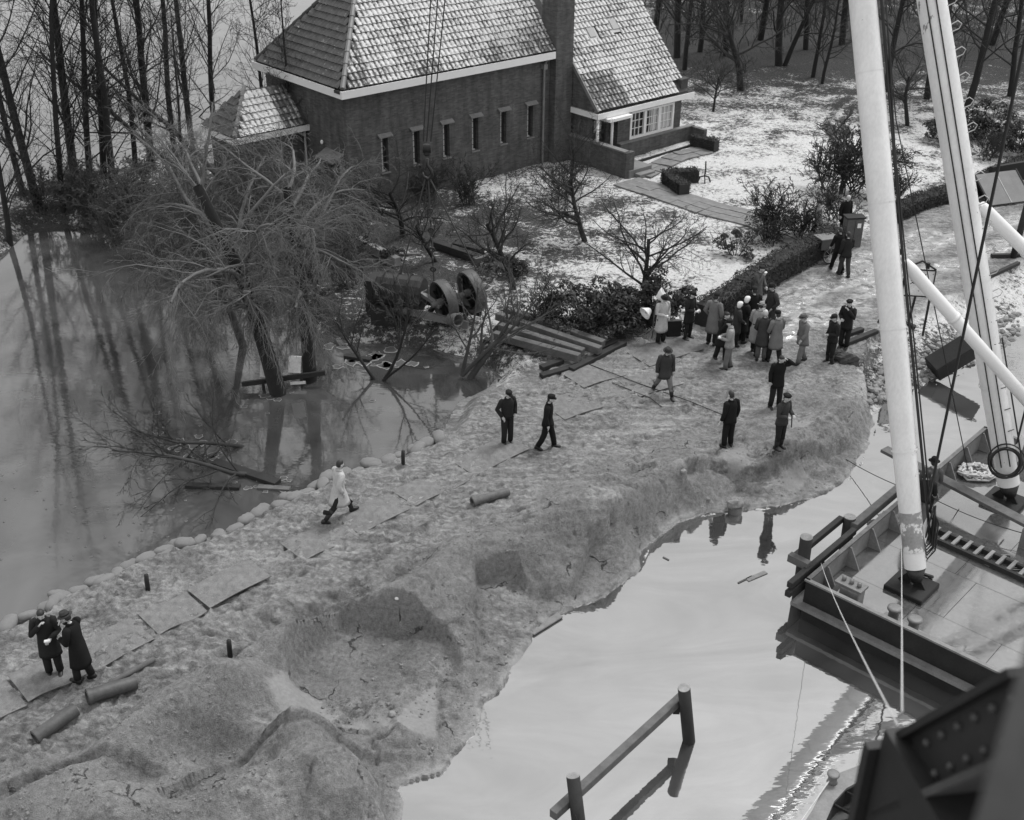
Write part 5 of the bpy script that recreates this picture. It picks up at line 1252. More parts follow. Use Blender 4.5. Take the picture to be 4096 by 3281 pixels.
# sheerlegs: two white masts with stays
TIP = CZ(828, -550, 25.0)
F1, F2 = U(911, 588, DK), U(1004, 503, DK)
def mast(lab, F, r, spread, marks):
    T = thing('white_mast', lab, 'mast', F, 0, 'white sheerleg masts on the barge'); O = tuple(F)
    top = TIP + Vector(spread); a = F + Vector((0, 0, .62)); d = (top - a).normalized(); L = (top - a).length
    ts = [0, .02, .09, .2, .45, .7, 1.0]; rs = [.78, .84, .92, 1, 1.04, .98, .7]
    MB().tube([a + d * (L * t) for t in ts], [r * k for k in rs], 28).build('tube', MT['white_mast'], T, O, True)
    MB().tube([a + d * .01, a + d * .42], r * .86, 24, False).build('heel_band', MT['white_paint'], T, O, True)
    if not marks: MB().tube([a + d * .44, a + d * 1.45], [r * .853, r * .90], 24, False).build('bare_band', MT['mast_grey'], T, O, True)
    MB().tube([a - d * .36, a - d * .02], [r * .42, r * .80], 16).build('heel_cone', MT['black_iron'], T, O, True)
    MB().box(F + Vector((0, 0, .06)), (1.0, 1.0, .14), Matrix.Rotation(BY, 3, 'Z')).build('foot_plate', MT['dark_steel'], T, O, bevel=.02)
    for s_ in (-1, 1):
        MB().add([F + E1 * (.36 * s_) + E2 * q + Vector((0, 0, .13)) for q in (-.03, .03)] + [F + E1 * (.08 * s_) + E2 * q + Vector((0, 0, .52)) for q in (.03, -.03)] + [F + E1 * (.04 * s_) + E2 * q + Vector((0, 0, .13)) for q in (.03, -.03)], [(0, 1, 2, 3), (0, 3, 5), (1, 4, 2), (0, 5, 4, 1), (3, 2, 4, 5)]).build('heel_lug', MT['black_iron'], T, O)
    for k in range(7):
        t_ = L * (.12 + .12 * k); MB().tube([a + d * t_, a + d * (t_ + .05)], r * 1.052, 28, False).build('weld_band', MT['white_mast'], T, O, True)
    x = d.cross(Vector((0, 1, 0))).normalized(); y = d.cross(x)
    MB().add([a + d * 1.0 - x * (r * .8 * s_) for s_ in (1,)] + [a + d * 1.35 - x * (r * 1.5), a + d * 1.2 - x * (r * 1.75), a + d * .6 - x * (r * .9)] + [a + d * 1.0 - x * (r * .8) + y * .06, a + d * 1.35 - x * (r * 1.5) + y * .06, a + d * 1.2 - x * (r * 1.75) + y * .06, a + d * .6 - x * (r * .9) + y * .06], [(0, 1, 2, 3), (7, 6, 5, 4), (0, 4, 5, 1), (1, 5, 6, 2), (2, 6, 7, 3)]).build('lug', MT['white_paint'], T, O)
    return T, a, d, L, x, y
M1, a1, dm1, L1, mx1, my1 = mast('nearer and larger-looking white mast standing on the barge deck', F1, .30, (-.40, -.2, 0), False)
M2, a2, dm2, L2, mx2, my2 = mast('farther white mast with step irons and dark wires down its face', F2, .34, (.40, .2, 0), True)
cd2 = (Vector((0, 0, HC)) - (a2 + dm2 * 8)).normalized(); sx2 = dm2.cross(cd2).normalized()       # sx2 points to the picture's side of the mast
if (WM.T @ np.array(sx2))[0] < 0: sx2 = -sx2
for k in range(26):
    t = 1.6 + k * .62; c_ = a2 + dm2 * t; rr = .345
    MB().tube([c_ + sx2 * (rr * .55) + cd2 * rr * .82, c_ + sx2 * rr * .98 + cd2 * rr * .25], .012, 4).build('step_peg', MT['black_iron'], M2, tuple(F2))
    if k > 3:
        q = c_ + sx2 * rr; MB().tube([q, q + sx2 * .16 + dm2 * .03, q + sx2 * .24 + dm2 * .13, q + sx2 * .16 + dm2 * .22, q + dm2 * .17], .014, 4).build('step_iron', MT['pale_steel'], M2, tuple(F2))
for off in (-.12, .10):
    MB().tube([a2 + dm2 * (.6 + 2.0 * k) + cd2 * .375 + sx2 * off for k in range(11)], .018, 5).build('wire', MT['cable'], M2, tuple(F2))
def stay(lab, M_, a, d, t, px_end, r, px_at):
    T = thing('mast_stay', lab, 'stay', a + d * t, 0, 'white tubular mast stays'); O = tuple(a + d * t)
    s0 = a + d * t; e = U(*px_end, DK + .3); dd = (e - s0).normalized()
    MB().tube([s0 + dd * .75, s0 + dd * 1.0, e], [r * .8, r, r], 18).build('tube', MT['white_paint'], T, O, True)
    MB().tube([s0 + dd * 2.6, s0 + dd * 2.7], r * 1.1, 18).build('flange', MT['white_paint'], T, O, True)
    MB().beam(s0 + dd * .25, s0 + dd * .85, .14, .07).build('eye_plate', MT['white_paint'], T, O, bevel=.02)
    MB().ring(s0 + dd * .42, .10, .03, dd.cross(Vector((0, 0, 1))), 12, 5).build('shackle', MT['dark_steel'], T, O)
    MB().box(e - Vector((0, 0, .15)), (.7, .7, .3), Matrix.Rotation(BY, 3, 'Z')).build('foot', MT['dark_steel'], T, O)
def t_at(a, d, py):      # where along a mast the picture row py lies
    lo, hi = 0, 22
    for i in range(40):
        m_ = (lo + hi) / 2; q = WM.T @ (np.array(a + d * m_) - np.array([0, 0, HC])); y = 410 + FPX * q[1] / q[2]
        if y > py: lo = m_
        else: hi = m_
    return lo
stay('white stay tube running down to the right from the nearer mast', M1, a1, dm1, t_at(a1, dm1, 240), (1155, 545), .155, None)
stay('white stay tube running down to the right from the farther mast', M2, a2, dm2, t_at(a2, dm2, 187), (1250, 470), .17, None)

# wires and ropes
def line(lab, pts, r, mat, sag=0.0, name='cable', cat='cable', group=None):
    pts = [Vector(p) for p in pts]; out = []
    for a, b in zip(pts[:-1], pts[1:]):
        for k in range(8):
            t = k / 8; out.append(a.lerp(b, t) - Vector((0, 0, sag * 4 * t * (1 - t))))
    out.append(pts[-1]); T = thing(name, lab, cat, pts[0], 0, group); MB().tube(out, r, 5).build('strand', MT[mat], T, tuple(pts[0]), True); return T
sx1 = dm1.cross((Vector((0, 0, HC)) - (a1 + dm1 * 8)).normalized()).normalized()
if (WM.T @ np.array(sx1))[0] < 0: sx1 = -sx1
line('thick black cable running up along the right side of the nearer mast', [a1 + dm1 * .7 + sx1 * .40, a1 + dm1 * 8 + sx1 * .36, a1 + dm1 * 20 + sx1 * .45], .035, 'cable')
line('second black cable just right of the nearer mast', [a1 + dm1 * 1.2 + sx1 * .48, a1 + dm1 * 10 + sx1 * .40, a1 + dm1 * 20 + sx1 * .7], .02, 'cable')
e_ = CZ(1075, -200, 19); line('black wire slanting from the nearer mast heel to the upper right corner', [a1 + dm1 * 1.6 + sx1 * .42, e_], .035, 'cable')
line('thin wire seen between the two masts', [U(968, 470, .3), CZ(896, 120, 27), CZ(880, -60, 26)], .014, 'cable')
line('bundle wire hanging down right of the farther mast', [a2 + dm2 * .5 + sx2 * .42, a2 + dm2 * 4.2 + sx2 * .40], .022, 'cable')
line('dark wire from the farther mast heel rising to the right edge', [U(1010, 470, DK + .6), CZ(1045, 330, 28)], .03, 'cable')
NEAR = Vector((CZ(905, 745, 5.6)))
line('pale rope from the barge corner down to the dark girder in the foreground', [U(821, 563, BT + .25), CZ(898, 726, 6.5)], .006, 'rope', .1, 'rope', 'rope')
line('pale rope hanging straight down in front of the nearer mast heel', [a1 + dm1 * .6 - sx1 * .27, CZ(902, 712, 6.8)], .006, 'rope', .0, 'rope', 'rope')
line('thin line from the sandy bank across the water to the barge', [G(846, 460), U(930, 497, DK + .7), U(1030, 535, DK + .3)], .012, 'cable', .1, 'line', 'rope')
line('wire lying across the sand from the skids to the group of men', [G(579, 362, .05), G(640, 385, .02), G(690, 402, .02), G(728, 418, .02)], .014, 'cable', 0, 'wire')
line('second wire lying across the sand under the striding man', [G(612, 384, .02), G(650, 399, .02), G(662, 408, .02)], .012, 'cable', 0, 'wire')

# things on the deck
def decked(px, py, dz=0): return U(px, py, DK + dz)
def bollard(T, c, O, r=.14, h=.42):
    n = 16; o = MB(); prof = [(r * 1.1, 0), (r * .9, .06), (r * .86, h * .7), (r * 1.05, h * .78), (r * 1.25, h * .84), (r * 1.22, h * .97), (r * .8, h)]
    o.loft([[Vector(c) + Vector((math.cos(2 * math.pi * k / n) * q, math.sin(2 * math.pi * k / n) * q, z)) for k in range(n)] for q, z in prof]); return o.build('bollard', MT['mid_steel'], T, O, True)
c1, c2 = decked(892, 622), decked(912, 633); T = thing('bollard_pair', 'pair of mushroom-headed bollards on the near edge of the barge', 'bollard', c1); O = tuple(c1)
bollard(T, c1 + Vector((0, 0, .03)), O); bollard(T, c2 + Vector((0, 0, .03)), O); MB().beam(c1.lerp(c2, -.55) + Vector((0, 0, .016)), c1.lerp(c2, 1.6) + Vector((0, 0, .016)), .42, .03).build('base_plate', MT['mid_steel'], T, O)
cb = B0 + E1 * .95 + E2 * .55; cb.z = DK; T = thing('fairlead_pedestal', 'steel pedestal with roller fairlead at the near-left corner of the barge', 'fairlead', cb, BY)
MB().box((0, 0, .3), (.5, .36, .6)).build('pedestal', MT['bulwark_grey'], T, bevel=.02); MB().box((-.05, 0, .66), (.7, .38, .06)).build('top_plate', MT['mid_steel'], T)
for x in (-.25, -.05, .15): MB().tube([(x, 0, .69), (x, 0, .80)], .055, 10).build('roller', MT['mid_steel'], T, None, True)
MB().beam((-.55, 0, .0), (-.3, 0, .6), .06, .12).build('strut', MT['pale_steel'], T)
pl0, pl1 = U(884, 449, BT + .12), decked(1040, 530, .62)
T = thing('gangplank', 'long heavy plank lying across the barge bulwark and deck', 'plank', pl0); MB().beam(pl0, pl1, .34, .10).build('plank', MT['timber'], T, tuple(pl0), bevel=.01)
T2_ = thing('trestle', 'low steel trestle carrying the far end of the heavy plank', 'trestle', decked(1030, 545)); MB().box((0, 0, .28), (.4, .6, .56), Matrix.Rotation(BY, 3, 'Z')).build('stand', MT['mid_steel'], T2_)
l0, l1 = decked(925, 530, .07), decked(1060, 590, .07); T = thing('deck_ladder', 'dark ladder-like rack lying on the deck behind the nearer mast', 'ladder', l0); O = tuple(l0); dl_ = (l1 - l0).normalized(); nl = Vector((-dl_.y, dl_.x, 0)); LL = (l1 - l0).length
for s_ in (-.22, .22): MB().beam(l0 + nl * s_, l1 + nl * s_, .09, .14).build('rail', MT['timber_dark'], T, O)
for k in range(12): c_ = l0 + dl_ * (.25 + k * LL / 12); MB().beam(c_ - nl * .2 + Vector((0, 0, .05)), c_ + nl * .3 + Vector((0, 0, .05)), .09, .07).build('rung', MT['timber_pale'], T, O)
rc = a2 + dm2 * .75 + cd2 * .42; T = thing('cable_coil', 'coil of dark cable hung on the heel of the farther mast', 'coil', rc); rgc = random.Random(6)
for k in range(7): MB().ring(rc + Vector((rgc.uniform(-.05, .05), rgc.uniform(-.04, .04), rgc.uniform(-.06, .06))), .40 + rgc.uniform(-.06, .07), .022, cd2 + Vector((rgc.uniform(-.2, .2), rgc.uniform(-.2, .2), rgc.uniform(-.1, .1))), 26, 5).build('turn', MT['cable'], T, tuple(rc))
rc = a1 + dm1 * .9 + sx1 * .38 ; T = thing('hose_bundle', 'bundle of dark hoses and slings hanging beside the nearer mast heel', 'hoses', rc)
for k in range(5):
    w_, l_ = .05 + .035 * k, .45 + .09 * k; a_ = rgc.uniform(-.5, .5); hx = (sx1 * math.cos(a_) + cd2 * math.sin(a_)); p0 = rc + Vector((0, 0, .75 - .05 * k))
    MB().tube([p0 + hx * .04, rc + hx * w_ + Vector((0, 0, .25)), rc + hx * (w_ + .06) + Vector((0, 0, -l_ * .7)), rc + hx * w_ * .6 + Vector((0, 0, -l_)), rc - hx * .05 + Vector((0, 0, -l_ * .7)), rc - hx * .03 + Vector((0, 0, .3)), p0], .02, 6).build('hose', MT['cable'], T, tuple(rc), True)
sh = decked(925, 578); T = thing('shackle', 'big iron shackle and ring lying at the foot of the nearer mast', 'shackle', sh); MB().ring((0, 0, .1), .16, .045, (.3, .5, .8), 16, 6).build('ring', MT['black_iron'], T); MB().tube([(.0, .1, .2), (-.1, .4, .75)], .02, 5).build('sling', MT['cable'], T)
rh = decked(976, 475); T = thing('rope_heap', 'heap of white rope on deck near the left bulwark', 'rope', rh); mb = MB(); rgc = random.Random(8); p_ = Vector((0, 0, .06)); pts = []
for k in range(150):
    a = k * .55; rr = .12 + .34 * rgc.random(); pts.append(Vector((math.cos(a) * rr * 1.3, math.sin(a) * rr, .05 + .24 * rgc.random() * (1 - rr))))
mb.tube(pts, .035, 5).build('rope', MT['rope'], T, None, True)
rp = decked(1000, 557); T = thing('deck_rope', 'loop of rope lying on the wet deck by the ladder', 'rope', rp); MB().tube([(math.cos(k * .35) * (.25 + .03 * k), math.sin(k * .35) * .16 - .03 * k, .03) for k in range(24)], .02, 5).build('rope', MT['mid_steel'], T, None, True)
rp = decked(893, 520); T = thing('rag_heap', 'crumpled pale rags against the left bulwark', 'rags', rp); MB().ellipsoid((0, 0, .1), (.35, .22, .16), 14, 8, None, 0, .25, random.Random(3)).build('rags', MT['cloth_pale'], T)
mt_ = decked(845, 555); T = thing('deck_hatch', 'small round hatch lid flush on the deck near the corner', 'hatch', mt_); MB().tube([(0, 0, 0), (0, 0, .03)], .17, 18).build('lid', MT['mid_steel'], T); MB().ring((0, 0, .025), .17, .015, (0, 0, 1), 18, 5).build('rim', MT['pale_steel'], T)
# fender frame of piles and walings outside the barge
fa_ = U(817, 592, WR); T = thing('fender_frame', 'timber fender frame of piles and walings outside the barge', 'fender', fa_); O = tuple(fa_)
f1, f2 = U(818, 596, WR), U(845, 566, WR); fd = E2
k1 = B0 - E1 * .46 + E2 * .75; k2 = k1 + E2 * 2.3
for kk, top_ in ((k1, .92), (k2, .38)):
    b_ = Vector((kk.x, kk.y, WR - 1.5)); t_ = Vector((kk.x - .06, kk.y, top_)); gpost(T, O, b_, t_, .16)
for off, z_, l0_, l1_ in ((-.24, .26, -.3, 2.2), (.245, .22, -1.15, 2.0), (.25, -.02, -1.2, .5)):
    A, B = k1 + E1 * off + E2 * l0_, k1 + E1 * off + E2 * l1_; A.z = B.z = z_; MB().beam(A, B, .15, .17).build('waling', MT['timber_dark'], T, O, bevel=.012)
A, B = k1 - E1 * .3 + E2 * -.28, k1 + E1 * .25 + E2 * -.28; A.z, B.z = .34, .33; MB().beam(A, B, .18, .2).build('cross_piece', MT['timber'], T, O)
w0, w1 = B0 - E1 * .32 + E2 * 2.9, B0 - E1 * .32 + E2 * 6.2; w0.z = w1.z = .2; T = thing('fender_beam', 'long timber fender beam hung along the left side of the barge', 'fender', w0); MB().beam(w0, w1, .2, .24).build('beam', MT['timber'], T, tuple(w0), bevel=.012)

# ------------------------------------------------------------------ bank and roadside things at the right
bb_ = U(957, 362, -.35); T = thing('timber_block', 'big dark tilted box-like block on the bank beyond the mast', 'block', bb_, .2); R_ = Matrix.Rotation(-.55, 3, 'Y') @ Matrix.Rotation(.25, 3, 'X')
MB().box((0, 0, .35), (2.1, .75, .62), R_).build('block', MT['dark_steel'], T, bevel=.03); MB().box((.15, .0, .70), (1.9, .72, .05), R_).build('top_sheet', MT['mid_steel'], T)
sg = G(907, 331); SGN = thing('map_sign', 'weathered white map board with dark branching marks on three posts', 'sign', sg, math.radians(-8))
for x, y, h_ in ((-.42, 0, 2.35), (.55, -.05, 2.35), (.15, .75, 2.0)): MB().beam((x, y, -.15), (x * 1.0, y * .25, h_), .07, .07).build('post', MT['timber_dark'], SGN)
brd = MB().box((.07, -.05, 1.85), (1.0, .035, .95)).build('board', MT['cloth_white'], SGN)
for a, b in (((-.43, -.07, 1.36), (.57, -.07, 1.36)), ((-.43, -.07, 2.34), (.57, -.07, 2.34)), ((-.43, -.07, 1.36), (-.43, -.07, 2.34)), ((.57, -.07, 1.36), (.57, -.07, 2.34))): MB().beam(a, b, .05, .04).build('frame_bar', MT['timber_dark'], SGN)
MB().beam((-.44, -.05, 2.36), (.07, -.05, 2.66), .05, .05).build('gable_bar', MT['timber_dark'], SGN); MB().beam((.58, -.05, 2.36), (.07, -.05, 2.66), .05, .05).build('gable_bar', MT['timber_dark'], SGN); MB().tube([(.28, -.05, 2.4), (.28, -.05, 2.6)], .07, 8).build('cap_lamp', MT['dark_steel'], SGN)
mk = MB()
def stroke(pts, w):
    for (a, b) in zip(pts[:-1], pts[1:]): mk.beam((a[0], -.0705, a[1]), (b[0], -.0705, b[1]), w, .004, 0, (0, 1, 0))
stroke([(.27, 2.2), (.16, 2.02), (.05, 1.92), (.02, 1.85), (.14, 1.72), (.22, 1.58), (.30, 1.52)], .035); stroke([(-.12, 1.98), (-.02, 1.92), (-.16, 1.86), (-.06, 1.82)], .03); stroke([(-.2, 1.93), (-.08, 1.9)], .03)
rs_ = random.Random(12)
for k in range(16): x, z = rs_.uniform(-.3, .5), rs_.uniform(1.48, 2.24); stroke([(x, z), (x + .03, z + .01)], .03)
mk.build('map_marks', MT['litter_dark'], brd)['kind'] = 'stuff'
for i, (a, b, lab) in enumerate([((880, 316), (915, 330), 'dark beam lying behind the map board posts'), ((878, 322), (906, 333), 'second dark beam lying by the map board'), ((842, 347), (876, 334), 'plank lying at the edge of the road beside the man in the beret'), ((862, 331), (842, 338), 'thin board beside the road edge plank')]): timber(lab, a, b, .2, .14, 0, 0, 'timber_dark')
for i, (px, py, lab) in enumerate([(843, 361, 'dark lump of rubble by the boots of the man in the beret'), (851, 363, 'second dark lump beside the road edge plank'), (838, 358, 'small dark bag near the men by the plank')]):
    b = G(px, py); T = thing('rubble_lump', lab, 'rubble', b); MB().ellipsoid((0, 0, .1), (.3, .22, .18), 9, 6, None, 0, .25, random.Random(i)).build('lump', MT['litter_dark'], T)
pst = G(1013, 258); T = thing('roadside_post', 'tall dark post on a cross-shaped foot at the right edge', 'post', pst)
MB().tube([(0, 0, 0), (.05, 0, 1.4), (.12, 0, 3.2)], .13, 10).build('post', MT['timber_dark'], T, None, True); MB().beam((-.9, 0, .08), (.8, .1, .08), .16, .14).build('foot_beam', MT['timber_dark'], T)
timber('dark kerb beam along the road near the post', (985, 280), (1018, 265), .16, .14, 0, 0, 'timber_dark')
hb = G(1005, 202); T = thing('cellar_hatch', 'grey sloping hatch lid with a central seam beside the road', 'hatch', hb, .35); R_ = Matrix.Rotation(.62, 3, 'X')
MB().box((0, .3, .55), (2.3, 1.7, .07), R_).build('lid', MT['hatch'], T); MB().box((0, .29, .59), (.03, 1.7, .03), R_).build('seam', MT['pale_steel'], T)
for x in (-1.17, 1.17): MB().box((x, .3, .56), (.08, 1.8, .1), R_).build('side_frame', MT['dark_steel'], T)
MB().box((0, 1.1, .45), (2.5, .2, 1.1)).build('back_wall', MT['dark_steel'], T)
w_ = G(1030, 178); T = thing('low_dark_wall', 'low dark wall sloping away behind the hatch', 'wall', w_, .45); MB().box((0, 0, .4), (5.5, .2, 1.0)).build('wall', MT['dark_steel'], T)
# cabinet, handcart
cb_ = G(850, 246); T = thing('steel_cabinet', 'grey steel cabinet with a small white notice by the hedge end', 'cabinet', cb_, .12)
MB().box((0, 0, .62), (.72, .45, 1.24)).build('body', MT['pipe_iron'], T, bevel=.02); MB().box((0, 0, 1.27), (.80, .53, .06)).build('lid', MT['dark_steel'], T); MB().box((.16, -.235, .95), (.15, .015, .19)).build('notice', MT['paper'], T); MB().box((-.01, -.23, .62), (.015, .01, 1.1)).build('door_seam', MT['black_iron'], T)
hc = G(826, 262); T = thing('handcart', 'two-wheeled delivery handcart with a box on top', 'cart', hc, .35)
MB().box((.05, .25, .74), (.8, .6, .42)).build('box', MT['pipe_iron'], T, bevel=.02); MB().box((.05, .25, .97), (.84, .64, .04)).build('lid', MT['mid_steel'], T)
for y in (-.22, .72):
    wh = MB().ring((0, y, .36), .33, .03, (0, 1, 0), 22, 6).build('wheel', MT['rubber'], T, None, True); MB().ring((0, y, .36), .305, .014, (0, 1, 0), 22, 5).build('rim', MT['pale_steel'], wh)
    for k in range(8): a = k * math.pi / 4; MB().tube([(0, y, .36), (math.cos(a) * .3, y, .36 + math.sin(a) * .3)], .008, 3, False).build('spoke', MT['pale_steel'], wh)
MB().tube([(0, -.2, .36), (0, .7, .36)], .025, 8).build('axle', MT['dark_steel'], T); MB().tube([(-.34, 0, .8), (-.7, 0, 1.0), (-.7, .5, 1.0), (-.34, .5, .8)], .022, 6).build('push_bar', MT['dark_steel'], T, None, True)
# lamps on a stand and the box beside them
lp = G(652, 338); LMP = thing('work_lamps', 'stand with two white round reflector lamps in front of the evergreen shrub', 'lamp', lp)
MB().tube([(0, 0, 0), (.02, .02, .9), (.1, .05, 1.35), (.3, .1, 1.45)], .025, 7).build('stand', MT['mid_steel'], LMP, None, True)
for a in (0, 2.1, 4.2): MB().tube([(0, 0, .35), (math.cos(a) * .35, math.sin(a) * .35, .0)], .018, 5).build('stand_leg', MT['mid_steel'], LMP)
def dish(c, ax, R):
    ax = Vector(ax).normalized(); x = ax.orthogonal().normalized(); y = ax.cross(x); c = Vector(c); n = 18
    ring_ = lambda r_, o_: [c + ax * o_ + (x * math.cos(2 * math.pi * k / n) + y * math.sin(2 * math.pi * k / n)) * r_ for k in range(n)]
    s_ = MB().loft([ring_(.05, -.28), ring_(.1, -.24), ring_(R * .65, -.16), ring_(R * .95, -.04), ring_(R, 0), ring_(R * .93, .0), ring_(R * .6, -.12), ring_(.06, -.2)]).build('lamp_shade', MT['enamel'], LMP, None, True)
    MB().ellipsoid(c - ax * .1, (.055, .055, .055), 8, 6).build('bulb', MT['frost_glass'], s_)
dish((.32, .0, 1.62), (.9, -.1, .45), .27); dish((-.35, -.25, 1.02), (-.75, -.5, -.35), .23)
bx_ = G(673, 336); T = thing('dark_chest', 'dark chest with a paper on its lid behind the man in the pale raincoat', 'chest', bx_, .1); MB().box((0, .1, .3), (.5, .42, .6)).build('chest', MT['dark_steel'], T, bevel=.02); MB().box((.0, .1, .62), (.54, .46, .04)).build('lid', MT['mid_steel'], T); MB().box((.02, .08, .65), (.3, .22, .015)).build('paper', MT['paper'], T)
# sign board in the flood, bird table, tripod
sp_ = U(283, 388, WL); T = thing('flooded_sign', 'white-panelled sign standing in the flood behind the willow trunk', 'sign', sp_, .15)
for x in (-.62, .62): MB().beam((x, 0, -.4), (x, 0, .3), .09, .09).build('post', MT['timber_dark'], T)
MB().beam((-1.3, .02, .22), (1.4, .02, .46), .09, .16).build('rail', MT['timber_dark'], T)
MB().box((-.42, -.02, .85), (.46, .04, .78), Matrix.Rotation(.12, 3, 'Y')).build('panel', MT['cloth_white'], T); MB().box((.45, -.02, .85), (.4, .04, .6), Matrix.Rotation(.12, 3, 'Y')).build('panel', MT['cloth_white'], T); MB().box((.5, -.04, .18), (.5, .04, .1)).build('panel', MT['cloth_white'], T)
bt_ = G(704, 182); T = thing('garden_pump', 'small iron garden stand with splayed legs on the snow by the path', 'stand', bt_)
MB().tube([(0, 0, .25), (.03, 0, .55), (.0, 0, 1.0)], .035, 7).build('column', MT['dark_steel'], T, None, True); MB().tube([(-.3, 0, .0), (-.2, 0, .25), (0, 0, .3), (.2, 0, .25), (.3, 0, .0)], .035, 6).build('legs', MT['dark_steel'], T, None, True); MB().tube([(0, -.28, 0), (0, -.15, .22), (0, 0, .3)], .03, 6).build('brace', MT['dark_steel'], T)
# rubble armour on the bank and scattered clods on the slumped sand
rb = MB(); rg_ = random.Random(31)
for k in range(420):
    px, py = rg_.uniform(868, 1020), 0; py = 398 - (px - 868) * .40 + rg_.uniform(-26, 8)
    q = G(px, py); r_ = rg_.uniform(.05, .17); rb.ellipsoid((q.x, q.y, q.z + r_ * .2), (r_, r_ * .8, r_ * .6), 6, 4, Matrix.Rotation(rg_.uniform(0, 3), 3, 'Z'), 0, .22, rg_)
tag(rb.build('rubble_armour', MT['stone']), 'small rubble stones armouring the bank behind the nearer mast', 'rubble', None, 'stuff')

# ------------------------------------------------------------------ people
def head_mesh(mb, c, R, mi_skin=0, mi_dark=1):
    """head with brow, nose, mouth, chin and ears; faces +Y"""
    n, m_ = 16, 12; o = len(mb.v); P = []
    for i in range(m_ + 1):
        t = -math.pi / 2 + math.pi * i / m_
        for k in range(n):
            a = 2 * math.pi * k / n; x, y, z = math.cos(t) * math.cos(a), math.cos(t) * math.sin(a), math.sin(t)
            X, Y, Z = x * .074, y * .096, z * .118
            if z < -.2: X *= 1 + .35 * (z + .2); Y = Y * (1 + .18 * (z + .2)) + .012 * (-z - .2)
            if y > .75 and -.45 < z < .12: Y += .026 * math.exp(-(x / .16) ** 2) * math.exp(-((z + .18) / .22) ** 2)      # nose
            if y > .5 and .02 < z < .30: Y -= .010 * math.exp(-((abs(x) - .38) / .2) ** 2)                                 # eye sockets
            if y > .6 and .28 < z < .45: Y += .006
            P.append(c + R @ Vector((X, Y, Z)))
    mb.v.extend([tuple(p) for p in P])
    for i in range(m_):
        for k in range(n):
            k2 = (k + 1) % n; mb.f.append((o + i * n + k, o + i * n + k2, o + (i + 1) * n + k2, o + (i + 1) * n + k)); mb.m.append(mi_skin)
    for s_ in (-1, 1):
        mb.ellipsoid(c + R @ Vector((s_ * .078, -.005, -.01)), (.012, .024, .034), 6, 5, R, mi_skin)
        mb.ellipsoid(c + R @ Vector((s_ * .030, .085, .016)), (.012, .007, .007), 6, 4, R, mi_dark)
    mb.ellipsoid(c + R @ Vector((0, .089, -.062)), (.024, .006, .005), 6, 4, R, mi_dark)
def hand_mesh(mb, w, d, side_, mi=0):
    """palm with four unequal curled fingers and a thumb; w wrist, d direction of the forearm"""
    d = Vector(d).normalized(); x = d.cross(Vector((0, 0, 1)));
    x = x.normalized() if x.length > .1 else Vector((1, 0, 0)); u = x.cross(d)
    def rg4(p, a, b): return [p + x * a + u * b, p - x * a + u * b, p - x * a - u * b, p + x * a - u * b]
    mb.loft([rg4(w - d * .03, .026, .02), rg4(w + d * .03, .04, .017), rg4(w + d * .085, .042, .014)], True, mi)
    for k, L in enumerate((.07, .08, .075, .058)):
        b = w + d * .082 + x * (.031 - .0205 * k); c1 = b + d * L * .5 - u * .012; c2 = b + d * L * .8 - u * .038
        mb.tube([b, c1, c2], [.0095, .009, .0075], 5, True, mi)
    b = w + d * .03 + x * .038 * side_; mb.tube([b, b + x * .025 * side_ + d * .03 - u * .008, b + x * .022 * side_ + d * .06 - u * .02], [.011, .0105, .008], 5, True, mi)

ARMS = {'down': ((.25, -.03, 1.15), (.265, .05, .90)), 'swing': ((.25, -.13, 1.18), (.25, -.02, .95)), 'fwd': ((.25, .08, 1.17), (.24, .24, 1.0)), 'pocket': ((.30, -.07, 1.16), (.21, .10, .97)),
        'hold': ((.26, .03, 1.15), (.11, .27, 1.14)), 'eat': ((.26, .12, 1.2), (.05, .19, 1.47)), 'back': ((.27, -.12, 1.15), (.08, -.17, 1.02)), 'ear': ((.43, .02, 1.42), (.17, .06, 1.62)), 'low': ((.26, .05, 1.13), (.14, .24, .98))}
def ell(c, rx, ry, n=18, R=None, fold=0, rg=None, ph=0):
    out = []
    for k in range(n):
        a = 2 * math.pi * k / n; q = Vector((math.cos(a) * rx, math.sin(a) * ry, 0)) * (1 + fold * math.sin(3 * a + ph) + fold * .6 * math.sin(7 * a + 2 * ph)); out.append(Vector(c) + (R @ q if R else q))
    return out
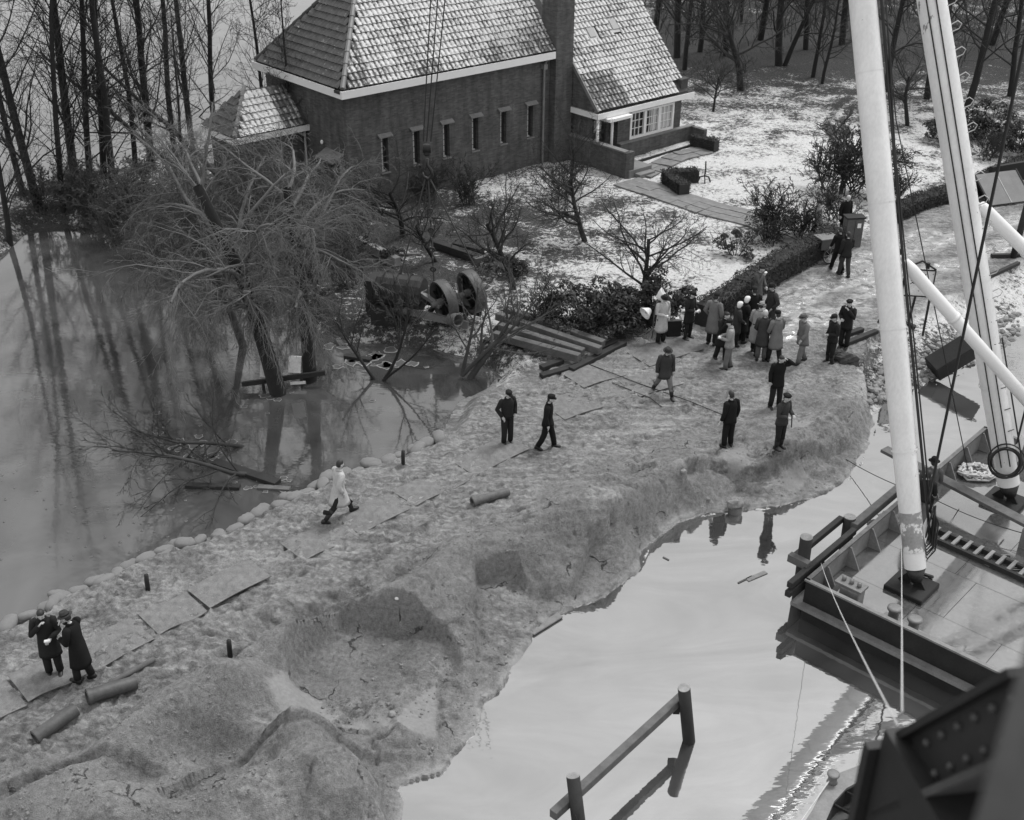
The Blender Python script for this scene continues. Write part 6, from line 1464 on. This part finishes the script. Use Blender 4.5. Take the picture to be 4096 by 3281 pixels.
def person(label, base, deg, h=1.74, lean=.04, stride=0.0, arms=('down', 'down'), coat=None, hem=.82, trousers='cloth_dark', shoes='rubber', hat='cap', hatm='cloth_dark', look=0.0, nod=.1, items=(), seed=0, boots=False, group='people on the dike', splay=.11, belt=False):
    rg = random.Random(seed); k_ = h / 1.74; base = Vector(base)
    T = thing('person', label, 'person', base, math.radians(deg - 90), group); T.scale = (k_, k_, k_)
    RL = Matrix.Rotation(-lean, 3, 'X'); hip = Vector((0, 0, .93 - abs(stride) * .10))
    up = lambda p: hip + RL @ (Vector(p) - Vector((0, 0, .93)))
    # legs
    legs = []
    for s_, st_ in ((-1, stride), (1, -stride)):
        Hj = hip + Vector((s_ * .095, 0, -.02)); L1, L2 = .43, .42
        kn = Hj + Vector((s_ * (splay - .095) * .5, math.sin(st_) * L1 + .02, -math.cos(st_) * L1)); sh_ = st_ - (.42 * abs(st_) if st_ > 0 else .55 * abs(st_)) * (1 if st_ < 0 else .3)
        an = kn + Vector((s_ * (splay - .095) * .5, math.sin(sh_) * L2 - .02, -math.cos(sh_) * L2)); legs.append((Hj, kn, an, st_))
    lowest = min(l[2].z for l in legs); dz = .085 - lowest
    hip.z += dz; legs = [(a + Vector((0, 0, dz)), b + Vector((0, 0, dz)), c + Vector((0, 0, dz)), q) for a, b, c, q in legs]
    # arms
    sho = [up((-.185, -.01, 1.43)), up((.185, -.01, 1.43))]; arm = []
    for s_, A in ((-1, arms[0]), (1, arms[1])):
        e, w = ARMS[A]; arm.append((sho[0 if s_ < 0 else 1], up((e[0] * s_, e[1], e[2])), up((w[0] * s_, w[1], w[2]))))
    neck, hb = up((0, 0, 1.50)), up((0, .015, 1.55)); HRm = Matrix.Rotation(look, 3, 'Z') @ Matrix.Rotation(-lean - nod, 3, 'X'); hc_ = hb + HRm @ Vector((0, .015, .105))
    # body: one continuous skin grown round the joints
    verts = [tuple(hip), tuple(up((0, 0, 1.12))), tuple(up((0, 0, 1.36))), tuple(neck), tuple(hb)]; rad = [.12, .11, .105, .05, .048]; ed = [(0, 1), (1, 2), (2, 3), (3, 4)]
    for (a, b, c, q) in legs:
        i = len(verts); verts += [tuple(a), tuple(b), tuple(c)]; rad += [.085, .058, .042]; ed += [(0, i), (i, i + 1), (i + 1, i + 2)]
    for (a, b, c) in arm:
        i = len(verts); verts += [tuple(a), tuple(b), tuple(c)]; rad += [.035, .036, .028]; ed += [(2, i), (i, i + 1), (i + 1, i + 2)]
    me = bpy.data.meshes.new('skeleton'); me.from_pydata(verts, ed, []); tmp = bpy.data.objects.new('skeleton', me); COL.objects.link(tmp)
    sk = tmp.modifiers.new('skin', 'SKIN'); sv_ = me.skin_vertices[0].data
    for i, r_ in enumerate(rad): sv_[i].radius = (r_, r_)
    sv_[0].use_root = True
    sb = tmp.modifiers.new('sub', 'SUBSURF'); sb.levels = 1; sb.render_levels = 1
    dg = bpy.context.evaluated_depsgraph_get(); ev = tmp.evaluated_get(dg).to_mesh()
    body = MB(); body.add([tuple(v.co) for v in ev.vertices], [tuple(p.vertices) for p in ev.polygons], 0); tmp.evaluated_get(dg).to_mesh_clear()
    bpy.data.objects.remove(tmp); bpy.data.meshes.remove(me)
    head_mesh(body, hc_, HRm)
    for s_, (a, b, c) in zip((-1, 1), arm): hand_mesh(body, c, c - b, -s_)
    body.build('body', [MT['skin'], MT['hair']], T, None, True)
    # trousers, shoes
    tr = MB(); tr.loft([ell(hip + Vector((0, 0, .14)), .165, .12), ell(hip + Vector((0, 0, .02)), .18, .13), ell(hip + Vector((0, 0, -.08)), .165, .12)])
    for (a, b, c, q) in legs:
        w2, w3 = (.072, .055) if boots else (.082, .078)
        tr.tube([a, a.lerp(b, .5), b, b.lerp(c, .5) + Vector((0, .01, 0)), c + Vector((0, 0, .02 if not boots else .25))], [.108, .1, w2 + .008, w2, w3 if not boots else .062], 12)
    tr.build('trousers', MT[trousers], T, None, True)
    for (a, b, c, q) in legs:
        sh_ = MB(); pitch = 0 if abs(q) < .05 else (-.35 if q < 0 else .2); R_ = Matrix.Rotation(pitch, 3, 'X')
        rings = [[c + R_ @ Vector((x * w, y, z)) for x, z in ((-1, -.085), (1, -.085), (1, -.03 + tz), (.6, tz), (-.6, tz), (-1, -.03 + tz))] for y, w, tz in ((-.085, .03, -.0), (-.05, .045, .03), (.04, .048, .02), (.12, .05, -.02), (.17, .04, -.04), (.19, .02, -.055))]
        sh_.loft(rings)
        if boots: sh_.tube([c - Vector((0, 0, .03)), c + (b - c) * .35, c + (b - c) * .72], [.055, .066, .078], 10)
        sh_.build('boot' if boots else 'shoe', MT[shoes], T, None, True)
    # coat with sleeves and collar
    if coat:
        ct = MB(); ph = rg.uniform(0, 6); rings = []
        prof = [(1.515, .062, .066, .0), (1.49, .085, .08, 0), (1.465, .15, .095, .01), (1.42, .205, .118, .01), (1.33, .212, .135, .02), (1.2, .195, .135, .025), (1.08, .186, .132, .03), (.98, .196, .142, .035)]
        for z, rx, ry, fo in prof: rings.append(ell(up((0, 0, z)), rx, ry, 20, RL, fo * .5, rg, ph))
        zz = .98 - .09; fl_ = .0
        while zz > hem:
            t = (.98 - zz) / (.98 - .3); yoff = 0; rx = .2 + .05 * t + abs(stride) * .05; ry = .15 + .055 * t + abs(stride) * .30 * t
            rings.append(ell(Vector((up((0, 0, .98)).x, up((0, 0, .98)).y * (1 - t), hip.z + zz - .93)), rx, ry, 20, None, .035, rg, ph)); zz -= .09
        rings.append([Vector((p.x * .93, p.y * .93, p.z + .01)) for p in rings[-1]])
        ct.loft(rings[::-1])
        for (a, b, c) in arm:
            d = (c - b).normalized(); ct.tube([a + (neck - a) * .25, a, a.lerp(b, .5), b, b.lerp(c, .55), c - d * .01], [.08, .088, .076, .066, .06, .056], 12)
        ct.build('coat', MT[coat], T, None, True)
        col_ = MB(); col_.tube([neck + Vector((math.cos(a) * .075, math.sin(a) * .078 + .005, .012 - .03 * max(0, math.sin(a)))) for a in [math.pi * .62 + k * math.pi * 1.76 / 12 for k in range(13)]], .022, 6); col_.build('collar', MT[coat], T, None, True)
        if belt: MB().loft([ell(up((0, 0, 1.05)), .195, .142, 20, RL), ell(up((0, 0, 1.09)), .195, .142, 20, RL)], False).build('belt', MT[coat], T, None, True)
        if arms[0] == 'hold' or arms[1] == 'hold' or rg.random() < .3: pass
    # hair under or instead of a hat
    def cap_ring(z, r1, r2, dy=0): return [hc_ + HRm @ Vector((math.cos(a) * r1, math.sin(a) * r2 + dy, z)) for a in [2 * math.pi * q / 18 for q in range(18)]]
    if hat != 'scarf':
        hr = MB(); hr.loft([cap_ring(-.06, .06, .05, -.048), cap_ring(-.02, .077, .075, -.028), cap_ring(.05, .079, .094, -.012), cap_ring(.095, .062, .08, -.008), cap_ring(.125, .02, .03, 0)]); hr.build('hair', MT['hair_white' if hat == 'white_hair' else 'hair'], T, None, True)
    if hat == 'cap':
        q = MB(); q.loft([cap_ring(.03, .083, .1), cap_ring(.06, .092, .108, -.004), cap_ring(.105, .094, .112, .002), cap_ring(.135, .07, .09, .01), cap_ring(.145, .02, .03, .01)]); q.add([hc_ + HRm @ Vector(p) for p in ((-.07, .08, .045), (.07, .08, .045), (.05, .155, .03), (-.05, .155, .03), (-.07, .08, .06), (.07, .08, .06), (.05, .155, .042), (-.05, .155, .042))], [(3, 2, 1, 0), (4, 5, 6, 7), (0, 1, 5, 4), (1, 2, 6, 5), (2, 3, 7, 6), (3, 0, 4, 7)]); q.build('cap', MT[hatm], T, None, True)
    elif hat == 'beret':
        q = MB(); q.loft([cap_ring(.045, .082, .1), cap_ring(.065, .105, .12, -.005), cap_ring(.09, .118, .13, -.008), cap_ring(.115, .09, .10, -.005), cap_ring(.125, .02, .02)]); q.build('beret', MT[hatm], T, None, True)
    elif hat == 'hat':
        q = MB(); q.loft([cap_ring(.045, .15, .165), cap_ring(.055, .15, .165), cap_ring(.058, .09, .108), cap_ring(.13, .082, .1), cap_ring(.155, .06, .085), cap_ring(.14, .02, .06)]); q.build('hat', MT[hatm], T, None, True); MB().loft([cap_ring(.06, .093, .111), cap_ring(.085, .091, .109)], False).build('hat_band', MT['cloth_black'], T)
    elif hat == 'scarf':
        q = MB(); q.loft([cap_ring(-.13, .06, .05, -.03), cap_ring(-.09, .085, .075, -.03), cap_ring(.0, .094, .1, -.026), cap_ring(.07, .09, .108, -.008), cap_ring(.115, .06, .075, 0), cap_ring(.132, .01, .01)]); q.build('headscarf', MT[hatm], T, None, True)
    for it, s_ in items:
        w = arm[0 if s_ < 0 else 1][2]; d = (w - arm[0 if s_ < 0 else 1][1]).normalized(); p_ = w + d * .09
        if it == 'bread': MB().box(p_ + Vector((0, 0, .025)), (.13, .07, .05)).build('sandwich', MT['paper'], T, bevel=.012)
        elif it == 'paper': MB().box(p_, (.13, .02, .17), Matrix.Rotation(.4, 3, 'X')).build('paper', MT['paper'], T)
        elif it == 'cup': MB().tube([p_ + Vector((0, 0, -.04)), p_ + Vector((0, 0, .05))], [.035, .042], 10).build('cup', MT['enamel'], T, None, True)
        elif it == 'tool': MB().tube([p_ - Vector((.0, .0, -.12)), p_ + Vector((.06, .08, -.22))], .02, 6).build('tool_handle', MT['litter_dark'], T)
    return T
def P(lab, px, deg, **k):
    q = G(*px); return person(lab, q, deg, **k)
P('man in pale raincoat and rubber boots walking away along the sandbags', (341, 519), 35, coat='cloth_rain', hem=.5, stride=.5, arms=('fwd', 'swing'), hat='none', lean=.07, boots=True, trousers='cloth_dark', seed=1, nod=.1, h=1.78)
P('bareheaded man in dark overcoat eating and holding a white paper at the lower left', (56, 675), 285, coat='cloth_dark', hem=.50, arms=('hold', 'eat'), hat='none', items=(('bread', -1),), seed=2, nod=.3, lean=.05, h=1.78)
P('man in black overcoat and brimmed hat facing the bareheaded one', (85, 680), 165, coat='cloth_black', hem=.42, arms=('hold', 'eat'), hat='hat', hatm='cloth_darkgrey', items=(('paper', 1),), seed=3, nod=.25, lean=.10, h=1.78, stride=.1)
P('man in dark jacket and cap standing still, left one of two in mid dike', (507, 444), 300, coat='cloth_dark', hem=.80, arms=('pocket', 'pocket'), trousers='cloth_dark', seed=4, nod=.15)
P('man in black suit and cap walking, right one of two in mid dike', (547, 449), 350, coat='cloth_black', hem=.78, arms=('down', 'down'), stride=.24, trousers='cloth_black', seed=5, hatm='cloth_black', lean=.05)
P('man in pale belted raincoat and dark hat beside the lamps, holding a cup', (660, 344), 300, coat='cloth_rain', hem=.40, arms=('pocket', 'hold'), hat='hat', hatm='cloth_dark', items=(('cup', 1),), seed=6, nod=.2, belt=True)
P('man in dark coat and boots eating by the left end of the hedge', (687, 339), 320, coat='cloth_dark', hem=.62, arms=('hold', 'hold'), hat='cap', items=(('bread', 1),), boots=True, seed=7, nod=.15, splay=.15)
P('man in long grey overcoat and cap seen from behind near the hedge', (711, 345), 55, coat='cloth_mid', hem=.42, arms=('pocket', 'pocket'), hat='cap', hatm='cloth_dark', seed=8, h=1.82)
P('man in grey coat eating right against the front of the hedge', (755, 312), 320, coat='cloth_grey', hem=.48, arms=('low', 'eat'), hat='beret', hatm='cloth_dark', items=(('bread', 1),), seed=9, nod=.1)
P('woman in white headscarf and long dark coat in the group on the road', (741, 343), 20, coat='cloth_dark', hem=.42, arms=('low', 'hold'), hat='scarf', hatm='cloth_white', items=(('paper', 1),), seed=10, h=1.64, trousers='cloth_dark')
P('shorter woman in white headscarf and dark coat in front of the other scarf', (734, 346), 10, coat='cloth_darkgrey', hem=.48, arms=('low', 'low'), hat='scarf', hatm='cloth_white', seed=11, h=1.58, trousers='cloth_dark')
P('man in long black coat and cap seen from behind in the middle of the group', (750, 337), 100, coat='cloth_black', hem=.36, arms=('low', 'hold'), hat='cap', hatm='cloth_dark', items=(('paper', -1),), seed=12, h=1.78)
P('man in dark coat and dark brimmed hat at the back of the group', (768, 333), 200, coat='cloth_darkgrey', hem=.5, arms=('pocket', 'pocket'), hat='hat', hatm='cloth_dark', seed=13, h=1.8)
P('man in light coat and light hat leaning forward within the group', (754, 353), 60, coat='cloth_light', hem=.40, arms=('low', 'fwd'), hat='hat', hatm='cloth_light', seed=14, lean=.22, stride=.18, h=1.76)
P('white-haired man in dark grey coat in the group', (760, 361), 80, coat='cloth_darkgrey', hem=.45, arms=('low', 'pocket'), hat='white_hair', seed=15, lean=.08, trousers='cloth_grey')
P('man in grey overcoat and dark cap seen from behind, front of the group', (773, 363), 110, coat='cloth_mid', hem=.46, arms=('low', 'fwd'), hat='cap', hatm='cloth_black', seed=16, stride=.2, h=1.8)
P('dark-coated man turning and eating in front of the two scarved women', (720, 360), 300, coat='cloth_dark', hem=.50, arms=('hold', 'eat'), hat='none', items=(('bread', -1),), seed=17, lean=.12, stride=.12)
P('man in light jacket, light trousers and dark cap eating', (727, 370), 170, coat='cloth_light', hem=.78, arms=('hold', 'hold'), hat='cap', hatm='cloth_dark', trousers='cloth_mid', items=(('bread', -1),), seed=18, stride=.08)
P('man in grey coat and grey hat walking alone right of the group', (800, 364), 200, coat='cloth_mid', hem=.66, arms=('fwd', 'down'), hat='hat', hatm='cloth_grey', trousers='cloth_mid', seed=19, stride=.2, lean=.1)
P('man in dark suit and cap with pale boot tops beside the man in the beret', (829, 364), 200, coat='cloth_dark', hem=.76, arms=('hold', 'pocket'), hat='cap', trousers='cloth_dark', seed=20, splay=.13, boots=True)
P('man in dark coat and black beret eating by the road edge plank', (843, 348), 235, coat='cloth_dark', hem=.66, arms=('eat', 'hold'), hat='beret', hatm='cloth_black', seed=21)
P('striding man in brown-grey coat, brimmed hat and light trousers alone on the sand', (663, 396), 280, coat='cloth_darkgrey', hem=.66, arms=('down', 'down'), hat='hat', hatm='cloth_darkgrey', trousers='cloth_mid', seed=22, stride=.38, lean=.12, splay=.2, boots=True)
P('bareheaded man in dark jacket with one hand raised to his ear', (774, 408), 285, coat='cloth_black', hem=.68, arms=('ear', 'down'), hat='none', trousers='cloth_dark', seed=23, splay=.14, nod=.25, h=1.78)
P('bareheaded man in dark suit seen from behind on the slumped bank', (727, 447), 120, coat='cloth_black', hem=.78, arms=('down', 'down'), hat='none', trousers='cloth_black', items=(('paper', -1),), seed=24, splay=.12, h=1.76)
P('man in beret, grey jacket and dark trousers holding a tool at the bank edge', (778, 449), 310, coat='cloth_darkgrey', hem=.78, arms=('hold', 'hold'), hat='beret', hatm='cloth_black', trousers='cloth_dark', items=(('tool', 1),), seed=25, boots=True)
P('man in dark jacket pushing the handcart, left one', (836, 271), 100, coat='cloth_black', hem=.74, arms=('fwd', 'fwd'), hat='none', trousers='cloth_black', seed=26, stride=.3, lean=.12)
P('man in dark jacket walking behind the handcart, right one', (843, 276), 100, coat='cloth_dark', hem=.74, arms=('down', 'fwd'), hat='none', trousers='cloth_darkgrey', seed=27, stride=.2)
P('man in light jacket and dark trousers striding left behind the hedge', (816, 241), 175, coat='cloth_light', hem=.76, arms=('down', 'swing'), hat='beret', hatm='cloth_black', trousers='cloth_dark', seed=28, stride=.4)
P('dark-clad man with pale hair beside the steel cabinet', (842, 236), 290, coat='cloth_black', hem=.62, arms=('down', 'down'), hat='white_hair', trousers='cloth_dark', seed=29)
person('bargeman in dark jersey and no hat behind the nearer mast', U(917, 528, DK), 60, h=1.72, coat='cloth_dark', hem=.8, arms=('down', 'fwd'), hat='none', trousers='cloth_mid', seed=30, group='men on the barge')
person('bargeman in grey jacket and dark brimmed hat at the left bulwark', U(923, 517, DK), 80, h=1.76, coat='cloth_grey', hem=.8, arms=('fwd', 'hold'), hat='hat', hatm='cloth_black', trousers='cloth_dark', seed=31, group='men on the barge')

# ------------------------------------------------------------------ dark crane steelwork close to the camera, workboat below
def gird(T, O, pts_px, d0, d1, mat, name):
    """a plate cut to a polygon, given thickness along the line of depth"""
    A = [CZ(x, y, d) for (x, y, d) in pts_px]; n = len(A); nn = (A[1] - A[0]).cross(A[2] - A[1]).normalized()
    B = [p + nn * d0 for p in A]; return MB().loft([A, B]).build(name, MT[mat], T, O, bevel=.004)
g0 = CZ(940, 776, 6.0); g1 = CZ(1105, 702, 4.6); CT = thing('crane_girder', 'dark riveted steel girder end filling the lower right corner', 'girder', g0); O = tuple(g0)
gd = (g1 - g0).normalized(); gs = gd.cross(Vector((0, 0, 1))).normalized(); gu = gs.cross(gd)
MB().beam(g0 + gu * .0, g1, .62, .26, 0, gu).build('web', MT['foreground_steel'], CT, O)
MB().beam(g0 - gd * .02 + gu * .15, g1 + gu * .15, .72, .035, 0, gu).build('top_flange', MT['foreground_steel'], CT, O)
MB().beam(g0 - gd * .02 - gu * .15, g1 - gu * .15, .80, .035, 0, gu).build('bottom_flange', MT['foreground_paint'], CT, O)
MB().beam(g0 - gd * .03 + gu * .10 + gs * .33, g0 - gd * .03 + gu * .10 - gs * .33, .04, .10).build('end_angle', MT['foreground_paint'], CT, O)
for k in range(9):
    for v_ in (-.07, .07):
        for sd in (-1, 1): MB().ellipsoid(g0 + gd * (.12 + k * .17) + gs * .315 * sd + gu * v_, (.022, .022, .022), 8, 5).build('rivet', MT['foreground_paint'], CT, O, True)
for k in range(4):
    MB().ellipsoid(g0 - gd * .012 + gs * (-.22 + .15 * k), (.024, .024, .024), 8, 5).build('rivet', MT['foreground_paint'], CT, O, True)
post = thing('crane_tower', 'black crane tower column below the girder in the lower right corner', 'tower', (g0.x + .5, g0.y - .2, WR)); pc = g0.lerp(g1, .42) - gu * .2
bot = Vector((pc.x, pc.y, WR)); OO = tuple(post.location)
MB().box((pc.x, pc.y, (pc.z + WR) / 2), (.95, .8, pc.z - WR), Matrix.Rotation(math.atan2(gd.y, gd.x), 3, 'Z')).build('column', MT['foreground_steel'], post, OO)
rot_ = Matrix.Rotation(math.atan2(gd.y, gd.x), 3, 'Z')
MB().box(Vector((pc.x, pc.y, pc.z - 1.0)) + rot_ @ Vector((-.52, .0, 0)), (.06, .9, 1.7), rot_).build('gusset', MT['foreground_steel'], post, OO)
MB().box(Vector((pc.x, pc.y, WR + .6)), (3.6, 3.0, 1.2), rot_).build('pontoon', MT['foreground_steel'], post, OO)
c_a, c_b = CZ(1118, 590, 1.9), CZ(1042, 880, 1.7); nc = thing('steel_strut', 'grey painted steel strut, out of focus along the right edge', 'strut', c_b); O = tuple(c_b)
sd_ = (c_b - c_a).normalized(); MB().beam(c_a - sd_ * .35, c_b + sd_ * 1.2, .13, .08, 0, (0, -1, .3)).build('strut', MT['foreground_paint'], nc, O, bevel=.02)
MB().beam(c_a - sd_ * .35 + Vector((-.05, .03, 0)), c_b + sd_ * 1.2 + Vector((-.05, .03, 0)), .02, .14, 0, (0, -1, .3)).build('flange', MT['foreground_paint'], nc, O)
for k in range(5): MB().ellipsoid(c_a + sd_ * (.05 + .08 * k) + Vector((-.02, -.045, .02)), (.016, .016, .016), 7, 5).build('rivet', MT['foreground_paint'], nc, O, True)
wb0 = U(836, 782, -.2); WB = thing('workboat', 'small dark workboat with pale gunwale and a mooring bitt at the bottom edge', 'boat', (wb0.x, wb0.y, WR)); O = (wb0.x, wb0.y, WR)
outl = [U(x, y, -.1) for x, y in ((872, 762), (838, 775), (823, 790), (812, 812), (800, 830), (790, 870), (800, 940), (960, 990), (985, 860))]
inn_ = [U(x, y, -.1) for x, y in ((872, 776), (846, 790), (834, 803), (824, 826), (815, 845), (808, 880), (815, 925), (940, 965), (962, 866))]
keel = [Vector((p.x * .97 + wb0.x * .03, p.y * .97 + wb0.y * .03, WR - .4)) for p in outl]
MB().loft([keel, outl], False).build('hull', MT['dark_steel'], WB, O)
lift = lambda L, z: [p + Vector((0, 0, z)) for p in L]
MB().loft([lift(outl, .001), lift(outl, .05), lift(inn_, .05), lift(inn_, -.02)], False).build('gunwale', MT['mid_steel'], WB, O)
fl_ = [Vector((p.x, p.y, -.55)) for p in inn_]; MB().loft([fl_, lift(inn_, -.021)], False).build('inner_side', MT['black_iron'], WB, O); MB().add(fl_, [tuple(range(len(fl_)))]).build('floor', MT['black_iron'], WB, O)
for k in range(3): A, B = inn_[k + 1], inn_[k + 2]; MB().beam(Vector((A.x, A.y, -.15)), Vector((A.x + .5, A.y + .05, -.52)), .05, .05).build('rib', MT['dark_steel'], WB, O)
bollard(WB, U(832, 782, -.05), O, .10, .24)
line('pale mooring rope running from the workboat bitt to the bottom edge', [U(829, 781, .08), U(795, 830, .02), U(775, 870, 0)], .014, 'rope', .0, 'mooring_rope', 'rope')

# ------------------------------------------------------------------ crumbs of sand on the slumped bank, a few pale stones
cl = MB(); rg_ = random.Random(44); nrg = np.random.RandomState(44)
CX = np.stack([nrg.uniform(-10, 880, 9000), nrg.uniform(400, 830, 9000)], 1); cw = [U(a, b).to_2d() for a, b in CX]; c_x = np.array([q.x for q in cw]); c_y = np.array([q.y for q in cw])
okc = inside(c_x, c_y, SLUMP) & (seg_dist(c_x, c_y, SR) > .15) & (fbm(c_x, c_y, .9, 3, 27) > -.02)
for x, y in zip(c_x[okc], c_y[okc]):
    r_ = min(.08, .010 + abs(nrg.normal(0, .016))); z_ = gz(x, y)
    cl.ellipsoid((x, y, z_ + r_ * .25), (r_, r_ * .85, r_ * .6), 5, 4, None, 0, .3, rg_)
cobj = cl.build('sand_clods', MT['clod']); tag(cobj, 'crumbled clods of sand scattered over the slumped bank', 'sand', None, 'stuff')
for px, py, r_, lab in ((397, 604, .05, 'small white stone on the sand ridge above the pit'), (683, 474, .09, 'pale clod lying alone on the slumped bank'), (392, 716, .09, 'grey stone at the lower edge of the pit')):
    b = G(px, py); T = thing('stone', lab, 'stone', b); MB().ellipsoid((0, 0, r_ * .5), (r_, r_ * .8, r_ * .7), 8, 6, None, 0, .15, rg_).build('stone', MT['concrete' if r_ > .06 else 'paper'], T)
